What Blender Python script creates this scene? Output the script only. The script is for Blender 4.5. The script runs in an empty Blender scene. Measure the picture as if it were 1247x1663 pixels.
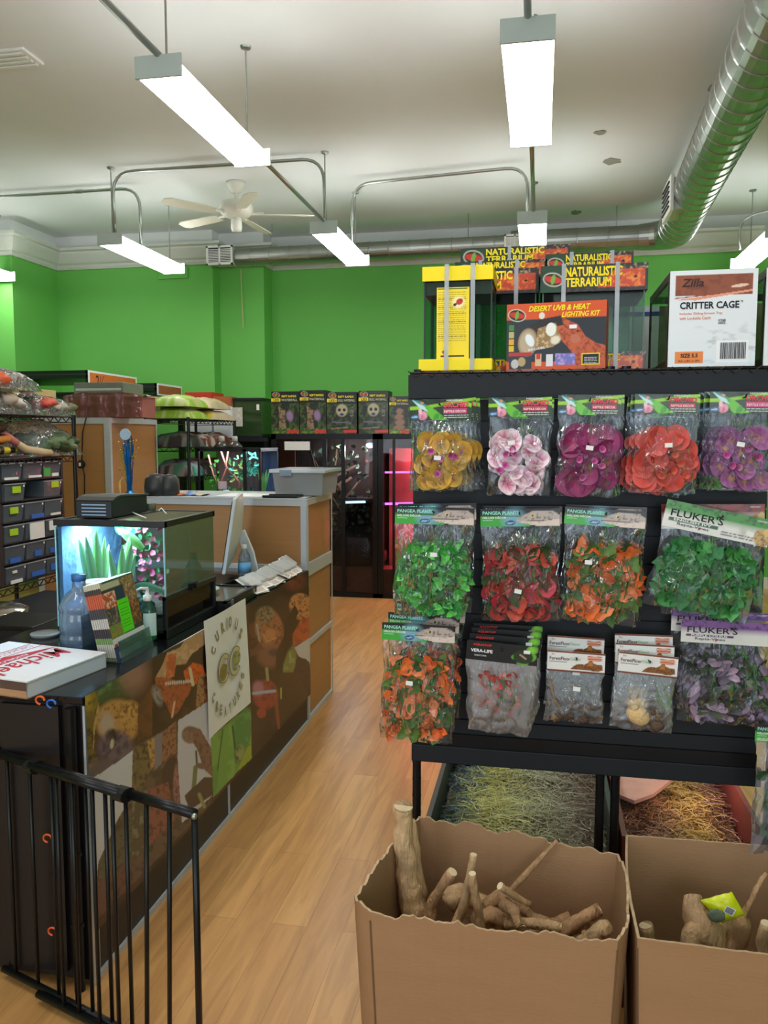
import bpy, math, random
import numpy as np
from mathutils import Vector, Matrix, Euler
S = bpy.context.scene
COL = S.collection
R = math.radians
PI = math.pi
# ------------------------------------------------------------------ camera
F = 1310.0; CX = 623.5; CY = 831.5; H = 1.65
TH = R(5.19); PS = R(10.93)
cd = bpy.data.cameras.new('camera'); cam = bpy.data.objects.new('camera', cd); COL.objects.link(cam)
cam.location = (0, 0, H); cam.rotation_euler = (PI/2 - TH, 0, PS)
cd.sensor_fit = 'VERTICAL'; cd.sensor_height = 36; cd.lens = F/1663*36; cd.clip_start = .05; cd.clip_end = 60
S.camera = cam
# ------------------------------------------------------------------ view, world, daylight from the shop window behind the camera
S.view_settings.view_transform = 'Standard'; S.view_settings.look = 'None'
S.view_settings.exposure = 0.25; S.view_settings.gamma = 1; S.view_settings.use_curve_mapping = False
try:
    S.cycles.transparent_max_bounces = 24; S.cycles.max_bounces = 8; S.cycles.caustics_reflective = False; S.cycles.caustics_refractive = False
except Exception: pass
W = bpy.data.worlds.new('world'); S.world = W; W.use_nodes = True
W.node_tree.nodes['Background'].inputs[0].default_value = (.8, .9, 1, 1)
W.node_tree.nodes['Background'].inputs[1].default_value = 0.5
LENS_POWER = 14.5
def area(name, loc, rot, sx, sy, e, col=(1, 1, 1)):
    l = bpy.data.lights.new(name, 'AREA'); l.shape = 'RECTANGLE'; l.size = sx; l.size_y = sy; l.energy = e; l.color = col
    o = bpy.data.objects.new(name, l); COL.objects.link(o); o.location = loc; o.rotation_euler = rot; return o
for wx in (-3.1, 1.1): area('window_daylight', (wx, -2.85, 1.9), (R(102), 0, 0), 2.0, 2.2, 62, (.84, .92, 1))
# ------------------------------------------------------------------ helpers
def ray(px, py):
    x = (px-CX)/F; y = -(py-CY)/F
    f = (-math.sin(PS)*math.cos(TH), math.cos(PS)*math.cos(TH), -math.sin(TH))
    r = (math.cos(PS), math.sin(PS), 0)
    u = (-math.sin(PS)*math.sin(TH), math.cos(PS)*math.sin(TH), math.cos(TH))
    return [f[i]+x*r[i]+y*u[i] for i in range(3)]
def P(px, py, X=None, Y=None, Z=None):          # a measured pixel of the photograph on a known plane of the room
    d = ray(px, py)
    t = Y/d[1] if Y is not None else (X/d[0] if X is not None else (Z-H)/d[2])
    return Vector((d[0]*t, d[1]*t, H+d[2]*t))
def lin(c):
    c = np.asarray(c, float)/255.
    return np.where(c <= .04045, c/12.92, ((c+.055)/1.055)**2.4)
def L4(c): return tuple(float(v) for v in lin(c)) + (1.0,)
MATS = {}
def mat(name, c=(200, 200, 200), rough=.5, metal=0, var=.08, scale=20, bump=0, bscale=60, coat=0, trans=0, ior=1.45, emit=None, es=0, stretch=None, alpha=1):
    if name in MATS: return MATS[name]
    m = bpy.data.materials.new(name); m.use_nodes = True; nt = m.node_tree; N = nt.nodes; b = N['Principled BSDF']
    tc = N.new('ShaderNodeTexCoord'); mp = N.new('ShaderNodeMapping'); nt.links.new(tc.outputs['Object'], mp.inputs[0])
    if stretch: mp.inputs['Scale'].default_value = stretch
    nz = N.new('ShaderNodeTexNoise'); nz.inputs['Scale'].default_value = scale; nz.inputs['Detail'].default_value = 4
    nt.links.new(mp.outputs[0], nz.inputs['Vector'])
    cr = N.new('ShaderNodeMix'); cr.data_type = 'RGBA'
    l = lin(c); a = np.clip(l*(1-var*1.6), 0, 1); d = np.clip(l*(1+var*1.6), 0, 1)
    cr.inputs[6].default_value = (*[float(v) for v in a], 1); cr.inputs[7].default_value = (*[float(v) for v in d], 1)
    nt.links.new(nz.outputs['Fac'], cr.inputs[0]); nt.links.new(cr.outputs[2], b.inputs['Base Color'])
    b.inputs['Roughness'].default_value = rough; b.inputs['Metallic'].default_value = metal
    b.inputs['Coat Weight'].default_value = coat; b.inputs['Transmission Weight'].default_value = trans; b.inputs['IOR'].default_value = ior
    b.inputs['Alpha'].default_value = alpha
    if emit: b.inputs['Emission Color'].default_value = L4(emit); b.inputs['Emission Strength'].default_value = es
    if bump:
        n2 = N.new('ShaderNodeTexNoise'); n2.inputs['Scale'].default_value = bscale; n2.inputs['Detail'].default_value = 3
        nt.links.new(mp.outputs[0], n2.inputs['Vector'])
        bp = N.new('ShaderNodeBump'); bp.inputs['Strength'].default_value = bump; bp.inputs['Distance'].default_value = .01
        nt.links.new(n2.outputs['Fac'], bp.inputs['Height']); nt.links.new(bp.outputs[0], b.inputs['Normal'])
    MATS[name] = m; return m
def colmat(name, rough=.5, coat=0, bump=0, bscale=80, trans=0):        # a printed or multi-coloured surface: colour comes from the Col attribute
    if name in MATS: return MATS[name]
    m = mat(name, (200, 200, 200), rough, bump=bump, bscale=bscale, coat=coat); nt = m.node_tree; b = nt.nodes['Principled BSDF']
    at = nt.nodes.new('ShaderNodeAttribute'); at.attribute_name = 'Col'
    nt.links.new(at.outputs['Color'], b.inputs['Base Color'])
    if trans:
        b.inputs['Subsurface Weight'].default_value = 0
    return m
def film(name, tint=(245, 248, 250), haze=.06, gloss=.35, bump=.6, bscale=25, rough=.06, hazecol=(225, 228, 235)):
    if name in MATS: return MATS[name]
    m = bpy.data.materials.new(name); m.use_nodes = True; nt = m.node_tree; N = nt.nodes; Lk = nt.links.new
    N.remove(N['Principled BSDF']); out = N['Material Output']
    tr = N.new('ShaderNodeBsdfTransparent'); tr.inputs[0].default_value = L4(tint)
    gl = N.new('ShaderNodeBsdfGlossy'); gl.inputs['Roughness'].default_value = rough
    df = N.new('ShaderNodeBsdfDiffuse'); df.inputs[0].default_value = L4(hazecol)
    tc = N.new('ShaderNodeTexCoord'); mp = N.new('ShaderNodeMapping'); mp.inputs['Scale'].default_value = (1.6, 1, .7)
    Lk(tc.outputs['Object'], mp.inputs[0])
    nz = N.new('ShaderNodeTexNoise'); nz.inputs['Scale'].default_value = bscale; nz.inputs['Detail'].default_value = 2; nz.inputs['Distortion'].default_value = 1.2; nz.noise_type = 'RIDGED_MULTIFRACTAL'
    Lk(mp.outputs[0], nz.inputs['Vector'])
    bp = N.new('ShaderNodeBump'); bp.inputs['Strength'].default_value = bump; bp.inputs['Distance'].default_value = .035; Lk(nz.outputs['Fac'], bp.inputs['Height'])
    if bump: Lk(bp.outputs[0], gl.inputs['Normal'])
    lw = N.new('ShaderNodeLayerWeight'); lw.inputs[0].default_value = .35
    if bump: Lk(bp.outputs[0], lw.inputs['Normal'])
    mth = N.new('ShaderNodeMath'); mth.operation = 'MULTIPLY_ADD'; Lk(lw.outputs['Fresnel'], mth.inputs[0]); mth.inputs[1].default_value = gloss*2.1; mth.inputs[2].default_value = 0; mth.use_clamp = True
    m1 = N.new('ShaderNodeMixShader'); m1.inputs[0].default_value = haze; Lk(tr.outputs[0], m1.inputs[1]); Lk(df.outputs[0], m1.inputs[2])
    m2 = N.new('ShaderNodeMixShader'); Lk(mth.outputs[0], m2.inputs[0]); Lk(m1.outputs[0], m2.inputs[1]); Lk(gl.outputs[0], m2.inputs[2])
    Lk(m2.outputs[0], out.inputs[0]); MATS[name] = m; return m
def emat(name, c, s):
    if name in MATS: return MATS[name]
    m = mat(name, c, .5, emit=c, es=s); return m

class MB:
    def __init__(s): s.v = []; s.f = []; s.m = []; s.c = []; s.has = False
    def add(s, vs, fs, m=0, c=None):
        o = len(s.v); s.v += [tuple(x) for x in vs]
        s.f += [tuple(i+o for i in f) for f in fs]; s.m += [m]*len(fs)
        if c is None: s.c += [(.5, .5, .5)]*len(vs)
        else:
            s.has = True
            if len(c) == 3 and not hasattr(c[0], '__len__'): s.c += [tuple(float(q) for q in c)]*len(vs)
            else: s.c += [tuple(float(q) for q in x) for x in c]
        return s
    def box(s, a, b, m=0, c=None, M=None):
        x0, y0, z0 = a; x1, y1, z1 = b
        vs = [Vector(q) for q in ((x0,y0,z0),(x1,y0,z0),(x1,y1,z0),(x0,y1,z0),(x0,y0,z1),(x1,y0,z1),(x1,y1,z1),(x0,y1,z1))]
        if M is not None: vs = [M @ q for q in vs]
        return s.add(vs, [(0,3,2,1),(4,5,6,7),(0,1,5,4),(1,2,6,5),(2,3,7,6),(3,0,4,7)], m, c)
    def cb(s, c, sz, m=0, col=None, M=None):
        return s.box([c[i]-sz[i]/2 for i in range(3)], [c[i]+sz[i]/2 for i in range(3)], m, col, M)
    def tube(s, pts, r, n=8, m=0, c=None, caps=True, sq=1):
        pts = [Vector(p) for p in pts]; rr = r if hasattr(r, '__len__') else [r]*len(pts)
        up = None; vs = []; fs = []
        for i, p in enumerate(pts):
            t = (pts[min(i+1, len(pts)-1)]-pts[max(i-1, 0)])
            if t.length < 1e-9: t = Vector((0, 0, 1))
            t.normalize()
            if up is None:
                up = Vector((0, 0, 1)) if abs(t.z) < .9 else Vector((1, 0, 0))
            a = t.cross(up)
            if a.length < 1e-6: a = t.orthogonal()
            a.normalize(); b = a.cross(t).normalized(); up = b
            for k in range(n):
                w = 2*PI*k/n + (PI/4 if n == 4 else 0); vs.append(p + (a*math.cos(w)+b*math.sin(w)*sq)*rr[i])
        for i in range(len(pts)-1):
            for k in range(n):
                k2 = (k+1) % n; fs.append((i*n+k, i*n+k2, (i+1)*n+k2, (i+1)*n+k))
        if caps: fs.append(tuple(range(n-1, -1, -1))); fs.append(tuple((len(pts)-1)*n+k for k in range(n)))
        return s.add(vs, fs, m, c)
    def lathe(s, prof, o=(0,0,0), n=20, m=0, c=None, sx=1, sy=1, M=None):
        vs = []; fs = []; o = Vector(o)
        for r, z in prof:
            for k in range(n):
                w = 2*PI*k/n; q = Vector((r*math.cos(w)*sx, r*math.sin(w)*sy, z)); q = (M @ q) if M is not None else q; vs.append(q+o)
        for i in range(len(prof)-1):
            for k in range(n):
                k2 = (k+1) % n; fs.append((i*n+k, i*n+k2, (i+1)*n+k2, (i+1)*n+k))
        if prof[0][0] > 1e-4: fs.append(tuple(range(n-1, -1, -1)))
        if prof[-1][0] > 1e-4: fs.append(tuple((len(prof)-1)*n+k for k in range(n)))
        return s.add(vs, fs, m, c)
    def ell(s, c0, rad, n=12, k=8, m=0, c=None, M=None, nz=0, seed=0):
        rnd = random.Random(seed); vs = []; fs = []; c0 = Vector(c0)
        ph = [rnd.uniform(0, 6) for _ in range(6)]
        for i in range(k+1):
            a = PI*i/k
            for j in range(n):
                w = 2*PI*j/n; d = 1+nz*(math.sin(3*w+ph[0]+a*2)+math.sin(5*w+ph[1]-a*3)+math.sin(4*a+ph[2]+2*w))*.5
                q = Vector((rad[0]*math.sin(a)*math.cos(w)*d, rad[1]*math.sin(a)*math.sin(w)*d, -rad[2]*math.cos(a)*d))
                q = M @ q if M is not None else q; vs.append(q+c0)
        for i in range(k):
            for j in range(n):
                j2 = (j+1) % n; fs.append((i*n+j, i*n+j2, (i+1)*n+j2, (i+1)*n+j))
        return s.add(vs, fs, m, c)
    def surf(s, fn, nu, nv, m=0, cf=None, wrap=False):
        vs = []; cs = []; fs = []
        for j in range(nv+1):
            for i in range(nu+1):
                u, v = i/nu, j/nv; vs.append(fn(u, v))
                if cf: cs.append(cf(u, v))
        for j in range(nv):
            for i in range(nu):
                a = j*(nu+1)+i; fs.append((a, a+1, a+nu+2, a+nu+1))
        return s.add(vs, fs, m, cs if cf else None)
    def prism(s, poly, ext, m=0, c=None):            # poly: 3D points, ext: extrusion vector
        n = len(poly); e = Vector(ext); vs = [Vector(p) for p in poly]+[Vector(p)+e for p in poly]
        fs = [tuple(range(n-1, -1, -1)), tuple(range(n, 2*n))]+[(i, (i+1) % n, n+(i+1) % n, n+i) for i in range(n)]
        return s.add(vs, fs, m, c)
    def build(s, name, ms, parent=None, smooth=False, shift=True, bevel=0, sub=0, recalc=True, kind=None, solid=0):
        me = bpy.data.meshes.new(name); off = Vector((0, 0, 0))
        if parent is not None and shift:
            q = parent
            while q is not None: off += q.location; q = q.parent
        me.from_pydata([tuple(Vector(v)-off) for v in s.v], [], s.f)
        if s.has:
            ca = me.color_attributes.new('Col', 'FLOAT_COLOR', 'POINT')
            a = np.ones((len(s.v), 4), np.float32); a[:, :3] = np.asarray(s.c, np.float32); ca.data.foreach_set('color', a.ravel())
        ms = ms if isinstance(ms, (list, tuple)) else [ms]
        for x in ms: me.materials.append(x)
        me.polygons.foreach_set('material_index', s.m)
        if smooth: me.polygons.foreach_set('use_smooth', [True]*len(s.f))
        me.update()
        if recalc:
            import bmesh
            bm = bmesh.new(); bm.from_mesh(me); bmesh.ops.recalc_face_normals(bm, faces=bm.faces); bm.to_mesh(me); bm.free()
        o = bpy.data.objects.new(name, me); COL.objects.link(o); o.parent = parent
        if bevel:
            b = o.modifiers.new('bevel', 'BEVEL'); b.width = bevel; b.segments = 2; b.limit_method = 'ANGLE'
        if solid:
            b = o.modifiers.new('solid', 'SOLIDIFY'); b.thickness = solid
        if sub:
            b = o.modifiers.new('sub', 'SUBSURF'); b.levels = sub; b.render_levels = sub
        if kind: o['kind'] = kind
        return o
def tag(o, label, cat, group=None, kind=None):
    o['label'] = label; o['category'] = cat
    if group: o['group'] = group
    if kind: o['kind'] = kind
    return o
def thing(name, label, cat, loc=(0, 0, 0), rz=0, group=None):
    o = bpy.data.objects.new(name, None); COL.objects.link(o); o.location = loc; o.rotation_euler = (0, 0, rz); o.empty_display_size = .05
    return tag(o, label, cat, group)
def dup(o, label=None, loc=None, rot=None, group=None, parent=None):
    c = o.copy(); COL.objects.link(c); c.parent = parent
    for ch in [x for x in ALLCH(o)]: dup(ch, parent=c)
    if label: c['label'] = label
    if loc is not None: c.location = loc
    if rot is not None: c.rotation_euler = rot
    if group: c['group'] = group
    return c
def ALLCH(o): return [x for x in COL.objects if x.parent == o]
def struct(o): o['kind'] = 'structure'; return o
# text as mesh, fitted to a rectangle; local x right, z up, facing -y; M maps into place
def text(body, w, h, m, parent, M=None, off=.012, shear=0, name='lettering', keep=False, ext=.0004, c=None, label=None):
    cu = bpy.data.curves.new('t', 'FONT'); cu.body = body; cu.size = 1; cu.offset = off; cu.shear = shear; cu.align_x = 'LEFT'; cu.resolution_u = 2
    cu.extrude = 0
    to = bpy.data.objects.new('t', cu); COL.objects.link(to); dg = bpy.context.evaluated_depsgraph_get(); dg.update()
    me = bpy.data.meshes.new_from_object(to.evaluated_get(dg)); bpy.data.objects.remove(to); bpy.data.curves.remove(cu)
    n = len(me.vertices); a = np.zeros(n*3); me.vertices.foreach_get('co', a); a = a.reshape(-1, 3)
    mn = a.min(0); mx = a.max(0); sx = w/(mx[0]-mn[0]); sy = h/(mx[1]-mn[1])
    if keep: sx = sy = min(sx, sy)
    b = np.zeros_like(a); b[:, 0] = (a[:, 0]-mn[0])*sx; b[:, 2] = (a[:, 1]-mn[1])*sy
    Mx = M if M is not None else Matrix()
    for i in range(n): me.vertices[i].co = Mx @ Vector(b[i])
    me.materials.append(m); me.name = name; me.update()
    o = bpy.data.objects.new(name, me); COL.objects.link(o); o.parent = parent
    if label: o['label'] = label
    return o
def frame(o, ex, ez):                              # matrix with local x=ex, z=ez, y=into the surface
    ex = Vector(ex).normalized(); ez = Vector(ez).normalized(); ey = ez.cross(ex)
    M = Matrix((ex, ey, ez)).transposed().to_4x4(); M.translation = Vector(o); return M
# ---- value noise and a small painter for printed artwork (the colours of the print itself)
def _h(x, y, s):
    n = (x.astype(np.int64)*374761393 + y.astype(np.int64)*668265263 + s*974711) & 0x7fffffff
    n = ((n ^ (n >> 13))*1274126177) & 0x7fffffff
    return ((n ^ (n >> 16)) & 0xffff)/65535.
def vn(x, y, s=0):
    x0 = np.floor(x); y0 = np.floor(y); fx = x-x0; fy = y-y0; fx = fx*fx*(3-2*fx); fy = fy*fy*(3-2*fy)
    a = _h(x0, y0, s); b = _h(x0+1, y0, s); c = _h(x0, y0+1, s); d = _h(x0+1, y0+1, s)
    return (a*(1-fx)+b*fx)*(1-fy)+(c*(1-fx)+d*fx)*fy
def fbm(x, y, s=0): return (vn(x, y, s)*.5+vn(x*2.1, y*2.1, s+1)*.3+vn(x*4.3, y*4.3, s+2)*.2)
class Cv:
    def __init__(s, X, Y, bg): s.X = X; s.Y = Y; s.C = np.zeros(X.shape+(3,)); s.C[:] = lin(bg)
    def blend(s, a, col):
        c = lin(col) if not isinstance(col, np.ndarray) or col.ndim == 1 else col
        s.C = s.C*(1-a[..., None])+c*a[..., None]; return s
    def pm(s, pts):
        ins = np.zeros(s.X.shape, bool); n = len(pts)
        for i in range(n):
            x0, y0 = pts[i]; x1, y1 = pts[(i+1) % n]
            if y0 == y1: continue
            c = ((y0 > s.Y) != (y1 > s.Y)) & (s.X < (x1-x0)*(s.Y-y0)/(y1-y0)+x0); ins ^= c
        return ins.astype(float)
    def em(s, cx, cy, rx, ry, rot=0, soft=.12):
        a = R(rot); dx = s.X-cx; dy = s.Y-cy; u = (dx*math.cos(a)+dy*math.sin(a))/rx; v = (-dx*math.sin(a)+dy*math.cos(a))/ry
        d = np.sqrt(u*u+v*v); return np.clip((1-d)/soft+.5, 0, 1)
    def mot(s, mask, f, th, col, sd=0, fy=None, k=6, amt=1):
        n = fbm(s.X*f, s.Y*(fy or f), sd); return s.blend(mask*np.clip((n-th)*k, 0, 1)*amt, col)
    def poly(s, pts, col, tex=None):
        m = s.pm(pts); s.blend(m, col)
        if tex: s.mot(m, *tex)
        return m
    def ell(s, cx, cy, rx, ry, col, rot=0, soft=.12, tex=None):
        m = s.em(cx, cy, rx, ry, rot, soft); s.blend(m, col)
        if tex: s.mot(m, *tex)
        return m
    def line(s, p, q, w, col):
        dx, dy = q[0]-p[0], q[1]-p[1]; l2 = dx*dx+dy*dy+1e-9; t = np.clip(((s.X-p[0])*dx+(s.Y-p[1])*dy)/l2, 0, 1)
        d = np.hypot(s.X-p[0]-t*dx, s.Y-p[1]-t*dy); return s.blend(np.clip((w-d)/(w*.4)+.5, 0, 1), col)
    def rect(s, x0, y0, x1, y1, col, tex=None):
        m = ((s.X >= x0) & (s.X <= x1) & (s.Y >= y0) & (s.Y <= y1)).astype(float); s.blend(m, col)
        if tex: s.mot(m, *tex)
        return m
def uvcv(w, h, nx, bg):                            # canvas in metres: x right, y up, origin bottom left
    ny = max(2, int(nx*h/w)); X, Y = np.meshgrid(np.linspace(0, w, nx), np.linspace(0, h, ny)); return Cv(X, Y, bg)
def sheet(mb, cv, fn, m=0):                        # grid mesh from a canvas; fn(x,y)->3D for canvas coordinates
    ny, nx = cv.X.shape; vs = [fn(float(cv.X[j, i]), float(cv.Y[j, i])) for j in range(ny) for i in range(nx)]
    fs = [(j*nx+i, j*nx+i+1, (j+1)*nx+i+1, (j+1)*nx+i) for j in range(ny-1) for i in range(nx-1)]
    return mb.add(vs, fs, m, cv.C.reshape(-1, 3))
def panel(name, cv, M, mt, parent, smooth=True, shift=True):
    mb = MB(); sheet(mb, cv, lambda x, y: M @ Vector((x, 0, y))); return mb.build(name, mt, parent, smooth=smooth, recalc=False, shift=shift)
# ================================================================== materials
black = mat('black_satin', (19, 20, 22), .42, var=.2)
blackm = mat('black_metal', (22, 22, 24), .35, .3, var=.2)
blackg = mat('black_gloss', (18, 18, 20), .16, var=.2)
slatm = mat('black_slatboard', (15, 19, 25), .62, var=.1)
alu = mat('brushed_aluminium', (188, 192, 196), .42, .15, var=.06, scale=8, stretch=(1, 1, 30))
steel = mat('galvanised_steel', (168, 172, 168), .3, .9, var=.15, scale=6)
white = mat('white_plastic', (232, 232, 228), .4, var=.03)
paper = mat('white_paper', (236, 236, 232), .7, var=.03)
prt = colmat('print', .45)
prtg = colmat('gloss_print', .34, coat=.08)
leafm = colmat('leaf_colour', .5)
wht_txt = mat('white_ink', (240, 240, 240), .6, var=.01)
blk_txt = mat('black_ink', (20, 22, 30), .6, var=.01)
yel_txt = mat('yellow_ink', (245, 222, 20), .6, var=.03)
red_txt = mat('red_ink', (190, 35, 50), .6, var=.03)
pink_txt = mat('pink_ink', (235, 95, 110), .6, var=.03)
org_txt = mat('orange_ink', (222, 110, 60), .6, var=.03)
cyan_txt = mat('pale_green_ink', (150, 225, 200), .6, var=.03)
blu_txt = mat('blue_ink', (40, 70, 130), .6, var=.03)
filmm = film('clear_film', haze=.02, gloss=.26, bump=.7, bscale=14, rough=.06)
filmc = film('crisp_film', haze=.02, gloss=.32, bump=.9, bscale=18, rough=.05)
glassm = film('clear_glass', (240, 248, 245), haze=.0, gloss=.10, bump=0, rough=.02)
glassg = film('green_edge_glass', (224, 240, 230), haze=.0, gloss=.10, bump=0, rough=.03, hazecol=(120, 160, 140))
frost = film('frosted_plastic', (215, 222, 226), haze=.32, gloss=.2, bump=.1, rough=.15, hazecol=(224, 228, 228))
bluep = film('blue_bottle_plastic', (205, 225, 243), haze=.28, gloss=.4, bump=.1, bscale=8, rough=.05, hazecol=(176, 204, 230))
# ================================================================== structure
CE = 4.05
def floor_mat():
    m = bpy.data.materials.new('oak_laminate'); m.use_nodes = True; nt = m.node_tree; N = nt.nodes; Lk = nt.links.new; b = N['Principled BSDF']
    tc = N.new('ShaderNodeTexCoord'); mp = N.new('ShaderNodeMapping'); mp.inputs['Rotation'].default_value = (0, 0, R(90)); Lk(tc.outputs['Object'], mp.inputs[0])
    br = N.new('ShaderNodeTexBrick'); br.offset = .37; br.inputs['Scale'].default_value = 1; br.inputs['Brick Width'].default_value = 1.25; br.inputs['Row Height'].default_value = .125
    br.inputs['Mortar Size'].default_value = .0012; br.inputs['Color1'].default_value = L4((216, 166, 104)); br.inputs['Color2'].default_value = L4((196, 144, 86)); br.inputs['Mortar'].default_value = L4((176, 126, 76))
    Lk(mp.outputs[0], br.inputs['Vector'])
    m2 = N.new('ShaderNodeMapping'); m2.inputs['Scale'].default_value = (9, .9, 1); Lk(tc.outputs['Object'], m2.inputs[0])
    nz = N.new('ShaderNodeTexNoise'); nz.inputs['Scale'].default_value = 2.2; nz.inputs['Detail'].default_value = 6; nz.inputs['Distortion'].default_value = 1.2; Lk(m2.outputs[0], nz.inputs['Vector'])
    rp = N.new('ShaderNodeValToRGB'); rp.color_ramp.elements[0].position = .35; rp.color_ramp.elements[0].color = (.74, .68, .60, 1); rp.color_ramp.elements[1].position = .62; rp.color_ramp.elements[1].color = (1.06, 1.04, 1.0, 1)
    Lk(nz.outputs['Fac'], rp.inputs[0])
    mx = N.new('ShaderNodeMix'); mx.data_type = 'RGBA'; mx.blend_type = 'MULTIPLY'; mx.inputs[0].default_value = .75
    Lk(br.outputs['Color'], mx.inputs[6]); Lk(rp.outputs[0], mx.inputs[7]); Lk(mx.outputs[2], b.inputs['Base Color'])
    b.inputs['Roughness'].default_value = .33; return m
struct(MB().box((-8, -3, -.05), (4.2, 9.6, 0)).build('floor', floor_mat()))
ceilm = mat('ceiling_paint', (228, 231, 232), .8, var=.035, scale=1.2, bump=.05, bscale=3)
struct(MB().box((-8, -3, CE), (4.2, 9.6, CE+.05)).build('ceiling', ceilm))
green = mat('green_paint', (106, 186, 84), .7, var=.03, scale=1.5)
frieze = mat('frieze_paint', (224, 228, 226), .75, var=.03, scale=2)
GZ = 3.67
def wall(name, a, b):
    mb = MB(); mb.box(a, (b[0], b[1], GZ), 0); mb.box((a[0], a[1], GZ), b, 1); return struct(mb.build(name, [green, frieze]))
xA = -5.75; xB = P(345, 431, Y=9.0).x; xC = P(428, 431, Y=9.2).x
mb = MB()
for x0, x1, y in ((xA-.1, xB, 9.0), (xB, xC, 9.2), (xC, 4.2, 9.49)):
    mb.box((x0, y, 0), (x1, 9.7, GZ), 0); mb.box((x0, y, GZ), (x1, 9.7, CE), 1)
struct(mb.build('wall_back', [green, frieze]))
mb = MB()
for a, b in (((-8, 8.15), (xA, 9.7)), ((-8, -3), (-7.6, 8.15))):
    mb.box((a[0], a[1], 0), (b[0], b[1], GZ), 0); mb.box((a[0], a[1], GZ), (b[0], b[1], CE), 1)
struct(mb.build('wall_left', [green, frieze]))
wall('wall_right', (4.0, -3, 0), (4.2, 9.6, CE))
mb = MB()                                            # shop front with its window opening
for a, b in (((-8, -3.1, 0), (4.2, -3, .5)), ((-8, -3.1, 3.3), (4.2, -3, CE)), ((-8, -3.1, .5), (-4.6, -3, 3.3)), ((2.6, -3.1, .5), (4.2, -3, 3.3))): mb.box(a, b)
struct(mb.build('wall_front', frieze))
def crown(name, path):                               # stepped moulding along the head of the green wall; path = (x,y) points, room on the right-hand side
    prof = [(0, 0), (.02, 0), (.035, .03), (.035, .05), (.06, .07), (.10, .14), (.115, .17), (.115, .19), (.15, .20), (.15, .23), (0, .23)]
    mb = MB(); n = len(path)
    nor = []
    for i in range(n-1):
        d = Vector((path[i+1][0]-path[i][0], path[i+1][1]-path[i][1])).normalized(); nor.append(Vector((d.y, -d.x)))
    vs = []
    for i, p in enumerate(path):
        q = nor[0] if i == 0 else (nor[-1] if i == n-1 else nor[i-1]+nor[i])
        if 0 < i < n-1 and q.length > 0: q = q/(1+nor[i-1].dot(nor[i]))
        for a, z in prof: vs.append((p[0]+q.x*a, p[1]+q.y*a, GZ-.01+z))
    k = len(prof); fs = [(i*k+j, (i+1)*k+j, (i+1)*k+(j+1) % k, i*k+(j+1) % k) for i in range(n-1) for j in range(k)]
    mb.add(vs, fs); return struct(mb.build(name, mat('moulding_paint', (206, 208, 200), .6, var=.03)))
crown('trim_1', [(-7.6, 8.15), (xA, 8.15), (xA, 9.0), (xB, 9.0), (xB, 9.2), (xC, 9.2), (xC, 9.49), (4.0, 9.49)])
# baseboard of the back wall
struct(MB().box((xC, 9.45, 0), (4.0, 9.49, .12)).build('baseboard_back', white))
# a small cover plate high on the back wall
a = P(258, 437, Y=9.0); b = P(306, 452, Y=9.0)
tag(MB().box((a.x, 8.975, b.z), (b.x, 9.0, a.z)).build('wall_cover_plate', green, bevel=.004), 'long flat green painted plate high on the back wall beside the crown moulding', 'cover plate')
# peeling spots on the ceiling
def spot(px, py, w, h):
    p = P(px, py, Z=CE-.002); rnd = random.Random(px); vs = [p+Vector((math.cos(k*PI/5)*w*rnd.uniform(.5, 1.1), math.sin(k*PI/5)*h*rnd.uniform(.5, 1.1), -.004)) for k in range(10)]
    return vs
mb = MB()
for q in ((995, 262, .09, .10), (935, 345, .06, .10), (975, 215, .05, .05), (1160, 145, .05, .12)): mb.prism(spot(*q), (0, 0, .006))
struct(mb.build('trim_2', mat('flaked_paint', (150, 148, 138), .9)))
# ceiling register upper left
c = P(18, 92, Z=CE); t = thing('ceiling_vent', 'white louvred vent set in the ceiling at the upper left', 'vent', (c.x, c.y, CE))
MB().box((c.x-.32, c.y-.11, CE-.02), (c.x+.16, c.y+.11, CE)).build('frame', white, t, bevel=.006)
mb = MB()
for k in range(4): mb.cb((c.x-.08, c.y-.075+k*.05, CE-.027), (.42, .025, .01), M=None)
mb.build('louvre', white, t)
# ================================================================== pendant lamps
diff = emat('lit_diffuser', (255, 255, 252), LENS_POWER)
capm = mat('lamp_end_cap', (190, 202, 198), .5, var=.02)
def lamp(x, y, label, L=1.3, z=3.37, rods=(0.06, 1.2)):
    t = thing('pendant_lamp', label, 'ceiling lamp', (x, y, z), group='white wraparound lamps hung in rows')
    w = .115; prof = [(-w+.028, .082), (-w, .018), (-w+.012, 0), (w-.012, 0), (w, .018), (w-.028, .082)]
    mb = MB(); mb.prism([(a, .012, q) for a, q in prof], (0, L-.024, 0)); mb.build('diffuser', diff, t, shift=False)
    MB().box((-w+.04, .01, .0825), (w-.04, L-.01, .098)).build('housing', capm, t, shift=False, bevel=.003)
    for yy in (0, L-.012): MB().box((-w-.004, yy, -.003), (w+.004, yy+.012, .1)).build('end_cap', capm, t, shift=False)
    for k in rods:
        mb = MB(); mb.tube([(0, k, .09), (0, k, CE-z)], .006, 8); mb.lathe([(.0, CE-z-.02), (.03, CE-z-.012), (.035, CE-z)], (0, k, 0), 14)
        mb.build('hanging_rod', steel, t, shift=False)
    return t
XL = (-5.72, -3.79, -1.82, -.085, 1.98)
lamp(XL[2], 3.74, 'lit white lamp nearest the camera on the left, hung diagonally across the upper left', rods=(.10, 1.2))
lamp(XL[3], 3.72, 'lit white lamp at the top, right of centre, seen almost end on')
lamp(XL[2], 6.74, 'lit white lamp in front of the long horizontal duct, right of the ceiling fan')
lamp(XL[3]-.01, 6.76, 'short looking lit lamp just above the stacked terrarium boxes')
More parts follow.
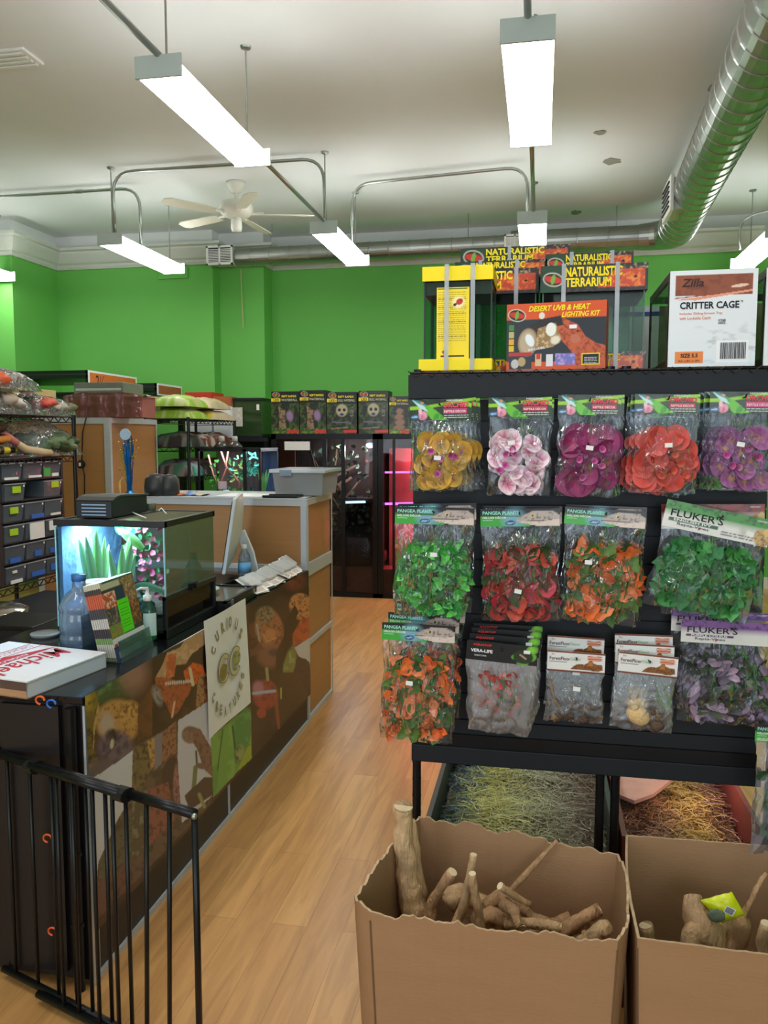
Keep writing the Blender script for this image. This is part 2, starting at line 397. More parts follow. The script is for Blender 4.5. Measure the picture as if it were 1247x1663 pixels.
lamp(XL[1], 6.76, 'lit white lamp left of the ceiling fan, above the green wall')
lamp(XL[0]-.07, 6.80, 'lit lamp at the left edge, only its far end in view')
lamp(XL[4], 7.6, 'lit white lamp behind the white critter cage carton at the right edge', rods=(.06, 1.0))
for x in (XL[2], XL[3]): lamp(x, .7, 'white lamp of the same row overhead, above the camera')
def conduit(pts, label, r=.014, bend=.14, joints=()):
    pts = [Vector(p) for p in pts]; out = [pts[0]]
    for i in range(1, len(pts)-1):
        a = (pts[i-1]-pts[i]).normalized()*bend; b = (pts[i+1]-pts[i]).normalized()*bend
        for k in range(7):
            s = k/6; out.append(pts[i]+a*(1-s)**2+b*s**2)
    out.append(pts[-1]); mb = MB(); mb.tube(out, r, 10); t = mb.build('conduit_pipe', steel, smooth=True)
    for p, q in joints:
        p = Vector(p); q = Vector(q); MB().tube([p, q], r*1.35, 10).build('coupling', steel, t)
    return tag(t, label, 'pipe', 'steel conduits between the lamps')
zt = 3.475
conduit([(XL[2], 1.95, zt), (XL[2], 3.80, zt)], 'steel conduit running from the top edge to the nearest left lamp', .017, joints=[((XL[2], 2.9, zt), (XL[2], 2.97, zt))])
conduit([(XL[3], 1.95, zt), (XL[3], 3.80, zt)], 'short steel conduit at the top edge feeding the lamp right of centre', .017)
conduit([(XL[2], 4.98, zt), (XL[2], 6.8, zt)], 'straight steel conduit joining the two lamps of the left row', .015)
conduit([(XL[3], 4.98, zt), (XL[3], 6.8, zt)], 'straight steel conduit joining the two lamps right of centre', .015)
conduit([(XL[1]+.02, 6.83, zt), (XL[1]+.02, 6.8, 4.0), (XL[2]-.01, 6.8, 4.0), (XL[2]-.01, 6.83, zt)], 'U shaped steel conduit under the ceiling above the fan', .014, .2, joints=[((-2.55, 6.8, 4.0), (-2.48, 6.8, 4.0))])
conduit([(XL[1]+.05, 7.25, zt), (XL[1]+.05, 7.25, 4.0), (-5.5, 7.25, 4.0), (-5.5, 7.25, zt)], 'steel conduit bending down behind the lamp left of the fan', .014, .2, joints=[((-4.4, 7.25, 4.0), (-4.33, 7.25, 4.0))])
conduit([(XL[2]+.07, 7.5, zt-.01), (XL[2]+.07, 7.5, 3.99), (XL[3]-.06, 7.3, 3.99), (XL[3]-.06, 7.3, zt)], 'steel conduit bridging the middle of the ceiling to the lamp over the boxes', .014, .2)
conduit([(XL[4]+.02, 7.68, zt), (XL[4]+.02, 7.9, 3.98), (XL[4]+1.4, 7.2, 3.98)], 'steel conduit at the right edge beside the big duct', .014, .2)
conduit([(XL[4]-.12, 8.5, zt), (XL[4]-.12, 8.6, 3.8), (XL[4]+1.2, 7.6, 3.85)], 'thin steel conduit reaching the lamp behind the cartons', .012, .2)
# ================================================================== ceiling fan
fc = Vector((-2.85, 7.42, 0))
t = thing('ceiling_fan', 'white ceiling fan with a light under its hub', 'fan', (fc.x, fc.y, CE))
fw = mat('fan_enamel', (214, 212, 200), .45, var=.03)
MB().lathe([(.0, -.10), (.05, -.095), (.085, -.03), (.09, 0)], fc+Vector((0, 0, CE)), 24).build('canopy', fw, t, smooth=True)
MB().tube([fc+Vector((0, 0, CE-.09)), fc+Vector((0, 0, CE-.17))], .016, 12).build('downrod', fw, t)
MB().lathe([(.0, -.17), (.06, -.17), (.14, -.19), (.16, -.23), (.16, -.27), (.12, -.31), (.07, -.33), (0, -.33)], fc+Vector((0, 0, CE)), 28).build('motor', fw, t, smooth=True)
MB().lathe([(.0, -.33), (.05, -.33), (.052, -.42), (.045, -.45), (0, -.455)], fc+Vector((0, 0, CE)), 20).build('light_kit', mat('fan_glass', (238, 238, 230), .3), t, smooth=True)
for k in range(5):
    a = R(14+72*k); M = Matrix.Translation(fc+Vector((0, 0, CE-.30))) @ Matrix.Rotation(a, 4, 'Z') @ Matrix.Rotation(R(11), 4, 'X')
    mb = MB(); mb.prism([M @ Vector(q) for q in ((.22, -.05, 0), (.3, -.06, 0), (.68, -.07, 0), (.73, -.04, 0), (.73, .04, 0), (.68, .07, 0), (.3, .06, 0), (.22, .05, 0))], M.to_3x3() @ Vector((0, 0, .008)))
    bl = mb.build('blade', mat('fan_blade', (208, 204, 188), .5, var=.05), t)
    MB().tube([M @ Vector((.12, 0, .01)), M @ Vector((.26, 0, .012))], .014, 6).build('bracket', fw, bl)
# ================================================================== ducts
def duct(name_label, p, q, r, step=.16, name='spiral_duct'):
    p = Vector(p); q = Vector(q); d = q-p; L = d.length; d.normalize(); pts = []; rr = []; n = int(L/step)
    for k in range(n+1):
        s = k*L/n
        for o, e in ((-.008, 0), (-.004, .006), (.004, .006), (.008, 0)):
            if 0 <= s+o <= L: pts.append(p+d*(s+o)); rr.append(r+e)
    mb = MB(); mb.tube([p]+pts+[q], [r]+rr+[r], 28); return mb.build('duct_run', steel, None, smooth=False)
t = thing('air_duct', 'large round galvanised duct running overhead along the right to the back wall', 'duct', (1.2, 5, 3.72))
def run(parent, *a):
    o = duct('', *a); off = parent.location; o.parent = parent
    for v in o.data.vertices: v.co = v.co-off
    return o
A0 = P(1225, 110, Z=3.72); A1 = P(1100, 368, Z=3.72); dv = (A1-A0).normalized(); near = A0-dv*5.0
run(t, near, A1, .178, .17)
hz0 = P(1000, 387, Z=3.72); hzY = hz0.y+.0
el = [A1+dv*s for s in (0, .05)]; corner = A1+dv*.2
E0 = A1; E1 = Vector((corner.x-.33, hzY, 3.72))
pts = []
for k in range(7):
    s = k/6; pts.append(E0*(1-s)**2+Vector((corner.x+.03, hzY, 3.72))*2*s*(1-s)+E1*s**2)
mb = MB(); mb.tube(pts, [.178-.05*k/6 for k in range(7)], 28); mb.build('elbow', steel, t)
gx = P(1087, 340, Z=3.66)
mb = MB(); mb.box((gx.x-.02, gx.y-.35, 3.57), (gx.x+.14, gx.y+.05, 3.83)); rb = mb.build('register_box', capm, t)
mb = MB(); mb.box((gx.x-.05, gx.y-.38, 3.55), (gx.x-.02, gx.y+.08, 3.85)); g = mb.build('grille', white, rb, bevel=.004, shift=True)
mb = MB()
for k in range(6): mb.cb((gx.x-.056, gx.y-.15, 3.60+k*.04), (.012, .36, .012))
mb.build('vane', mat('dark_grille', (50, 52, 54), .6), rb)
t2 = thing('air_duct', 'thinner round duct running level along the back wall behind the lamps', 'duct', (-1, hzY, 3.72))
xm = P(838, 395, Y=hzY).x; x0 = P(378, 418, Y=hzY).x
run(t2, (xm, hzY, 3.715), tuple(E1), .122, .30)
run(t2, (x0, hzY, 3.70), (xm, hzY, 3.71), .093, .22)
MB().tube([(xm-.05, hzY, 3.71), (xm+.05, hzY, 3.715)], .13, 28).build('reducer', steel, t2)
def grille(par, x, z, w, h, y):
    bx = MB().box((x-w/2+.01, y, z-h/2+.01), (x+w/2-.01, y+.12, z+h/2-.01)).build('register_box', capm, par)
    mb = MB()
    for a, b in (((x-w/2, z-h/2), (x+w/2, z-h/2+.02)), ((x-w/2, z+h/2-.02), (x+w/2, z+h/2)), ((x-w/2, z-h/2), (x-w/2+.02, z+h/2)), ((x+w/2-.02, z-h/2), (x+w/2, z+h/2)), ((x-.008, z-h/2), (x+.008, z+h/2))):
        mb.box((a[0], y-.02, a[1]), (b[0], y, b[1]))
    mb.build('grille', white, bx); mb = MB()
    n = 9
    for k in range(n): mb.box((x-w/2+.02, y-.012, z-h/2+.025+k*(h-.05)/n), (x+w/2-.02, y-.004, z-h/2+.033+k*(h-.05)/n))
    mb.build('vane', white, bx); MB().box((x-w/2+.02, y-.003, z-h/2+.02), (x+w/2-.02, y-.001, z+h/2-.02)).build('backing', mat('dark_grille', (50, 52, 54), .6), bx)
grille(t2, P(357, 424, Y=hzY-.12).x, 3.70, .31, .21, hzY-.12)
grille(t2, P(836, 397, Y=hzY-.14).x+.0, 3.70, .22, .15, hzY-.14)
for px in (442, 760, 1000):
    x = P(px, 400, Y=hzY).x
    MB().tube([(x, hzY, 3.80), (x, hzY, CE)], .006, 6).build('duct_hanger', steel, t2)
pc = P(378, 440, Y=8.9); MB().tube([(pc.x, 8.98, 3.62), (pc.x+.01, 8.98, 2.95)], .004, 6)
tag(MB().tube([(pc.x, 9.15, 3.62), (pc.x+.02, 9.15, 2.95)], .006, 6).build('pull_cord', mat('cord', (190, 180, 130), .7)), 'thin pale cord hanging down the green wall under the duct grille', 'cord')
from mathutils import noise as mn
# ================================================================== display racks on the right
FY = 2.2
def rack(label, x0, x1, legs, rear, zb0=.74, zb1=.79, neighbour=False):
    t = thing('display_rack', label, 'shelving rack', (x0, FY, 0))
    MB().box((x0, FY-.012, 1.757), (x1, FY, 1.823)).build('fascia', slatm, t, bevel=.002)
    mb = MB(); z = zb1
    k = 0
    while z < 1.757:
        zt = min(z+.0755, 1.757); mb.box((x0+.012, FY+.003, z+.004), (x1-.012, FY+.02, zt-.001)); mb.box((x0+.012, FY+.012, z-.001), (x1-.012, FY+.02, z+.005)); z = zt; k += 1
    mb.build('slat_panel', slatm, t)
    MB().box((x0+.012, FY-.012, zb0), (x1, FY+.004, zb1)).build('lower_rail', slatm, t, bevel=.003)
    mb = MB(); mb.box((x0+.012, FY-.006, zb1), (x1-.012, FY+.004, zb1+.035)); mb.build('bottom_ledge', blackm, t)
    def leg(x, y):
        mb = MB(); mb.tube([(x, y, 0), (x, y, 1.84)], .0125, 10)
        for k in range(36): mb.tube([(x, y, .02+k*.05), (x, y, .024+k*.05)], .0134, 10)
        mb.build('post', blackm, t)
    for x in legs: leg(x, FY+.033)
    for x in rear: leg(x, 3.10)
    mb = MB()                                           # wire top shelf
    for y in (FY+.02, 3.10): mb.tube([(x0, y, 1.829), (x1, y, 1.829)], .004, 6); mb.tube([(x0, y, 1.79), (x1, y, 1.79)], .003, 6)
    n = int((x1-x0)/.025)
    for k in range(n+1): mb.tube([(x0+k*(x1-x0)/n, FY+.02, 1.832), (x0+k*(x1-x0)/n, 3.10, 1.832)], .0015, 4)
    pts = []
    n = int((x1-x0)/.042)
    for k in range(2*n+1): pts.append((x0+k*(x1-x0)/(2*n), FY-.016, 1.832 if k % 2 == 0 else 1.815))
    mb.tube(pts, .0014, 5); mb.build('wire_shelf', blackm, t)
    return t
xr = P(1234, 1273, Y=FY).x
rack('black slatboard display rack hung with bags of plastic plants, topped by terrarium boxes', P(664, 609, Y=FY).x, xr, (P(674, 1260, Y=FY).x, P(975, 1300, Y=FY).x, P(1000, 1300, Y=FY).x), (P(675, 1260, Y=FY).x, 0.30, xr-.014))
rack('neighbouring black display rack cut off by the right edge', xr+.016, 1.3, (xr+.032, 1.28), (1.28,))
# ------------------------------------------------------------------ header cards
def logo(cv, cx, cy, s):
    cv.ell(cx, cy, s, s*.68, (230, 225, 200), -12); cv.ell(cx, cy, s*.92, s*.60, (25, 30, 28), -12)
    cv.ell(cx, cy, s*.86, s*.34, (200, 48, 30), -12); cv.ell(cx, cy, s*.2, s*.5, (110, 170, 50), -12)
def smalltext(cv, x0, x1, y, n, dy, col, th=.0011, seed=0):
    rnd = random.Random(seed)
    for k in range(n):
        x = x0
        while x < x1:
            w = rnd.uniform(.003, .010); cv.rect(x, y-k*dy, min(x+w, x1), y-k*dy+th, col); x += w+.0016
HC = {}
def header(kind, w, h, par, variant=0):
    nx = 90
    cv = uvcv(w, h, nx, (30, 40, 28)); T = []
    if kind == 'orchid':
        cv.rect(0, 0, w, h, (38, 62, 34), (60, .5, (22, 34, 24), 3))
        cv.line((0, h*.58), (w*.30, h*.62), .0045, (150, 205, 40)); cv.line((w*.25, h*.62), (w, h*.95), .004, (140, 200, 40)); cv.line((w*.86, h*.80), (w, h*.66), .005, (150, 208, 48))
        cv.poly([(w*.12, h*.92), (w*.28, h*.72), (w*.36, h*.62), (w*.50, h*.28), (w*.62, 0), (w*.36, 0), (w*.25, h*.42), (w*.17, h*.62)], (104, 190, 44), (90, .5, (60, 150, 40), 1))
        cv.poly([(w*.04, h*.98), (w*.16, h*.86), (w*.26, h*.60), (w*.30, h*.40), (w*.18, h*.55)], (190, 226, 232)); cv.poly([(w*.04, h*.99), (w*.22, h*.88), (w*.27, h*.70), (w*.18, h*.74)], (50, 140, 150))
        cv.ell(w*.20, h*.82, .004, .003, (235, 140, 30)); cv.ell(w*.21, h*.22, w*.075, h*.22, (232, 160, 180), 20, tex=(120, .5, (200, 110, 140), 2)); cv.ell(w*.17, h*.42, w*.03, h*.14, (240, 190, 200), 10)
        cv.ell(w*.08, h*.16, w*.07, h*.12, (40, 90, 140), 5); cv.ell(w*.08, h*.16, w*.055, h*.05, (150, 190, 220), 5)
        cv.rect(w*.54, h*.30, w*.93, h*.52, (196, 40, 70) if variant else (206, 60, 120))
        smalltext(cv, w*.56, w*.95, h*.20, 2, h*.10, (220, 225, 215), .0016)
        T += [('HANGING', w*.60, h*.88, w*.25, h*.09, wht_txt, .01), ('ORCHID', w*.535, h*.58, w*.42, h*.26, red_txt, .055), ('ORCHID', w*.54, h*.59, w*.41, h*.24, pink_txt, .01), ('REPTILE DÉCOR', w*.56, h*.345, w*.35, h*.13, wht_txt, .01)]
    elif kind == 'pangea':
        cv.rect(0, 0, w, h, (28, 28, 32)); cv.rect(0, 0, w*.62, h*.55, (60, 168, 58)); cv.ell(w*.42, h*.42, w*.14, h*.5, (120, 170, 190), 0, .8)
        cv.rect(0, h*.55, w*.6, h*.62, (60, 110, 60))
        cv.poly([(w*.45, h*.36), (w*.55, h*.66), (w*.66, h*.86), (w*.80, h*.88), (w*.92, h*.84), (w, h*.62), (w, 0), (w*.66, h*.12), (w*.50, h*.26)], (182, 168, 160), (170, .58, (98, 84, 86), 4))
        cv.poly([(w*.45, h*.34), (w*.60, h*.36), (w*.78, h*.30), (w, h*.42), (w, 0), (w*.70, h*.04), (w*.52, h*.20)], (216, 200, 188), (200, .6, (180, 160, 150), 5))
        cv.ell(w*.66, h*.60, .0052, .0045, (222, 205, 130)); cv.ell(w*.66, h*.60, .003, .003, (15, 15, 15)); cv.line((w*.46, h*.34), (w*.8, h*.32), .0008, (90, 75, 75))
        cv.ell(w*.38, h*.20, w*.065, h*.13, (30, 60, 110), 5); cv.ell(w*.38, h*.20, w*.05, h*.05, (150, 185, 220), 5)
        smalltext(cv, w*.03, w*.20, h*.17, 2, h*.1, (220, 235, 215), .0013)
        T += [('PANGEA PLANTS', w*.03, h*.66, w*.46, h*.2, cyan_txt, .03), ('DELUXE DÉCOR', w*.03, h*.44, w*.30, h*.14, wht_txt, .02), ('ARTIFICIAL', w*.03, h*.32, w*.13, h*.06, wht_txt, .0)]
    elif kind.startswith('fluker'):
        top = {'fluker_green': (58, 138, 44), 'fluker_purple': (128, 84, 150), 'fluker_red': (140, 52, 50)}[kind]
        dk = {'fluker_green': (30, 84, 30), 'fluker_purple': (84, 50, 110), 'fluker_red': (84, 30, 32)}[kind]
        cv.rect(0, 0, w, h, (222, 220, 214)); cv.rect(0, h*.68, w, h, top, (110, .5, dk, 3)); m = (cv.Y/h > .42)*1.0*np.clip((cv.Y/h-.42)/.3, 0, 1); cv.blend(m*(cv.Y/h < .69), np.array(lin(top)) if False else top)
        cv.rect(w*.05, h*.27, w*.52, h*.39, dk); smalltext(cv, w*.56, w*.86, h*.42, 4, h*.10, (90, 88, 84), .0011); cv.rect(0, h*.05, w, h*.065, (170, 150, 120))
        cv.ell(w*.93, h*.28, w*.07, h*.34, (196, 160, 92), 20, tex=(260, .5, (120, 84, 50), 7)); cv.ell(w*.97, h*.52, w*.03, h*.16, (214, 180, 110)); cv.ell(w*.35, h*.15, .003, .004, (200, 60, 40))
        nm = {'fluker_green': 'ENGLISH IVY', 'fluker_purple': 'PURPLE COLEUS', 'fluker_red': 'RED COLEUS'}[kind]
        T += [("FLUKER'S", w*.06, h*.44, w*.50, h*.27, blk_txt, .012), (nm, w*.10, h*.285, w*.36, h*.09, wht_txt, .02), ('Repta-Vines', w*.14, h*.10, w*.30, h*.14, blk_txt, .01), ('HIGHEST', w*.86, h*.86, w*.10, h*.06, wht_txt, .01)]
    elif kind == 'vera':
        cv.rect(0, 0, w, h, (20, 22, 24)); 
        for a, b, rr in ((.92, .80, .16), (.90, .42, .16), (.80, .12, .17), (.72, .40, .12)): cv.ell(w*a, h*b, w*.085, h*rr*1.4, (96, 164, 48), 15); cv.ell(w*a-.001, h*b, w*.05, h*rr, (128, 196, 64), 15, .5)
        cv.ell(w*.80, h*.40, w*.14, h*.36, (34, 52, 30)); cv.line((w*.76, h*.5), (w*.84, h*.32), .002, (200, 140, 130))
        cv.rect(w*.80, h*.60, w*.89, h*.76, (235, 235, 235))
        T += [('AQUATOP', w*.09, h*.74, w*.26, h*.14, mat('bright_red_ink', (230, 50, 40), .6), .02), ('VERA-LIFE', w*.06, h*.42, w*.31, h*.17, wht_txt, .03), ('DECOR', w*.12, h*.22, w*.17, h*.07, wht_txt, .01)]
    elif kind == 'forest':
        cv.rect(0, 0, w, h, (232, 230, 226)); cv.rect(0, h*.93, w, h, (122, 62, 34)); cv.rect(0, 0, w, h*.08, (122, 62, 34))
        cv.poly([(w*.40, h*.14), (w*.50, h*.38), (w*.58, h*.44), (w*.64, h*.40), (w*.70, h*.50), (w*.75, h*.68), (w*.80, h*.52), (w*.86, h*.46), (w*.95, h*.44), (w*.97, h*.20), (w*.90, h*.12)], (142, 88, 40), (420, .5, (86, 46, 22), 4)); cv.poly([(w*.70, h*.36), (w*.75, h*.68), (w*.80, h*.36)], (186, 116, 40))
        for k in range(3): cv.ell(w*.82, h*(.66+k*.08), w*.13, h*.05, (200, 90, 50)); cv.ell(w*.82, h*(.665+k*.08), w*.10, h*.02, (232, 190, 170))
        cv.rect(w*.04, h*.44, w*.34, h*.47, (90, 90, 90))
        T += [('ForestFloor', w*.04, h*.55, w*.36, h*.17, mat('brown_ink', (88, 48, 30), .6), .02), ('Decor', w*.41, h*.57, w*.17, h*.14, mat('green_ink', (110, 180, 110), .6), .01), ('Zoo', w*.07, h*.80, w*.06, h*.08, blk_txt, .0)]
    mb = MB(); sheet(mb, cv, lambda x, y: Vector((x-w/2, 0, -h+y))); c0 = lin((40, 40, 42) if not kind.startswith('f') else (200, 198, 190))
    mb.box((-w/2, .0004, -h), (w/2, .002, 0), 0, tuple(c0)); card = mb.build('header_card', prtg, par, shift=False, recalc=False)
    for s, x, y, tw, th, m, off in T:
        text(s, tw, th, m, card, Matrix.Translation((x-w/2, -.0006 if m is not pink_txt else -.0012, -h+y)), off)
    return card
# ------------------------------------------------------------------ bag contents
def petal(mb, c, n, size, shape, cf, rnd, cup=.25, N=16, asp=1):
    n = Vector(n).normalized(); a = n.orthogonal().normalized(); w = rnd.uniform(0, 2*PI); q = Matrix.Rotation(w, 3, n); a = q @ a; b = n.cross(a); c = Vector(c)
    vs = [c]; cs = [cf(0, 0, rnd)]; fs = []
    rings = (.45, .8, 1.0)
    for r in rings:
        for k in range(N):
            th = 2*PI*k/N; s = shape(th)*r*size; vs.append(c+a*s*math.cos(th)+b*s*math.sin(th)*asp+n*(cup*size*r*r+.08*size*math.sin(3*th)*r)); cs.append(cf(r, th, rnd))
    for k in range(N): fs.append((0, 1+(k+1) % N, 1+k))
    for i in range(2):
        for k in range(N): fs.append((1+i*N+k, 1+i*N+(k+1) % N, 1+(i+1)*N+(k+1) % N, 1+(i+1)*N+k))
    mb.add(vs, fs, 0, cs)
def mixc(a, b, t): t = max(0, min(1, t)); return tuple(a[i]*(1-t)+b[i]*t for i in range(3))
rshape = lambda th: 1-.1*math.cos(2*th)
ivy = lambda th: .55+.45*abs(math.cos(2.5*th))**1.2
pointy = lambda th: .62+.5*max(0, math.cos(th))**6+.1*math.cos(3*th)
heart = lambda th: .9-.25*max(0, math.cos(th+PI))**4+.2*max(0, math.cos(th))**8
serr = lambda th: (.75+.25*math.cos(th)**2)*(1+.08*math.cos(14*th))
def orchid_cf(ctr, mid, edge, streak=.3):
    A, B, C = [tuple(lin(x)) for x in (ctr, mid, edge)]
    def f(r, th, rnd):
        t = r+streak*math.sin(th*9+r*3)*.5+rnd.uniform(-.08, .08)
        return mixc(A, B, t*2) if t < .5 else mixc(B, C, t*2-1)
    return f
def leaf_cf(cols, edge=None):
    cs = [tuple(lin(c)) for c in cols]; state = [cs[0]]
    def f(r, th, rnd):
        if r == 0: state[0] = rnd.choice(cs)
        c = state[0]
        if edge is not None and r > .7: c = mixc(c, tuple(lin(edge)), .6)
        s = .82+.3*rnd.random(); return tuple(x*s for x in c)
    return f
def content(w, z0, z1, T, n, size, shape, cf, seed, name='foliage', par=None, cup=.25, asp=1, spread=.8, extra=None, wob=.5, N=16, xoff=0):
    rnd = random.Random(seed); mb = MB()
    for k in range(n):
        f = (k+.5)/n; z = z1+(z0-z1)*((f*7.13) % 1.0); x = rnd.uniform(-.5, .5)*w*spread*(.75+.25*math.sin(PI*min(1, max(0, (z-z1)/(z0-z1)))))+xoff
        lay = (k/n); y = -T*(.12+.62*lay)*(1-.5*abs(2*x/w))
        nn = (rnd.uniform(-wob, wob), -1, rnd.uniform(-wob, wob)); s = size*rnd.uniform(.75, 1.2)
        z = min(z0-s*.5, max(z1+s*.6, z)); petal(mb, (x, y, z), nn, s, shape, cf, rnd, cup, N, asp)
    if extra: extra(mb, rnd)
    return mb.build(name, leafm, par, smooth=True, shift=False, recalc=False)
def filmbag(w, h, hb, T, par, seed, mt=None, flare=0, taper=0, skew=0, nu=40, nv=48, bot=.3):
    s0 = seed*3.7
    def W_(v): return w*(1-.05*math.sin(PI*min(1, v*1.6))+flare*v-taper*v*v)
    def wr(u, v, k):
        return mn.noise(Vector((u*7+s0, v*3.0, k)))*.5+mn.noise(Vector((u*15+s0, v*6, k+3)))*.3+.35*(1-2*abs(math.sin((u-.5)*15/(.45+v)+s0)))*(1-v)+.3*(1-2*abs(mn.noise(Vector((u*5+v*3+s0, v*4-u*2, k+7)))*2))
    def base(u, v, sgn):
        e = (4*u*(1-u))**.55; ramp = min(1, .10+v*1.9)*(1-(1-bot)*max(0, (v-.72)/.28)**1.5)
        x = (u-.5)*W_(v)+.006*mn.noise(Vector((s0, v*5, sgn*0)))+skew*v + .004*mn.noise(Vector((u*3, v*9+s0, 5)))
        z = -h-v*hb+.006*mn.noise(Vector((u*4+s0, 1, 2)))*v
        y = (-T*e*ramp if sgn < 0 else .004*e) + (wr(u, v, 1 if sgn < 0 else 9)*.0125*e*min(1, v*4+.3) if sgn < 0 else 0)
        return Vector((x, min(y, .004), z))
    mb = MB(); mb.surf(lambda u, v: base(u, v, -1), nu, nv); mb.surf(lambda u, v: base(u, v, 1), 8, 8)
    return mb.build('plastic_bag', mt or filmm, par, smooth=True, shift=False, recalc=False)
def bag(label, kind, x0, yt, x1, yh, yb, Yp, content_fn, seed, tilt=0, behind=(), bl=(), grp=None, variant=0, sticker=(.1, -.4), mt=None, T=.027, hook=True, bw=1.0, **kw):
    a = P(x0, yt, Y=Yp); b = P(x1, yt, Y=Yp); c = P((x0+x1)/2, yh, Y=Yp); d = P((x0+x1)/2, yb, Y=Yp)
    w = abs(b.x-a.x); top = P((x0+x1)/2, yt, Y=Yp); h = top.z-c.z; hb = c.z-d.z
    t = thing('plant_bag' if kind not in ('forest',) else 'decor_bag', label, 'bagged plastic plant' if kind != 'forest' else 'bagged decor', (top.x, Yp, top.z), 0, grp); t.rotation_euler = (0, R(tilt), 0)
    header(kind, w, h, t, variant); filmbag(w*bw, h, hb, T, t, seed, mt, **kw); content_fn(t, w*bw, -h, -h-hb, T)
    if sticker:
        M = Matrix.Translation((sticker[0]*w, -T-.010, -h+sticker[1]*hb)) @ Matrix.Rotation(R((seed*37) % 24-8), 4, 'Y')
        mb = MB(); mb.box((-.009, -.0005, -.0055), (.009, .0005, .0055), M=M); s = mb.build('price_sticker', paper, t, shift=False)
    for i, ((dx, dz, dy, dt), lb) in enumerate(zip(behind, bl)):
        dup(t, lb, (top.x+dx, Yp+dy, top.z+dz), (0, R(tilt+dt), 0))
    if hook:
        hz = top.z-h*.28; hk = MB(); yf = Yp-.02
        hk.tube([(top.x, FY+.004, hz), (top.x, yf, hz), (top.x, yf-.012, hz+.006)], .0022, 8); o = hk.build('peg_hook', blackm)
        o['label'] = 'black peg hook carrying the '+label[:60].rsplit(' ', 1)[0].replace(',', ''); o['category'] = 'hook'; o['group'] = 'peg hooks on the slatboard'
        words = o['label'].split()
        o['label'] = ' '.join(words[:16])
    return t
gP = 'bagged plants on the display rack'
def orch(cf, seed, n=40, sz=.026, bud=((150, 30, 110), (180, 60, 140), (210, 120, 170))):
    def f(t, w, z0, z1, T):
        def ex(mb, rnd):
            for k in range(5): petal(mb, (rnd.uniform(-.05, .05), -T*.85, rnd.uniform(z1+.04, z0-.08)), (rnd.uniform(-.4, .4), -1, rnd.uniform(-.4, .4)), .009, rshape, orchid_cf(*bud), rnd, .8, 10)
            for k in range(4): petal(mb, (-w*.35+rnd.uniform(0, .03), -T*.2, z1+rnd.uniform(.01, .03)), (0, -1, .2), .014, pointy, leaf_cf([(70, 120, 50)]), rnd, .2, 10)
        content(w, z0-.045, z1+.012, T, n, sz, rshape, cf, seed, 'blossoms', t, .12, spread=.74, extra=ex, wob=.45)
    return f
def leaves(cols, seed, n=120, sz=.017, shape=pointy, top=.05, edge=None, asp=1, name='foliage', spread=.86, bot=.008, xoff=0, stems=(60, 110, 50)):
    def f(t, w, z0, z1, T):
        def ex(mb, rnd):
            for k in range(6):
                x = rnd.uniform(-.3, .3)*w; mb.tube([(x, -T*.5, z0-top-.01), (x+rnd.uniform(-.03, .03), -T*.8, (z0+z1)/2), (x+rnd.uniform(-.03, .03), -T*.4, z1+.03)], .0013, 5, c=tuple(lin(stems)))
        content(w, z0-top, z1+bot, T, n, sz, shape, leaf_cf(cols, edge), seed, name, t, .15, asp, spread, ex, .6, 12, xoff)
    return f
O = 'hanging orchid bags in the top row'
Y1 = 2.13
bag('bag of mustard yellow orchid blossoms, leftmost in the top row', 'orchid', 665, 648, 765, 682, 797, Y1, orch(orchid_cf((150, 60, 90), (190, 146, 50), (206, 160, 62), .25), 1), 1, -1, [(.010, .002, .027, -1), (.018, .0, .054, -2)], ['mustard orchid bag directly behind the leftmost one in the top row', 'rearmost mustard orchid bag of the leftmost stack in the top row'], O, 0, (-.03, -.53), filmc, flare=.04)
bag('bag of white orchid blossoms with magenta centres, second in the top row', 'orchid', 793, 645, 896, 677, 803, Y1, orch(orchid_cf((170, 40, 90), (226, 150, 180), (238, 226, 228), .5), 2, 40), 2, 0, [(.006, -.004, .025, 1)], ['white and magenta orchid bag tucked behind the front one of its stack'], O, 1, (-.12, -.33), filmm)
bag('bag of deep magenta purple orchid blossoms, third in the top row', 'orchid', 906, 642, 1009, 674, 806, Y1, orch(orchid_cf((200, 70, 120), (140, 36, 92), (120, 34, 84), .3), 3, 30, .033), 3, 1, [(.010, .003, .025, 0)], ['magenta purple orchid bag tucked behind the front one of its stack'], O, 1, (.02, -.40), filmm)
bag('bag of coral red orchid blossoms, fourth in the top row', 'orchid', 1031, 640, 1137, 671, 800, Y1, orch(orchid_cf((206, 60, 50), (196, 62, 56), (204, 84, 72), .2), 4, 42, .027, ((190, 50, 40), (206, 80, 60), (214, 110, 90))), 4, 1, [(-.007, -.003, .027, 2), (-.012, -.01, .054, 4)], ['coral orchid bag directly behind the front coral one', 'rearmost coral orchid bag of the fourth stack'], O, 1, (.02, -.40), filmm)
bag('bag of violet orchid blossoms with gold throats, fifth in the top row', 'orchid', 1153, 636, 1262, 671, 797, Y1, orch(orchid_cf((206, 150, 90), (120, 58, 116), (160, 100, 150), .4), 5, 40, .027), 5, 1, [(-.009, .0, .027, 1), (-.017, -.002, .054, 2)], ['violet orchid bag directly behind the front violet one', 'rearmost violet orchid bag of the fifth stack, at the right edge'], O, 0, (-.05, -.40), filmm)
G2 = 'large leaf bags in the middle row'
bag('bag of bright green curly leaves under a lizard header card, leftmost of the middle row', 'pangea', 641, 824, 770, 852, 1003, 2.08, leaves([(70, 176, 66), (48, 140, 60), (96, 196, 84), (40, 116, 60)], 6, 190, .017, pointy, .055), 6, .5, [(.002, .008, .03, -2)], ['green leaf bag hanging just behind the leftmost one of the middle row'], G2, 0, (.02, -.30), filmc, taper=.09, skew=-.01)
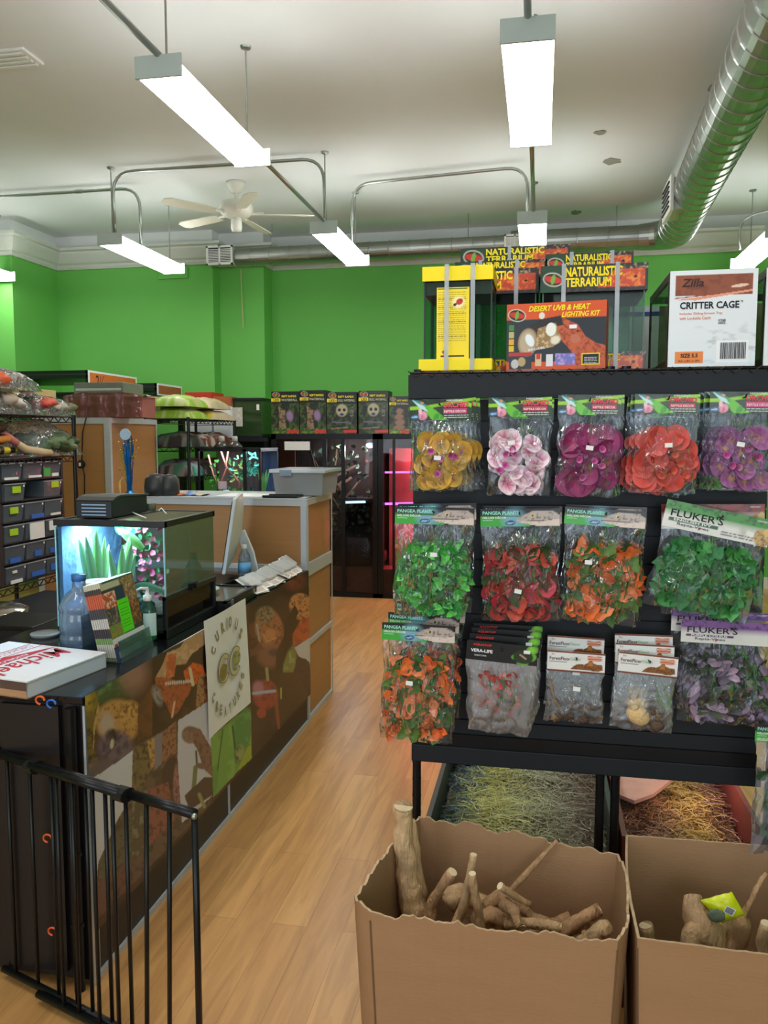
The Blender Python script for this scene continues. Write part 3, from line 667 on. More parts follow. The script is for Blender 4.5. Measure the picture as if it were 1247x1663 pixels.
bag('bag of red and dark green coleus leaves, second in the middle row', 'pangea', 779, 826, 909, 855, 1008, 2.11, leaves([(150, 50, 48), (190, 76, 60), (60, 84, 46), (90, 60, 44), (178, 50, 66)], 7, 130, .023, heart, .055), 7, -1.5, [(.006, .004, .03, 1)], ['red and green coleus bag behind the front one of its stack'], G2, 0, (-.03, -.66), filmc, flare=-.02)
bag('bag of orange and green pointed leaves, third in the middle row', 'pangea', 917, 827, 1050, 855, 1012, 2.11, leaves([(226, 112, 52), (214, 96, 44), (90, 120, 52), (70, 100, 50), (232, 132, 80)], 8, 120, .025, pointy, .045), 8, 3.2, [(.004, .006, .03, -2)], ['orange leaf bag behind the third front bag of the middle row'], G2, 0, (-.17, -.36), filmc, taper=.03)
bag('wide tilted bag of green ivy leaves under a green and white card', 'fluker_green', 1081, 828, 1258, 872, 1002, 2.09, leaves([(54, 128, 60), (40, 104, 52), (80, 150, 80), (46, 116, 66)], 9, 170, .023, ivy, .02), 9, 11.5, (), (), G2, 0, (.28, .13), filmm, skew=.0)
p = P(1075, 818, Y=2.13); q = P(1243, 818, Y=2.13)
t = thing('plant_bag', 'red carded vine bag behind the tilted green ivy bag', 'bagged plastic plant', ((p.x+q.x)/2, 2.135, p.z), group=G2); t.rotation_euler = (0, R(-1), 0)
header('fluker_red', q.x-p.x, .062, t); filmbag(q.x-p.x, .062, .22, .02, t, 31)
G3 = 'small leaf and decor bags in the bottom row'
bag('bag of orange and green leaves hanging lowest at the left end of the rack', 'pangea', 620, 1014, 739, 1042, 1203, 2.03, leaves([(226, 112, 52), (214, 96, 44), (90, 120, 52), (70, 100, 50), (232, 132, 80)], 10, 120, .024, pointy, .04), 10, 1, [(.006, .014, .055, 1), (.018, .034, .10, 2)], ['orange leaf bag just behind the lowest left one, card peeking above', 'rearmost orange leaf bag of the lower left stack'], G3, 0, (-.08, -.38), filmc, flare=.0)
bag('small black carded bag with a red aquatic plant', 'vera', 758, 1045, 874, 1076, 1190, 2.06, leaves([(196, 60, 50), (214, 84, 60), (150, 50, 44)], 11, 70, .011, pointy, .022, spread=.6, bot=.05), 11, 3.5, [(.004, .012, .03, -1), (.007, .023, .055, -2), (.010, .031, .08, -3)], ['black carded aquatic plant bag, second of its stack', 'black carded aquatic plant bag, third of its stack', 'rearmost black carded aquatic plant bag of its stack'], G3, 0, None, film('milky_film', haze=.34, gloss=.2, bump=.4, bscale=12, hazecol=(186, 180, 180)), taper=.16, skew=.006)
def pods(seed, half):
    def f(t, w, z0, z1, T):
        rnd = random.Random(seed); mb = MB(); c1 = tuple(lin((140, 118, 92))); c2 = tuple(lin((96, 74, 58))); c3 = tuple(lin((228, 190, 132)))
        for k in range(8 if not half else 3):
            r = rnd.uniform(.008, .014); x = rnd.uniform(-.35, .35)*w; z = z1+.012+rnd.uniform(0, .045)
            if half: z += .02; x = rnd.uniform(-.05, .35)*w; r = .015
            mb.ell((x, -T*.5, z), (r, r*.9, r*.8), 12, 8, c=rnd.choice([c1, c2]), nz=.5, seed=seed+k)
        if half:
            mb.ell((-w*.10, -T*.62, z1+.042), (.031, .018, .024), 20, 12, c=c3, M=Matrix.Rotation(R(28), 3, 'Y')); mb.ell((w*.22, -T*.6, z1+.022), (.018, .015, .016), 14, 10, c=c2, nz=.1)
        else:
            mb.tube([(-w*.45, -T*.5, z0-.02), (-w*.35, -T*.6, z1+.06), (-w*.15, -T*.5, z1+.015)], .004, 8, c=c1); mb.tube([(-w*.2, -T*.5, z1+.012), (w*.4, -T*.5, z1+.016)], .004, 8, c=c2)
        mb.build('dried_pods', colmat('pod_colour', .8, bump=.6, bscale=220), t, smooth=True, shift=False, recalc=False)
    return f
bag('white carded bag of dried pods and bark, left of the two decor stacks', 'forest', 889, 1059, 983, 1092, 1172, 2.10, pods(1, False), 12, 1.5, [(.0, .03, .04, 0)], ['dried pod bag behind the front one of the left decor stack'], G3, 0, (.02, -.25), film('decor_film', haze=.12, gloss=.26, bump=.4, bscale=14), flare=.02)
bag('white carded bag with a pale half shell and round pods', 'forest', 1005, 1063, 1102, 1097, 1186, 2.07, pods(2, True), 13, 3.5, [(-.006, .018, .03, -3), (-.006, .036, .06, -4)], ['decor bag second in the right decor stack', 'rearmost decor bag of the right decor stack'], G3, 0, None, film('decor_film', haze=.12, gloss=.26, bump=.4, bscale=14), flare=.06, skew=-.004)
bag('wide purple carded bag of dusky coleus vine at the lower right', 'fluker_purple', 1106, 1010, 1272, 1047, 1176, 2.10, leaves([(62, 76, 52), (110, 96, 112), (168, 140, 160), (52, 58, 46), (120, 108, 130)], 14, 120, .024, serr, .03, asp=.5), 14, 1, [(-.018, .018, .04, 0)], ['purple carded vine bag behind the front one, edge peeking out left'], G3, 0, None, filmm)
bag('dark leafy bag cut off by the right edge below the purple carded bag', 'pangea', 1226, 1180, 1350, 1208, 1390, 2.04, leaves([(80, 110, 60), (50, 84, 48)], 15, 30, .02, heart, .05), 15, 0, (), (), G3, 0, None, film('decor_film'))
# ================================================================== tanks and cartons on top of the rack
SZ = 1.836
def glassbox(par, x0, x1, y0, y1, z0, z1, gm=None, e=.004, name='glass_pane', edge=None):
    gm = gm or glassg
    for n, (a, b) in {'front': ((x0, y0, z0), (x1, y0, z1)), 'back': ((x0, y1, z0), (x1, y1, z1))}.items():
        MB().box((a[0], a[1], a[2]), (b[0], b[1]+.003, b[2])).build(name, gm, par)
    for x in (x0, x1): MB().box((x-.0015, y0, z0), (x+.0015, y1, z1)).build(name, gm, par)
    mb = MB()
    for x in (x0, x1):
        for y in (y0, y1): mb.box((x-e/2, y-e/2, z0), (x+e/2, y+e/2, z1))
    mb.build('corner_seal', edge or mat('green_glass_edge', (52, 92, 72), .3), par)
def strap(par, x, y0, y1, z0, z1, label=None):
    mb = MB(); e = .003
    mb.box((x-.006, y0-e-.002, z0), (x+.006, y0-.002, z1+e)); mb.box((x-.006, y0-e, z1), (x+.006, y1, z1+e)); mb.box((x-.006, y1, z0), (x+.006, y1+e, z1+e))
    return mb.build('strap', film('strap_film', haze=.38, gloss=.2, bump=0, hazecol=(225, 230, 235)), par)
def nat(label, x0, x1, yt, yh, Yf, dep, straps=(.22, .72), ybt=None):
    a = P(x0, yt, Y=Yf); b = P(x1, yt, Y=Yf); zt = (a.z+b.z)/2; zh = P((x0+x1)/2, yh, Y=Yf).z; w = b.x-a.x; x0 = a.x; x1 = b.x
    t = thing('terrarium', label, 'glass terrarium', ((x0+x1)/2, Yf, SZ), group='boxed glass terrariums on top of the rack')
    glassbox(t, x0+.008, x1-.008, Yf+.008, Yf+dep-.008, SZ+.004, zh)
    def band(z0, z1, top):
        h = z1-z0; cv = uvcv(w, h, 130, (32, 38, 26)); cv.rect(0, 0, w, h, (34, 44, 28), (70, .52, (18, 20, 16), 1))
        cv.poly([(w*.50, 0), (w*.62, h*.5), (w*.72, h*.86), (w*.86, h*.95), (w*.97, h*.8), (w*.97, 0)], (196, 64, 26), (120, .5, (236, 128, 40), 2)); cv.rect(0, 0, w, h*.14, (24, 22, 18), (140, .5, (70, 50, 30), 4)); cv.rect(w*.72, h*.8, w, h, (40, 34, 28), (160, .55, (170, 150, 120), 4))
        cv.ell(w*.885, h*.5, .005, .004, (20, 10, 8)); cv.poly([(0, 0), (w*.2, 0), (w*.26, h), (0, h)], (24, 62, 34), (60, .6, (16, 40, 24), 6)); logo(cv, w*.12, h*.48, w*.095)
        mb = MB(); sheet(mb, cv, lambda x, y: Vector((x0+x, Yf, z0+y))); dk = tuple(lin((38, 36, 28)))
        mb.box((x0, Yf+.001, z0), (x0+.002, Yf+dep, z1), 0, dk); mb.box((x1-.002, Yf+.001, z0), (x1, Yf+dep, z1), 0, dk); mb.box((x0, Yf+dep-.002, z0), (x1, Yf+dep, z1), 0, dk)
        if top: mb.box((x0, Yf+.001, z1-.002), (x1, Yf+dep, z1), 0, dk)
        o = mb.build('printed_sleeve', prtg, t, recalc=False)
        M = Matrix.Translation((0, Yf, z0)) 
        off = Vector(t.location); Mi = Matrix.Translation(-off)
        for s, fx, fz, fw, fh in (('NATURALISTIC', .235, .56, .53, .36), ('TERRARIUM', .235, .18, .43, .34)):
            text(s, w*fw, h*fh, yel_txt, o, Mi @ Matrix.Translation((x0+w*fx, Yf-.0008, z0+h*fz)), .035)
    band(zh, zt, True); band(SZ, SZ+(zt-zh)*.75, False)
    for s in straps: strap(t, x0+w*s, Yf, Yf+dep, SZ, zt)
    return t
nat('glass terrarium in a printed sleeve, right of centre and frontmost of its kind', 878, 1053, 429, 473, 2.36, .29)
nat('printed glass terrarium standing directly behind the frontmost right one', 886, 1029, 410, 441, 2.70, .26, (.30, .76))
nat('printed glass terrarium mostly hidden behind the yellow banded tank', 696, 875, 438, 478, 2.46, .20, (.32, .80))
nat('printed glass terrarium second from the back on the left, behind the yellow banded tank', 739, 888, 423, 452, 2.70, .22, (.28, .68))
nat('tallest and rearmost printed terrarium, its banner just under the short lamp', 748, 927, 400, 430, 2.96, .30, (.45,))
# yellow banded tank
Yf = 2.235; a = P(687, 434, Y=Yf); b = P(801, 434, Y=Yf); x0, x1, zt = a.x, b.x, a.z; dep = .19
t = thing('terrarium', 'yellow banded glass feeding tank at the left end of the rack top', 'glass terrarium', ((x0+x1)/2, Yf, SZ), group='boxed glass terrariums on top of the rack')
yl = mat('yellow_card', (250, 222, 8), .5, var=.02)
glassbox(t, x0+.004, x1-.004, Yf+.006, Yf+dep-.006, SZ+.02, zt-.03, edge=mat('dark_seal', (30, 50, 44), .4))
def ring(z0, z1, g, nm, closed):
    mb = MB(); mb.box((x0-g, Yf-g, z0), (x1+.0, Yf, z1)); mb.box((x0-g, Yf, z0), (x0, Yf+dep, z1)); mb.box((x1-.001, Yf, z0), (x1+.001, Yf+dep, z1)); mb.box((x0-g, Yf+dep-.002, z0), (x1, Yf+dep, z1))
    if closed: mb.box((x0, Yf, z1-.002), (x1, Yf+dep, z1))
    return mb.build(nm, yl, t, bevel=.001)
ring(zt-.039, zt, .002, 'top_band', True); ring(SZ, SZ+.031, .010, 'bottom_band', False)
MB().box((x0+.004, Yf+.008, zt-.075), (x1-.004, Yf+dep-.008, zt-.041)).build('dark_rim', mat('dark_rim', (46, 50, 42), .5), t)
a = P(709, 467, Y=Yf); b = P(761, 583, Y=Yf); w = b.x-a.x; h = a.z-b.z
cv = uvcv(w, h, 60, (248, 220, 40)); smalltext(cv, .004, w-.008, h-.015, 24, .0056, (150, 130, 40), .0018); cv.rect(.002, h-.006, w-.006, h-.003, (40, 90, 30)); cv.ell(w*.66, h*.79, .017, .016, (244, 236, 170), 0, .5); cv.ell(w*.70, h*.80, .010, .008, (205, 44, 30), 30); cv.ell(w*.56, h*.76, .005, .004, (40, 30, 30), 30); cv.ell(w*.74, h*.82, .002, .002, (30, 20, 20)); cv.rect(w*.12, h*.035, w*.85, h*.055, (40, 40, 20)); logo(cv, w*.25, h*.10, .008); cv.rect(w*.2, h*.38, w*.8, h*.60, (248, 220, 40)) if False else None
panel('label_card', cv, Matrix.Translation((a.x, Yf+.004, b.z)), prt, t)
for px in (726, 768): strap(t, P(px, 500, Y=Yf).x, Yf-.010, Yf+dep, SZ, zt)
# desert lighting kit carton
A = P(822, 590, Y=2.27); A.z = SZ; B = P(983, 590, Y=2.235); B.z = SZ; zt = P(822, 495, Y=2.27).z; ex = (B-A); w = ex.length; h = zt-SZ
t = thing('lighting_kit_box', 'orange and black lighting kit carton with a lizard picture, in front of the terrariums', 'carton', A)
M = frame((0, 0, 0), ex, (0, 0, 1))
cv = uvcv(w, h, 190, (40, 46, 52)); cv.rect(0, h*.76, w, h, (214, 84, 34)); cv.rect(0, 0, w, h*.12, (214, 84, 34)); cv.rect(0, 0, w*.022, h*.14, (214, 84, 34))
cv.poly([(w*.50, h*.72), (w*.58, h*.76), (w*.72, h*.66), (w*.80, h*.48), (w*.90, h*.38), (w, h*.34), (w, 0), (w*.72, 0), (w*.70, h*.18), (w*.62, h*.34), (w*.52, h*.50)], (196, 92, 54), (160, .5, (150, 64, 40), 5)); cv.ell(w*.70, h*.45, w*.05, h*.07, (190, 110, 80), -20); cv.ell(w*.72, h*.56, .003, .003, (30, 20, 15))
cv.poly([(w*.16, h*.60), (w*.36, h*.76), (w*.55, h*.80), (w*.58, h*.66), (w*.35, h*.60), (w*.18, h*.40)], (44, 38, 34))
cv.ell(w*.22, h*.42, w*.10, h*.21, (150, 122, 88), -6); cv.ell(w*.215, h*.42, w*.082, h*.18, (190, 170, 140), -6, .4); cv.ell(w*.24, h*.45, w*.04, h*.10, (232, 238, 240), 25)
cv.poly([(w*.30, h*.30), (w*.32, h*.62), (w*.50, h*.70), (w*.56, h*.46), (w*.48, h*.34)], (150, 118, 74), (120, .5, (210, 180, 130), 2)); cv.ell(w*.455, h*.60, w*.052, h*.10, (236, 236, 226)); cv.ell(w*.50, h*.44, w*.05, h*.06, (230, 220, 196), 20, .5); cv.ell(w*.36, h*.81, w*.03, h*.05, (220, 218, 200))
for k, c_ in enumerate(((70, 130, 50), (190, 180, 120), (236, 170, 50), (226, 190, 40))): cv.rect(w*.025, h*(.60-k*.105), w*.075, h*(.69-k*.105), c_)
cv.rect(w*.025, h*.22, w*.26, h*.27, (190, 50, 44)); cv.rect(w*.03, h*.02, w*.26, h*.20, (50, 52, 58)); cv.ell(w*.09, h*.10, w*.04, h*.07, (200, 196, 190)); cv.ell(w*.16, h*.13, w*.04, h*.07, (190, 160, 110)); cv.rect(w*.30, h*.06, w*.36, h*.24, (220, 190, 150)); cv.rect(w*.31, h*.16, w*.35, h*.25, (200, 60, 40)); cv.rect(w*.41, h*.05, w*.48, h*.23, (226, 222, 224)); cv.rect(w*.50, h*.07, w*.70, h*.24, (120, 116, 190), (160, .5, (190, 160, 210), 3))
cv.rect(w*.765, h*.06, w*.945, h*.23, (240, 210, 30)); cv.rect(w*.775, h*.075, w*.935, h*.215, (20, 20, 22)); smalltext(cv, w*.79, w*.92, h*.19, 5, h*.026, (220, 220, 220), .0012); logo(cv, w*.105, h*.83, w*.092); cv.rect(w*.64, h*.60, w*.71, h*.66, (236, 236, 236))
o = panel('front_print', cv, M @ Matrix.Translation((0, -.0005, 0)), prtg, t, shift=False)
for s, x, z, tw, th in (('DESERT UVB & HEAT', .225, .875, .62, .085), ('LIGHTING KIT', .56, .775, .38, .078)): text(s, w*tw, h*th, yel_txt, o, M @ Matrix.Translation((w*x, -.0012, h*z)), .03, .25)
text('INCLUDES:', w*.17, h*.035, wht_txt, o, M @ Matrix.Translation((w*.23, -.0012, h*.285)) @ Matrix.Rotation(R(-8), 4, 'Y'), .02)
mb = MB(); mb.box((0, 0, 0), (w, .10, h), M=M); mb.build('carton', mat('orange_carton', (196, 80, 36), .5), t, shift=False)
# critter cage cartons
def critter(x0, label, Yf=2.23, xr_=None):
    x0p = x0; w = .212; zt = P(1085, 441, Y=Yf).z; h = zt-SZ
    t = thing('critter_cage', label, 'boxed glass cage', (x0, Yf, SZ), group='boxed cages at the right of the rack top')
    cv = uvcv(w, h, 120, (226, 230, 234)); cv.rect(w*.06, h*.74, w*.945, h*.95, (142, 74, 42), (60, .5, (128, 62, 34), 1)); cv.poly([(w*.06, h*.70), (w*.3, h*.72), (w*.945, h*.79), (w*.945, h*.77), (w*.3, h*.69)], (230, 150, 120)); cv.line((w*.06, h*.715), (w*.5, h*.745), .0012, (150, 60, 40))
    cv.ell(w*.80, h*.83, w*.10, h*.016, (236, 196, 176), 6); cv.ell(w*.30, h*.82, w*.12, h*.02, (120, 60, 34), 0)
    cv.rect(w*.08, h*.03, w*.41, h*.155, (232, 130, 50)); cv.mot((cv.Y < h*.5)*(cv.X > w*.3)*np.clip(1-abs(cv.Y/h-.22)/.3, 0, 1), 38, .55, (170, 174, 178), 9, 90, 5, .7)
    smalltext(cv, w*.56, w*.92, h*.42, 8, .0036, (110, 114, 118), .0012); cv.rect(w*.57, h*.44, w*.65, h*.49, (90, 94, 98), (600, .5, (220, 220, 220), 3)); cv.rect(w*.56, h*.04, w*.92, h*.27, (240, 240, 240))
    M = Matrix.Translation((0, -.002, 0)); o = panel('front_print', cv, M, prt, t, shift=False)
    MB().box((0, -.0012, 0), (w, .004, h)).build('carton', mat('white_carton', (222, 226, 230), .6, var=.02), t, shift=False)
    Mt = lambda x, z: Matrix.Translation((w*x, -.0028, h*z))
    text('Zilla', w*.26, h*.085, mat('dark_brown_ink', (58, 26, 14), .6), o, Mt(.13, .83), .02, .2); text('CRITTER CAGE', w*.68, h*.075, blk_txt, o, Mt(.12, .60), .03)
    text('™', w*.03, h*.02, blk_txt, o, Mt(.81, .66), .0)
    text('Includes Sliding Screen Top', w*.49, h*.032, org_txt, o, Mt(.12, .535), .01); text('with Lockable Catch', w*.36, h*.032, org_txt, o, Mt(.12, .49), .01)
    text('SIZE 5.5', w*.20, h*.042, blk_txt, o, Mt(.145, .095), .03); text('16¼ x 8¼ x 10½', w*.25, h*.022, blk_txt, o, Mt(.12, .05), .01)
    mb = MB(); rnd = random.Random(4); x = w*.60
    while x < w*.89:
        b = rnd.uniform(.0006, .0024); mb.box((x, -.0031, h*.075), (x+b, -.0028, h*.245)); x += b+rnd.uniform(.0008, .002)
    mb.build('barcode', blk_txt, o, shift=False)
    mb = MB(); D = .40
    for z in (0, h-.02): mb.box((0, .004, z), (.006, D, z+.02)); mb.box((w-.006, .004, z), (w, D, z+.02)); mb.box((0, D-.006, z), (w, D, z+.02))
    for x in (0, w-.006): mb.box((x, D-.008, 0), (x+.006, D, h)); mb.box((x, .02, .02), (x+.004, .03, h-.02))
    mb.build('cage_frame', mat('brown_black_frame', (52, 42, 36), .4), t, shift=False)
    for x in (.002, w-.002): MB().box((x-.001, .004, .02), (x+.001, D, h-.02)).build('glass_pane', glassg, t, shift=False)
    mb = MB()
    for k in range(30): mb.box((0, .01+k*.013, h-.001), (w, .012+k*.013, h))
    mb.build('screen_top', blackm, t, shift=False); MB().box((.01, .25, .01), (w-.01, .26, h*.8)).build('insert_card', mat('tan_card', (150, 140, 108), .8, var=.3), t, shift=False)
x0 = P(1084, 590, Y=2.23).x
critter(x0, 'white critter cage carton with a brown band, wholly in view right of the terrariums'); critter(x0+.2325, 'white critter cage carton cut off by the right edge of the photo')
# blue striped carton behind
a = P(905, 500, Y=3.0); b = P(1062, 500, Y=3.0)
t = thing('storage_carton', 'pale carton with a blue stripe seen through the terrarium glass', 'carton', (a.x, 3.0, SZ))
mb = MB(); mb.box((a.x, 3.02, SZ), (b.x+.05, 3.09, a.z)); mb.build('carton', mat('grey_carton', (196, 200, 202), .7), t)
MB().box((a.x, 3.018, a.z-.035), (b.x+.05, 3.02, a.z-.02)).build('stripe', blu_txt, t); o = text('100', .07, .028, blu_txt, t, Matrix.Translation((.18, .016, P(1000, 541, Y=3.0).z-SZ)), .01)
# ================================================================== hay pen under the rack
card_m = mat('cardboard', (162, 124, 88), .75, var=.05, scale=5, bump=.08, bscale=40, stretch=(1, 1, 6))
card_e = mat('torn_cardboard_edge', (200, 168, 132), .9, var=.15, scale=60)
hz = .42
pen_x0 = P(705, 1310, Z=hz+.04).x; pen_x1 = P(1212, 1350, Z=hz).x
t = thing('hay_pen', 'dark framed pen full of hay under the display rack, left half', 'animal pen', (pen_x0, 2.32, 0))
pf = mat('pen_frame', (44, 60, 58), .4)
mb = MB(); xm_ = P(985, 1300, Z=hz).x
def pen(t, x0, x1, y0=2.30, y1=3.06, m=pf):
    for nm, a, b in (('side_wall', (x0, y0, 0), (x0+.015, y1, hz+.10)), ('side_wall', (x1-.015, y0, 0), (x1, y1, hz+.10)), ('front_wall', (x0, y0, 0), (x1, y0+.012, hz+.0)), ('back_wall', (x0, y1-.012, 0), (x1, y1, hz+.14))): MB().box(a, b).build(nm, m, t)
    MB().box((x0+.015, y0+.012, .0), (x1-.015, y1-.012, hz-.05)).build('bedding', mat('bedding', (128, 108, 80), .95, var=.3, bump=.5), t)
pen(t, pen_x0, xm_-.005)
t_r = thing('hay_pen', 'pen full of hay under the display rack, right half with reddish wall', 'animal pen', (xm_, 2.32, 0)); pen(t_r, xm_+.005, pen_x1, m=mat('red_brown_pen', (120, 60, 54), .5))
def hay(x0, x1, n, label, cols, seed, y0=2.33, y1=3.03):
    rnd = random.Random(seed); mb = MB()
    mb.surf(lambda u, v: Vector((x0+(x1-x0)*u, y0+(y1-y0)*v, hz-.03+.03*mn.noise(Vector((u*4, v*4, seed))))), 14, 14, cf=lambda u, v: tuple(lin((130, 116, 84))))
    for k in range(n):
        x = rnd.uniform(x0+.01, x1-.01); y = rnd.uniform(y0, y1); z = hz-.01+.035*mn.noise(Vector(((x-x0)/(x1-x0)*4, (y-y0)/(y1-y0)*4, seed)))+rnd.uniform(-.015, .02)
        a = rnd.uniform(0, 2*PI); L = rnd.uniform(.03, .09); d = Vector((math.cos(a), math.sin(a), rnd.uniform(-.2, .25)))*L/2
        f = (x-x0)/(x1-x0)+rnd.uniform(-.12, .12); c = cols[min(len(cols)-1, max(0, int(f*len(cols))))]; s = rnd.uniform(.75, 1.2)
        p = Vector((x, y, z)); q = Vector((rnd.uniform(-1, 1), rnd.uniform(-1, 1), .3))*.008; c = tuple(float(v)*s for v in lin(c))
        mb.tube([p-d, p+q, p+d], .0011, 3, c=c, caps=False)
    o = mb.build('hay', leafm, recalc=False); tag(o, label, 'hay', kind='stuff')
hay(pen_x0+.02, xm_-.02, 4200, 'loose green and straw coloured hay heaped in the left pen', [(130, 150, 160), (214, 214, 140), (224, 220, 150), (214, 212, 164), (206, 204, 172), (190, 182, 158), (170, 150, 130)], 1)
hay(xm_+.02, pen_x1-.02, 3000, 'loose brown and yellow hay heaped in the right pen', [(170, 140, 120), (176, 144, 120), (190, 160, 120), (214, 196, 120), (224, 206, 124), (150, 120, 106)], 2)
a = P(985, 1262, Z=hz+.05); b = P(1080, 1290, Z=hz+.05)
mb = MB(); mb.prism([P(*q, Z=hz+.045) for q in ((985, 1255), (1075, 1262), (1092, 1270), (1060, 1295), (1030, 1306), (990, 1290))], (0, 0, .012))
tag(mb.build('bark_slab', mat('pink_stained_wood', (214, 176, 160), .8, var=.2, scale=15)), 'pale pink stained flat wood slab lying on the hay in the right pen', 'wood slab')
l = bpy.data.lights.new('heat_lamp', 'POINT'); l.energy = .9; l.color = (1, .5, .42); l.shadow_soft_size = .04; o = bpy.data.objects.new('heat_lamp', l); COL.objects.link(o); o.location = (pen_x1-.12, 2.7, .60)
# ================================================================== torn cardboard boxes
def carton(label, rim, bot, seed, rag=1.0, th=.006):
    rim = [Vector(p) for p in rim]; bot = [Vector(p) for p in bot]; n = len(rim); c0 = sum(rim, Vector())/n
    t = thing('cardboard_box', label, 'cardboard box', (c0.x, c0.y, 0)); rnd = random.Random(seed)
    for k in range(n):
        a, b = rim[k], rim[(k+1) % n]; c, d = bot[k], bot[(k+1) % n]; L = (b-a).length; N = max(3, int(L/.008)); mb = MB()
        nrm = (b-a).cross(Vector((0, 0, 1))).normalized()
        if nrm.dot(c0-(a+b)/2) < 0: nrm = -nrm
        vs = []; vo = []
        for i in range(N+1):
            f = i/N; top = a.lerp(b, f); bt = c.lerp(d, f); r = rag*(.014*mn.noise(Vector((f*L*14, seed, k*7.1)))+.010*mn.noise(Vector((f*L*60, seed, k*3.1))))*min(1, min(f, 1-f)*8+.15)
            top = top+Vector((0, 0, r)); bul = nrm*(-.010*math.sin(PI*f))
            for z in (0, .5, 1): q = bt.lerp(top, z)+bul*(z); vs.append(q); vo.append(q+nrm*th)
        fs = []; K = 3; M0 = len(vs)
        for i in range(N):
            for j in range(2):
                p = i*K+j; fs.append((p, p+K, p+K+1, p+1)); fs.append((M0+p, M0+p+1, M0+p+K+1, M0+p+K))
        mb.add(vs+vo, fs, 0); te = [(i*K+2, (i+1)*K+2, M0+(i+1)*K+2, M0+i*K+2) for i in range(N)]; mb.f += te; mb.m += [1]*len(te)
        mb.build('side_panel', [card_m, card_e], t)
    mb = MB()
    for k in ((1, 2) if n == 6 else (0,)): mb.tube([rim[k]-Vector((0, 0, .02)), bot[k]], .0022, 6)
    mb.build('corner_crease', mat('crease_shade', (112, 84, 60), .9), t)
    mb = MB(); mb.prism(bot, (0, 0, .006)); mb.build('base', card_m, t)
    return t
zr = .62
def Z(px, py, z=zr): return P(px, py, Z=z)
rim = [Z(575, 1455), Z(601, 1481), Z(1003, 1529), Z(1021, 1478), Z(1005, 1387), Z(680, 1326)]
cen = sum(rim, Vector())/6
bot = [Vector((cen.x+(p.x-cen.x)*.90, cen.y+(p.y-cen.y)*.93, .002)) for p in rim]; bot = [bot[i].lerp(Vector((bot[i].x, bot[i].y, 0)), 0) for i in range(6)]
carton('torn topped brown cardboard box of driftwood, fully in view at the bottom', rim, bot, 1)
rim2 = [Z(1035, 1524), Vector((.95, 1.66, zr)), Vector((.98, 2.11, zr)), Z(1016, 1356)]
bot2 = [Vector((.235, 1.668, .002)), Vector((.93, 1.68, .002)), Vector((.95, 2.10, .002)), Vector((.245, 2.09, .002))]
carton('brown cardboard box cut off by the right edge, holding a big forked branch', rim2, bot2, 2, .15)
# ------------------------------------------------------------------ driftwood
wood = [mat('driftwood', (204, 166, 122), .75, var=.42, scale=7, bump=1, bscale=24, stretch=(4, 4, 1)), mat('brown_driftwood', (178, 138, 98), .75, var=.45, scale=7, bump=1, bscale=30, stretch=(3, 3, 1))]
cut = mat('sawn_end', (228, 204, 164), .8, var=.1, scale=60)
def drift(label, pts, rad, m=0, seed=0, knots=2, sq=1, cutend=True, branches=()):
    pts = [Vector(p) for p in pts]; rad = rad if hasattr(rad, '__len__') else [rad]*len(pts); P_ = []; R_ = []
    for i in range(len(pts)-1):
        n = max(3, int((pts[i+1]-pts[i]).length/.012))
        for k in range(n):
            f = k/n; q = pts[i].lerp(pts[i+1], f); r = rad[i]*(1-f)+rad[i+1]*f; w = Vector((mn.noise(q*14+Vector((seed, 0, 0))), mn.noise(q*14+Vector((0, seed, 3))), 0))*r*.5*(0 if (i == 0 and k == 0) else 1)
            P_.append(q+w); R_.append(r*(1+.16*mn.noise(q*30+Vector((seed, 1, 2)))))
    P_.append(pts[-1]); R_.append(rad[-1])
    mb = MB(); mb.tube(P_, R_, 12, sq=sq)
    vs = mb.v
    for i, v in enumerate(vs):
        v = Vector(v); c = P_[i//12]; d = v-c; vs[i] = tuple(c+d*(1+.30*mn.noise(v*38+Vector((seed, 5, 1)))))
    rnd = random.Random(seed)
    for k in range(knots):
        i = rnd.randrange(2, max(3, len(P_)-2)); d = Vector((rnd.uniform(-1, 1), rnd.uniform(-1, 0), rnd.uniform(-.3, 1))).normalized(); mb.tube([P_[i], P_[i]+d*R_[i]*1.25], [R_[i]*.5, R_[i]*.3], 8)
    for bp, br in branches:
        mb.tube([Vector(b) for b in bp], br, 10)
    o = mb.build('driftwood_branch', wood[m], smooth=True)
    if cutend:
        d = (pts[0]-pts[1]).normalized(); MB().tube([P_[0]-d*.001, P_[0]+d*.0012], R_[0]*.93, 14).build('sawn_end', cut, o, shift=False)
    return tag(o, label, 'driftwood', 'driftwood in the cardboard boxes')
def D(px, py, Y): return P(px, py, Y=Y)
def inb(p): return p
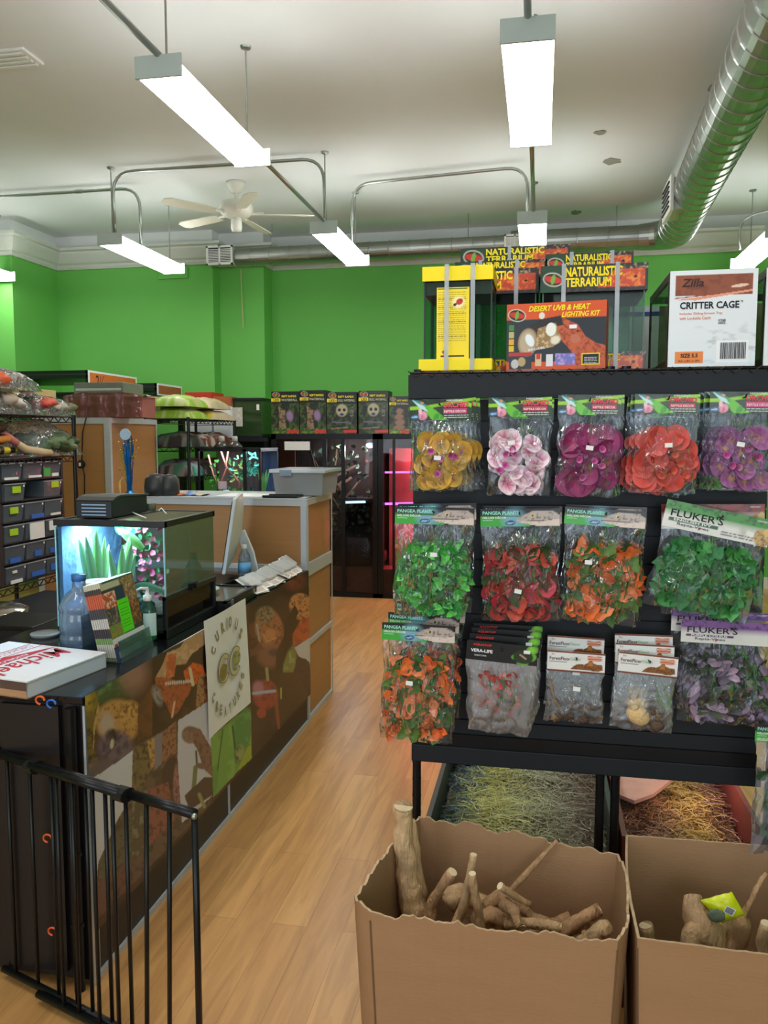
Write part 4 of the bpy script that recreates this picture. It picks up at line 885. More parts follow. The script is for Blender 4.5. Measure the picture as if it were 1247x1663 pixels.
W1 = [
 ('thick pale gnarled driftwood log standing tallest in the left box', [D(655, 1310, 1.95), D(652, 1345, 1.95), D(662, 1420, 1.93), D(668, 1475, 1.92), (-.24, 1.93, .32), (-.235, 1.94, .05)], [.026, .024, .027, .030, .032, .032], 0, True),
 ('slimmer driftwood stick leaning behind the tall gnarled log', [D(668, 1332, 2.0), D(676, 1400, 1.99), D(690, 1490, 1.98), (-.17, 1.98, .10)], [.010, .013, .017, .02], 0, False),
 ('short sawn stick leaning right, next to the tall log', [D(735, 1416, 1.86), D(718, 1440, 1.87), D(702, 1470, 1.88), D(694, 1500, 1.88), (-.2, 1.88, .12)], [.0125, .012, .014, .018, .02], 1, True),
 ('slender upright sawn stick in the middle of the left box', [D(769, 1388, 1.85), D(763, 1430, 1.85), D(752, 1470, 1.86), D(740, 1500, 1.86), (-.13, 1.86, .12)], [.0095, .010, .012, .013, .014], 0, True),
 ('short stub with a sawn top just right of the slender upright stick', [D(767, 1419, 1.80), D(771, 1450, 1.81), D(775, 1490, 1.81), (-.09, 1.81, .2)], [.0095, .011, .014, .016], 1, True),
 ('long thin twig leaning up to the right against the back of the box', [D(905, 1365, 2.0), D(860, 1412, 1.99), D(828, 1448, 1.97), D(800, 1500, 1.94)], [.005, .007, .008, .010], 1, False),
 ('sawn stick sloping down to the right in the middle of the pile', [D(812, 1439, 1.82), D(836, 1456, 1.84), D(862, 1469, 1.86)], [.0095, .009, .007], 1, True),
 ('knobbly light brown root lump left of the middle of the pile', [D(728, 1465, 1.92), D(748, 1452, 1.93), D(772, 1462, 1.92), D(795, 1470, 1.92)], [.026, .030, .022, .016], 0, False),
 ('twisted branch lying across the centre of the pile', [D(790, 1472, 1.9), D(815, 1455, 1.9), D(840, 1468, 1.88), D(865, 1490, 1.86), D(893, 1500, 1.85)], [.018, .017, .013, .011, .011], 1, True),
 ('short thick sawn piece pointing down at the front of the pile', [D(846, 1507, 1.79), D(838, 1480, 1.82), D(815, 1465, 1.84)], [.012, .013, .015], 1, True),
 ('horizontal branch lying along the front rim', [D(912, 1507, 1.80), D(880, 1500, 1.81), D(848, 1497, 1.83), D(820, 1500, 1.84)], [.010, .012, .012, .013], 0, True),
 ('thick sawn stick at the right, its end facing up right', [D(972, 1477, 1.90), D(945, 1492, 1.88), D(910, 1514, 1.86), (.04, 1.86, .38)], [.016, .015, .017, .018], 1, True),
 ('dull brown branch under the thick right stick', [D(925, 1490, 1.95), D(895, 1498, 1.94), D(870, 1512, 1.93)], [.013, .012, .012], 1, False),
 ('pale wedge shaped wood piece at the right corner of the left box', [D(985, 1507, 1.76), D(968, 1516, 1.78), D(940, 1530, 1.80)], [.017, .020, .012], 0, False),
 ('dark knotted root low in the centre of the pile', [D(770, 1495, 1.86), D(795, 1484, 1.86), D(825, 1500, 1.85)], [.018, .020, .016], 1, False),
 ('flat brown branch behind the pale wedge', [D(958, 1502, 1.90), D(925, 1510, 1.90), D(890, 1520, 1.90)], [.012, .012, .012], 1, False)]
for i, (lb, pts, rad, m, ce) in enumerate(W1): drift(lb, pts, rad, m, i*1.7+1, 2 if rad[0] > .012 else 1, cutend=ce)
# loose wood packed below the visible layer, so the pile rests on something
rnd = random.Random(9)
for k, (x, y, z, a) in enumerate(((-.20, 1.80, .40, .2), (-.12, 1.95, .42, 1.0), (-.02, 1.84, .43, .1), (.06, 1.95, .40, 2.2), (.11, 1.80, .42, .5), (-.05, 1.90, .36, 1.4))):
    d = Vector((math.cos(a), math.sin(a)*.5, 0))*.10; drift('brown branch half buried under the pile, %s' % ('at the left', 'at the back left', 'in the centre', 'at the back right', 'at the right', 'deepest in the middle')[k], [Vector((x, y, z))-d, Vector((x, y, z)), Vector((x, y, z))+d], [.026, .03, .024], 1, 20+k, 2, cutend=False)
W2 = [
 ('big pale forked branch standing in the right box', [D(1126, 1456, 1.95), D(1130, 1480, 1.94), D(1145, 1510, 1.92), D(1150, 1560, 1.90), (.42, 1.9, .1)], [.022, .030, .036, .040, .04], 0, False, [([D(1150, 1515, 1.92), D(1180, 1500, 1.93), D(1190, 1470, 1.95)], [.028, .020, .014]), ([D(1140, 1500, 1.92), D(1125, 1520, 1.90), D(1120, 1560, 1.90)], [.03, .026, .026])]),
 ('thin dark stick leaning out of the right box at the edge of the photo', [D(1244, 1418, 1.98), D(1228, 1445, 1.96), D(1210, 1478, 1.94), D(1195, 1520, 1.92)], [.005, .007, .008, .012], 1, False, ()),
 ('rough brown stump right of the forked branch', [D(1205, 1488, 1.95), D(1190, 1515, 1.93), D(1175, 1550, 1.9), (.48, 1.9, .12)], [.020, .028, .032, .03], 1, False, ()),
 ('round sawn branch end just inside the left corner of the right box', [D(1048, 1503, 1.86), D(1053, 1530, 1.86), (.30, 1.86, .1)], [.0155, .016, .018], 0, True, ()),
 ('pale sawn branch end at the right edge of the photo', [D(1244, 1500, 1.85), D(1238, 1530, 1.86), (.56, 1.88, .1)], [.013, .014, .018], 0, True, ())]
for i, (lb, pts, rad, m, ce, br) in enumerate(W2): drift(lb, pts, rad, m, 40+i, 1, cutend=ce, branches=br)
# yellow pouch lying on the forked branch
Yp = 1.89; c = P(1175, 1478, Y=Yp)
t = thing('snack_pouch', 'bright yellow green pouch with a barcode resting on the forked branch', 'pouch', c)
def pq(px, py, dy=0): return P(px, py, Y=Yp+dy)
mb = MB(); corners = [pq(1137, 1462), pq(1188, 1448), pq(1210, 1486), pq(1172, 1500)]
def pf_(u, v):
    a = corners[3].lerp(corners[2], u); b = corners[0].lerp(corners[1], u); q = a.lerp(b, v); return q+Vector((0, -.016*(16*u*(1-u)*v*(1-v))**.5-.003*mn.noise(Vector((u*5, v*5, 1))), .0))
mb.surf(pf_, 14, 12); mb.surf(lambda u, v: pf_(u, v)+Vector((0, .032*(16*u*(1-u)*v*(1-v))**.5+.001, 0)), 8, 8)
mb.build('pouch', mat('lime_foil', (214, 222, 30), .3, var=.15, scale=25), t, smooth=True)
cc = pf_(.62, .5); M = Matrix.Translation(cc+Vector((0, -.003, 0))) @ Matrix.Rotation(R(25), 4, 'Y'); mb = MB(); mb.box((-.011, -.001, -.009), (.011, 0, .009), M=M); s = mb.build('barcode_label', paper, t)
mb = MB()
for k in range(9): mb.box((-.009+k*.002, -.0014, -.007), (-.008+k*.002, -.001, .007), M=M)
mb.build('barcode', blk_txt, s); M = Matrix.Translation(pf_(.25, .3)+Vector((0, -.002, 0))); MB().ell((0, 0, 0), (.020, .004, .017), 16, 6, M=None).build('window', mat('grey_moss', (110, 120, 96), .8, var=.4, scale=90), t, smooth=True, shift=False).location = pf_(.12, .45)-c+Vector((0, -.004, 0))
# ================================================================== folding pet gate in the lower left
gd = (Vector((-.825, 1.814, 0))-Vector((-1.563, 2.068, 0))).normalized(); g1 = P(316, 1322, Z=.715); g1 = Vector((g1.x, g1.y, 0)); gn = Vector((gd.y, -gd.x, 0))
t = thing('pet_gate', 'black metal barred pet gate standing before the counter at the lower left', 'gate', g1)
def gp(px, z, off=0):                                # point on the gate line under the pixel column of its top rail
    d = ray(px, 1300); k = (g1.x*d[1]-g1.y*d[0])/(gd.x*d[1]-gd.y*d[0]); q = g1-gd*k; q = g1+gd*(-k) if False else g1-gd*k; return q+Vector((0, 0, z))+gn*off
def rail(nm, a, b, r, par=t): return MB().tube([a, b], r, 12).build(nm, blackm, par, smooth=True)
far = g1-gd*.80
rail('top_rail', far+Vector((0, 0, .715)), gp(205, .715), .0135); rail('top_rail', gp(62, .722, .022), gp(205, .722, .022), .012); rail('top_rail', gp(205, .715), g1+Vector((0, 0, .715)), .0135)
for px in (62, 205): MB().tube([gp(px, .716, .01)-gd*.018, gp(px, .716, .01)+gd*.018], .026, 10, sq=.75).build('rail_clamp', black, t)
MB().ell(g1+Vector((.004, -.012, .715)), (.008, .008, .008), 12, 8).build('end_screw', steel, t, smooth=True)
rail('bottom_rail', far+Vector((0, 0, .03)), gp(205, .03), .011); rail('bottom_rail', gp(60, .03, .022), g1+Vector((0, 0, .03))+gn*.022, .011)
for px in (14, 50): rail('bar', gp(px, .03), gp(px, .715), .0055)
for px, o in ((84, 0), (103, .022), (114, 0), (128, .022), (139, 0), (161, .022), (171, 0), (193, .022), (204, 0)): rail('bar', gp(px, .03, o), gp(px, .715, o), .0058)
for px in (238, 275): rail('bar', gp(px, .03, .022), gp(px, .715, .0), .0062)
rail('end_post', g1+Vector((0, 0, 0)), g1+Vector((0, 0, .715)), .0085)
# ================================================================== sales counter
wpan = mat('beech_panel', (172, 124, 76), .42, var=.07, scale=5, stretch=(.6, .6, 9))
KX = -1.3; KY0 = 2.09; KY1 = 4.40; KZ = .9
t = thing('sales_counter', 'long black sales counter covered with animal posters along the aisle', 'counter', (-1.6, 3.2, 0))
MB().box((-1.95, KY0, .02), (KX-.004, KY1, KZ-.022)).build('body', mat('black_laminate', (26, 22, 22), .38, var=.15), t, bevel=.003)
MB().box((-1.97, KY0-.012, KZ-.022), (KX+.006, KY1, KZ)).build('worktop', blackg, t, bevel=.003)
mb = MB(); mb.box((KX-.01, KY0, 0), (KX+.004, KY1, .022)); mb.build('base_trim', alu, t)
mb = MB(); mb.box((KX-.01, KY0+.002, .02), (KX+.003, KY0+.042, KZ-.03)); mb.build('corner_trim', alu, t)
y = P(372, 1290, X=KX).y; MB().box((KX-.004, y-.006, .02), (KX+.002, y+.006, .5)).build('joint_strip', alu, t)
mb = MB(); mb.tube([(KX-.03, KY0-.02, 0), (KX-.03, KY0-.02, KZ-.03)], .016, 10)
for z in (.2, .42, .64): mb.tube([(KX-.03, KY0-.02, z), (KX-.03, KY0-.02, z+.012)], .019, 10)
mb.build('corner_post', blackm, t)
MB().box((-1.56, KY0-.018, .05), (KX-.07, KY0-.004, KZ-.03)).build('end_panel', mat('black_laminate', (26, 22, 22), .38), t)
def zip_tie(px, py, c, nm, lb):
    p = P(px, py, Y=KY0-.035); mb = MB(); mb.tube([p+Vector((.014*math.cos(a), -.002, .012*math.sin(a))) for a in [k*PI/6 for k in range(10)]], .003, 6)
    tag(mb.build('zip_tie', c), lb, 'zip tie', 'zip ties on the counter corner')
oz = mat('orange_plastic', (226, 92, 36), .4); zip_tie(66, 1137, oz, 0, 'orange zip tie at the top of the counter corner post'); zip_tie(84, 1143, mat('blue_plastic', (40, 100, 190), .4), 0, 'blue zip tie at the counter corner beside the orange one')
zip_tie(78, 1361, oz, 0, 'orange zip tie halfway down the counter corner post'); zip_tie(86, 1512, oz, 0, 'orange zip tie near the foot of the counter corner post')
# ------------------------------------------------------------------ posters; the print is painted in coordinates measured on the photo, then fixed to the counter front
def projcv(y0, y1, z0, z1, nx, X=KX+.006):
    ny = int(nx*(z1-z0)/(y1-y0)*1.0)+2; Yg, Zg = np.meshgrid(np.linspace(y0, y1, nx), np.linspace(z0, z1, ny))
    f = np.array((-math.sin(PS)*math.cos(TH), math.cos(PS)*math.cos(TH), -math.sin(TH))); r = np.array((math.cos(PS), math.sin(PS), 0)); u = np.array((-math.sin(PS)*math.sin(TH), math.cos(PS)*math.sin(TH), math.cos(TH)))
    V = np.stack([np.full_like(Yg, X), Yg, Zg-H], -1); D = V @ f; c = Cv(CX+F*(V @ r)/D, CY-F*(V @ u)/D, (58, 42, 36)); c.Yg = Yg; c.Zg = Zg; return c
cv = projcv(2.075, 4.43, .165, .902, 640)
# brown ground on the left, snake head
cv.poly([(80, 1130), (260, 1040), (420, 960), (420, 1300), (100, 1560)], (76, 48, 34), (.03, .5, (50, 34, 28), 1))
cv.ell(165, 1115, 48, 32, (52, 84, 50), -20, .9, (.08, .5, (90, 130, 80), 2)); cv.ell(215, 1092, 22, 30, (150, 110, 96), 0, 1.0)
cv.poly([(88, 1140), (150, 1105), (160, 1150), (152, 1190), (150, 1230), (165, 1255), (158, 1262), (125, 1258), (104, 1240)], (176, 140, 82), (.22, .52, (196, 168, 108), 3))
cv.poly([(118, 1118), (150, 1104), (158, 1140), (150, 1180), (150, 1215), (160, 1240), (140, 1242), (118, 1200), (112, 1150)], (112, 92, 38), (.14, .5, (44, 38, 18), 4)); cv.ell(128, 1132, 20, 26, (176, 150, 52), -30, .8, (.12, .55, (70, 60, 26), 5))
cv.ell(190, 1172, 36, 36, (188, 140, 76), 10, .2, (.2, .52, (120, 76, 34), 6)); cv.ell(208, 1158, 16, 20, (198, 150, 84), 20, .4, (.25, .5, (134, 84, 40), 7)); cv.ell(172, 1176, 12, 20, (180, 158, 138), 0, .6); cv.ell(186, 1215, 28, 28, (108, 92, 108), -10, .4, (.1, .5, (70, 58, 72), 8))
cv.ell(180, 1192, 9, 8, (60, 44, 44), 0, .8); cv.line((182, 1186), (186, 1200), 2, (30, 22, 24)); cv.ell(180, 1208, 3, 8, (196, 186, 150), 8)
cv.ell(168, 1258, 30, 26, (98, 84, 90), 0, .5)
cv.poly([(222, 1150), (250, 1105), (252, 1190), (222, 1206)], (108, 66, 36), (.04, .5, (84, 52, 34), 8))
# orange iguana face
cv.poly([(246, 1062), (345, 1005), (345, 1150), (246, 1210)], (48, 32, 28), (.03, .5, (70, 48, 36), 9))
cv.poly([(270, 1060), (290, 1052), (305, 1030), (335, 1008), (340, 1040), (310, 1062), (300, 1078), (285, 1080), (275, 1100), (258, 1110), (252, 1098), (262, 1080)], (184, 146, 104), (.1, .5, (206, 172, 130), 10)); cv.poly([(268, 1064), (285, 1060), (282, 1098), (268, 1104)], (186, 92, 52), (.12, .5, (214, 130, 84), 11))
cv.poly([(296, 1090), (312, 1076), (328, 1080), (334, 1100), (318, 1112), (300, 1106)], (216, 96, 36), (.25, .5, (188, 62, 20), 12)); cv.poly([(250, 1100), (262, 1100), (290, 1106), (312, 1108), (306, 1126), (285, 1160), (278, 1165), (266, 1140), (252, 1120)], (176, 88, 50), (.3, .5, (110, 60, 44), 13))
for k in range(12): cv.ell(268+k*3.6, 1110-k*.35, 1.5, 3.2, (206, 196, 184))
cv.ell(254, 1130, 7, 16, (150, 142, 136), -20, .6, (.3, .5, (90, 84, 80), 14)); cv.poly([(320, 1100), (344, 1088), (344, 1140), (316, 1160)], (176, 126, 84), (.35, .48, (92, 54, 40), 15)); cv.line((307, 1086), (312, 1112), 2.5, (210, 200, 160)); cv.line((282, 1140), (278, 1164), 1.6, (220, 180, 150)); cv.line((246, 1206), (258, 1196), 1.8, (200, 150, 120))
# white cut shapes, skins, crested lizard
cv.poly([(152, 1262), (205, 1226), (222, 1212), (225, 1260), (218, 1290), (190, 1330), (160, 1400), (150, 1500), (146, 1520), (132, 1420), (118, 1300)], (206, 206, 214))
cv.poly([(218, 1212), (345, 1140), (345, 1300), (250, 1400), (150, 1500), (158, 1400), (190, 1330), (214, 1290), (226, 1250)], (104, 82, 66), (.09, .5, (70, 56, 44), 16))
cv.poly([(214, 1216), (246, 1198), (244, 1250), (230, 1280), (212, 1296)], (120, 104, 66), (.22, .5, (58, 52, 36), 17)); cv.poly([(238, 1204), (250, 1196), (252, 1240), (244, 1250)], (192, 152, 86), (.3, .5, (130, 90, 50), 18)); cv.poly([(250, 1196), (262, 1188), (262, 1240), (250, 1250)], (130, 124, 134))
cv.poly([(262, 1188), (284, 1172), (286, 1236), (262, 1246)], (158, 108, 80), (.3, .5, (88, 52, 40), 19)); cv.ell(276, 1256, 14, 30, (58, 38, 34), 10, .3); cv.ell(286, 1276, 6, 34, (170, 110, 110), 0, .4, (.3, .5, (100, 60, 60), 20)); cv.poly([(240, 1282), (272, 1270), (282, 1330), (236, 1380)], (150, 88, 74), (.2, .5, (96, 56, 48), 21)); cv.poly([(214, 1300), (240, 1280), (238, 1380), (214, 1400)], (84, 74, 52), (.14, .52, (128, 128, 104), 22)); cv.poly([(160, 1400), (200, 1340), (214, 1320), (214, 1400), (160, 1470)], (96, 92, 72), (.3, .5, (60, 60, 50), 23)); cv.poly([(150, 1440), (212, 1390), (212, 1440), (156, 1490)], (108, 70, 62), (.12, .5, (70, 46, 42), 24))
cv.poly([(288, 1170), (345, 1134), (345, 1290), (312, 1322), (294, 1336), (290, 1280), (287, 1230)], (200, 200, 210))
cv.ell(307, 1193, 13, 14, (122, 92, 82), 0, .2, (.12, .5, (146, 114, 98), 25)); cv.poly([(312, 1180), (324, 1184), (342, 1215), (344, 1262), (330, 1250), (318, 1215), (312, 1206)], (134, 98, 84), (.2, .5, (98, 66, 58), 26)); cv.line((317, 1220), (318, 1240), 1.6, (70, 70, 50)); cv.ell(326, 1244, 10, 5, (120, 90, 80), 10); cv.line((316, 1246), (312, 1290), 3.5, (108, 122, 70)); cv.poly([(298, 1292), (330, 1262), (345, 1262), (345, 1290), (306, 1316)], (70, 52, 44)); cv.line((322, 1290), (330, 1310), 3, (150, 150, 90))
# green leaves with a frog
cv.poly([(341, 1198), (376, 1168), (398, 1150), (410, 1170), (409, 1228), (345, 1296)], (98, 150, 62), (.04, .5, (120, 172, 78), 27)); cv.ell(392, 1190, 15, 42, (72, 140, 72), 12, .12, (.08, .5, (92, 164, 92), 28)); cv.line((361, 1185), (352, 1250), 1, (50, 90, 36)); cv.poly([(362, 1186), (374, 1172), (382, 1210), (380, 1260), (350, 1288)], (110, 166, 74), (.05, .5, (130, 182, 88), 29)); cv.line((377, 1180), (384, 1238), 1.6, (44, 80, 36)); cv.ell(388, 1224, 7, 14, (150, 160, 110), 15, .6, (.2, .5, (60, 80, 40), 30)); cv.poly([(384, 1254), (400, 1214), (410, 1208), (408, 1232)], (156, 178, 52))
# right poster
cv.poly([(403, 972), (520, 915), (520, 1135), (408, 1228)], (48, 34, 32), (.03, .5, (34, 24, 26), 31)); cv.poly([(403, 1010), (420, 1010), (422, 1060), (404, 1068)], (104, 62, 50), (.1, .5, (70, 40, 36), 32))
cv.ell(436, 1022, 23, 34, (170, 108, 74), -10, .15, (.25, .5, (112, 70, 52), 33)); cv.ell(430, 998, 15, 13, (150, 132, 104), -20, .3, (.3, .5, (70, 58, 46), 34)); cv.ell(437, 1066, 20, 18, (126, 86, 72), 0, .5); cv.ell(438, 1030, 9, 9, (196, 132, 84), 0, .5); cv.line((426, 1030), (432, 1042), 1.2, (200, 150, 110)); cv.line((432, 1042), (448, 1036), 1.2, (200, 150, 110)); cv.line((416, 1014), (420, 1040), 1.5, (160, 170, 170)); cv.ell(445, 1060, 10, 6, (70, 56, 66), 0, .6)
cv.poly([(448, 1060), (480, 990), (486, 1000), (460, 1080), (446, 1096)], (20, 16, 18)); cv.ell(488, 985, 19, 22, (206, 140, 88), -15, .12, (.35, .5, (98, 44, 28), 35)); cv.poly([(474, 1030), (490, 1002), (503, 1005), (508, 1034), (486, 1044), (474, 1052)], (192, 84, 46), (.12, .5, (150, 56, 34), 36)); cv.poly([(462, 1010), (478, 982), (484, 994), (468, 1030), (460, 1060)], (16, 14, 16)); cv.ell(478, 944, 16, 14, (128, 66, 48), 0, .7, (.15, .5, (80, 44, 38), 37))
cv.poly([(476, 1052), (508, 1032), (515, 1088), (496, 1072), (484, 1066)], (198, 200, 208)); cv.ell(470, 1076, 9, 24, (120, 128, 68), 12, .4, (.2, .5, (150, 166, 108), 38)); cv.poly([(478, 1072), (486, 1068), (496, 1070), (514, 1094), (514, 1130), (502, 1134), (490, 1108)], (44, 38, 48), (.3, .5, (22, 20, 26), 39)); cv.poly([(456, 1092), (484, 1092), (500, 1132), (450, 1178), (440, 1178)], (62, 46, 38), (.03, .5, (62, 46, 42), 40))
cv.ell(430, 1128, 21, 24, (166, 62, 58), 0, .2, (.14, .5, (120, 44, 46), 41)); cv.ell(418, 1118, 9, 12, (180, 120, 140), 0, .6); cv.line((410, 1126), (446, 1122), 2.4, (170, 190, 214)); cv.line((448, 1140), (452, 1182), 2.6, (150, 68, 58)); cv.ell(424, 1158, 8, 8, (170, 62, 52)); cv.line((432, 1086), (434, 1104), 2.5, (150, 150, 110)); cv.line((456, 1118), (456, 1134), 1.4, (170, 180, 70)); cv.line((500, 1074), (506, 1092), 1, (90, 80, 90))
t = thing('poster_banner', 'long glossy collage print of lizards, a frog and snakes taped to the counter front', 'poster', (KX+.006, 3.25, .9))
ny, nx = cv.X.shape; vs = []; ok = []
for j in range(ny):
    for i in range(nx):
        y = float(cv.Yg[j, i]); z = float(cv.Zg[j, i]); v_ = (.9-z); vs.append((KX+.006+.004*mn.noise(Vector((y*3, z*2, 1)))+.003, y, z))
def keep(i, j):
    y = cv.Yg[j, i]; z = cv.Zg[j, i]
    left = 2.085+.02*(.9-z)/.7; 
    if y < left: return False
    if 3.42 < y < 3.455 : pass
    if y > 4.40+.03*(.9-z)/.7: return False
    return True
fs = [(j*nx+i, j*nx+i+1, (j+1)*nx+i+1, (j+1)*nx+i) for j in range(ny-1) for i in range(nx-1) if keep(i, j)]
mb = MB(); mb.add(vs, fs, 0, cv.C.reshape(-1, 3)); mb.build('print', prtg, t, recalc=False)
text('CLYDE', .12, .035, mat('dim_ink', (90, 78, 72), .6), t, Matrix.Translation((.008, .22, -.66)) @ frame((0, 0, 0), (0, 1, 0), (0, 0, 1)), 0) if False else None
# shop sign sheet
a = P(331, 1009, X=KX+.013); b = P(400, 984, X=KX+.013); lo = P(342, 1196, X=KX+.013); ro = P(405, 1144, X=KX+.013)
t = thing('sign_sheet', 'white sheet lettered CURIOUS CREATURES with two round emblems, taped over the posters', 'sign', (KX+.013, a.y, a.z))
mb = MB(); mb.surf(lambda u, v: Vector((KX+.013+.004*math.sin(u*5+v*3), a.y+(b.y-a.y)*u+(lo.y-a.y)*.6*v, a.z+(b.z-a.z)*u*.0-(a.z-(lo.z+ro.z)/2)*v)), 12, 16); mb.build('sheet', paper, t, solid=.001)
olive = mat('olive_outline', (134, 126, 74), .6); tan = mat('tan_ink', (206, 198, 152), .6)
X_ = KX+.0185
def gl(ch, px, py, hpx, rot, wf=.62):                 # one letter at a measured spot
    p = P(px, py, X=X_); sc = (P(px, py-hpx/2, X=X_).z-P(px, py+hpx/2, X=X_).z); w = sc*wf
    base = frame(p, (0, 1, 0), (0, 0, 1)) @ Matrix.Rotation(R(rot), 4, 'Y')
    Mo = Matrix.Translation(-Vector(t.location))
    text(ch, w, sc, olive, t, Mo @ base @ Matrix.Translation((-w/2, 0, -sc/2)), .05)
    text(ch, w*.84, sc*.88, tan, t, Mo @ base @ Matrix.Translation((-w*.42, -.001, -sc*.44)), -.012)
for ch, px, py, r in (('C', 347, 1057, -62), ('U', 353, 1034, -35), ('R', 362, 1019, -15), ('I', 369, 1013, 0), ('O', 374, 1010, 5), ('U', 384, 1014, 22), ('S', 391, 1029, 40)): gl(ch, px, py, 19, r, .62 if ch != 'I' else .2)
for ch, px, py, r in (('C', 347, 1133, 25), ('R', 353, 1147, 12), ('E', 359, 1153, 8), ('A', 366, 1155, 0), ('T', 374, 1150, -14), ('U', 381, 1139, -24), ('R', 387, 1128, -35), ('E', 391, 1114, -50), ('S', 394, 1097, -68)): gl(ch, px, py, 17, r, .55)
def blob(px, py, rx, ry, m, dx=0, n=22, nm='emblem', a0=0, a1=2*PI, inner=0):
    p = P(px, py, X=X_); sy = abs(P(px+rx, py, X=X_).y-p.y); sz = abs(P(px, py-ry, X=X_).z-p.z); mb = MB(); vs = []; 
    for k in range(n+1):
        w = a0+(a1-a0)*k/n; vs.append((X_+dx, p.y+sy*math.cos(w), p.z+sz*math.sin(w))); vs.append((X_+dx, p.y+sy*inner*math.cos(w), p.z+sz*inner*math.sin(w)))
    mb.add(vs, [(2*k, 2*k+2, 2*k+3, 2*k+1) for k in range(n)]); return mb.build(nm, m, t)
for px, py in ((364, 1085), (382, 1073)):
    blob(px, py, 10, 24, olive, .001, a0=R(40), a1=R(320), inner=.62); blob(px, py, 9.2, 22.4, tan, .0016, a0=R(46), a1=R(314), inner=.70)
blob(362, 1092, 6, 14, mat('olive_fill', (150, 134, 66), .6, var=.3, scale=200), .002); blob(384, 1069, 6, 12, mat('sage_fill', (168, 170, 110), .6, var=.1), .002)
for px, py in ((381, 1066), (387, 1064)): blob(px, py, 1.3, 2.4, olive, .003)
blob(384, 1076, 4, 2.2, olive, .003, a0=PI, a1=2*PI, inner=.6)
for px, py in ((360, 1086), (364, 1090), (360, 1098), (366, 1082)): blob(px, py, 1.8, 3, olive, .003)
# ================================================================== things on the counter
def fs(p, z=0): return Vector((p.x, p.y, z))
# pizza box
A = P(44, 1107, Z=.953); B = P(173, 1059, Z=.953); C_ = P(31, 1036, Z=.953); A.z = B.z = C_.z = .953
A = A+(A-B)*.0; ez = Vector((0, 0, 1)); e1 = (B-A); e1n = e1.normalized(); e2 = Vector((-e1n.y, e1n.x, 0)); W2 = .41; L1 = e1.length
t = thing('pizza_box', 'white pizza box with red script lettering at the near end of the counter', 'pizza box', (A.x, A.y, .9))
def lid(u, v): return A+e1*u+e2*W2*v
mb = MB(); N = 46; pts = [A+e1*(k/N)+(-e2)*(.0018*(k % 2)) for k in range(N+1)]
poly = pts+[B+e2*W2, A+e2*W2]; mb.prism([p-Vector((0, 0, .004)) for p in poly], (0, 0, .004)); wp = mat('white_card', (230, 230, 234), .6, var=.02); ld = mb.build('lid', wp, t)
mb = MB(); I = e2*.003
mb.prism([A+I-ez*.053, B+I-ez*.053, B+I-ez*.004, A+I-ez*.004], e2*.003); mb.prism([B+I-ez*.053, B+e2*W2-ez*.053, B+e2*W2-ez*.004, B+I-ez*.004], -e1n*.003); mb.build('side_wall', mat('grey_white_card', (206, 210, 222), .6, var=.02), t)
kr = mat('kraft_card', (178, 138, 100), .8, var=.08); mb = MB(); mb.prism([A+I-ez*.053, A+e2*W2-ez*.053, A+e2*W2-ez*.03, A+I-ez*.03], e1n*.003); mb.build('kraft_end', kr, t)
mb = MB(); mb.prism([A+I-ez*.03, A+e2*W2-ez*.03, A+e2*W2-ez*.004, A+I-ez*.004], e1n*.004); mb.build('tucked_flap', mat('dark_kraft', (92, 70, 58), .85), t); mb = MB(); mb.prism([A+I-ez*.053, B+I-ez*.053, B+e2*W2-ez*.053, A+e2*W2-ez*.053], (0, 0, .003)); mb.build('base', kr, t)
Mlid = Matrix((e1n, ez, e2)).transposed().to_4x4()
def lidM(u, v): m = Matrix((e1n, -ez, e2)).transposed().to_4x4(); m.translation = A+e1*u+e2*W2*v+ez*.0006-Vector(t.location); return m
# reading direction runs from the right corner towards the near corner
def lidR(u, v):
    m = Matrix((-e1n, -ez, -e2)).transposed().to_4x4(); m.translation = A+e1*u+e2*W2*v+ez*.0007-Vector(t.location); return m
text('Michael', L1*.90, .088, red_txt, ld, lidR(.95, .47), .012, .35); 
mb = MB(); q = lambda u, v: A+e1*u+e2*W2*v+ez*.0008
mb.prism([q(.02, .50), q(.98, .50), q(.5, .64)], ez*.0002); rr_ = mb.build('printed_roof', red_txt, ld)
text('ANGELO', L1*.34, .02, wp, ld, lidR(.68, .56), .01).location.z += .0006
mb = MB()
for v in (.64, .76): mb.prism([q(.0, v), q(1.0, v), q(1.0, v+.008), q(.0, v+.008)], ez*.0002)
mb.build('printed_line', red_txt, ld); text("CHICAGO'S FINEST PIZZA", L1*.85, .028, red_txt, ld, lidR(.94, .745), -.01)
# magazine rack
b0 = P(193, 1077, Z=.9); b1 = P(243, 1049, Z=.9); ex = (b1-b0).normalized(); wM = (b1-b0).length
top = P(170, 952, Y=b0.y-.005); H_ = .275; ctr = (b0+b1)/2
t = thing('magazine_stand', 'clear stand full of upright leaflet magazines on the counter', 'magazine stand', (ctr.x, ctr.y, .9))
nrm = Vector((ex.y, -ex.x, 0)); lean = R(9); up = (Vector((0, 0, 1))*math.cos(lean)-nrm*math.sin(lean)); skew = -ex*.09
up = (up+skew).normalized()
acr = film('acrylic', (235, 242, 248), haze=.10, gloss=.4, bump=0, hazecol=(170, 190, 220))
mb = MB(); base_ = b0+nrm*.012
mb.prism([b0+nrm*.014, b1+nrm*.014, b1+nrm*.014+up*.075, b0+nrm*.014+up*.075], nrm*.002); mb.prism([b0-nrm*.13, b1-nrm*.13, b1-nrm*.10+up*.16, b0-nrm*.10+up*.16], nrm*.002); mb.prism([b0+nrm*.014, b1+nrm*.014, b1-nrm*.13, b0-nrm*.13], (0, 0, .003)); mb.build('acrylic_holder', acr, t)
cv = uvcv(wM, H_, 110, (60, 58, 60)); w = wM; h = H_
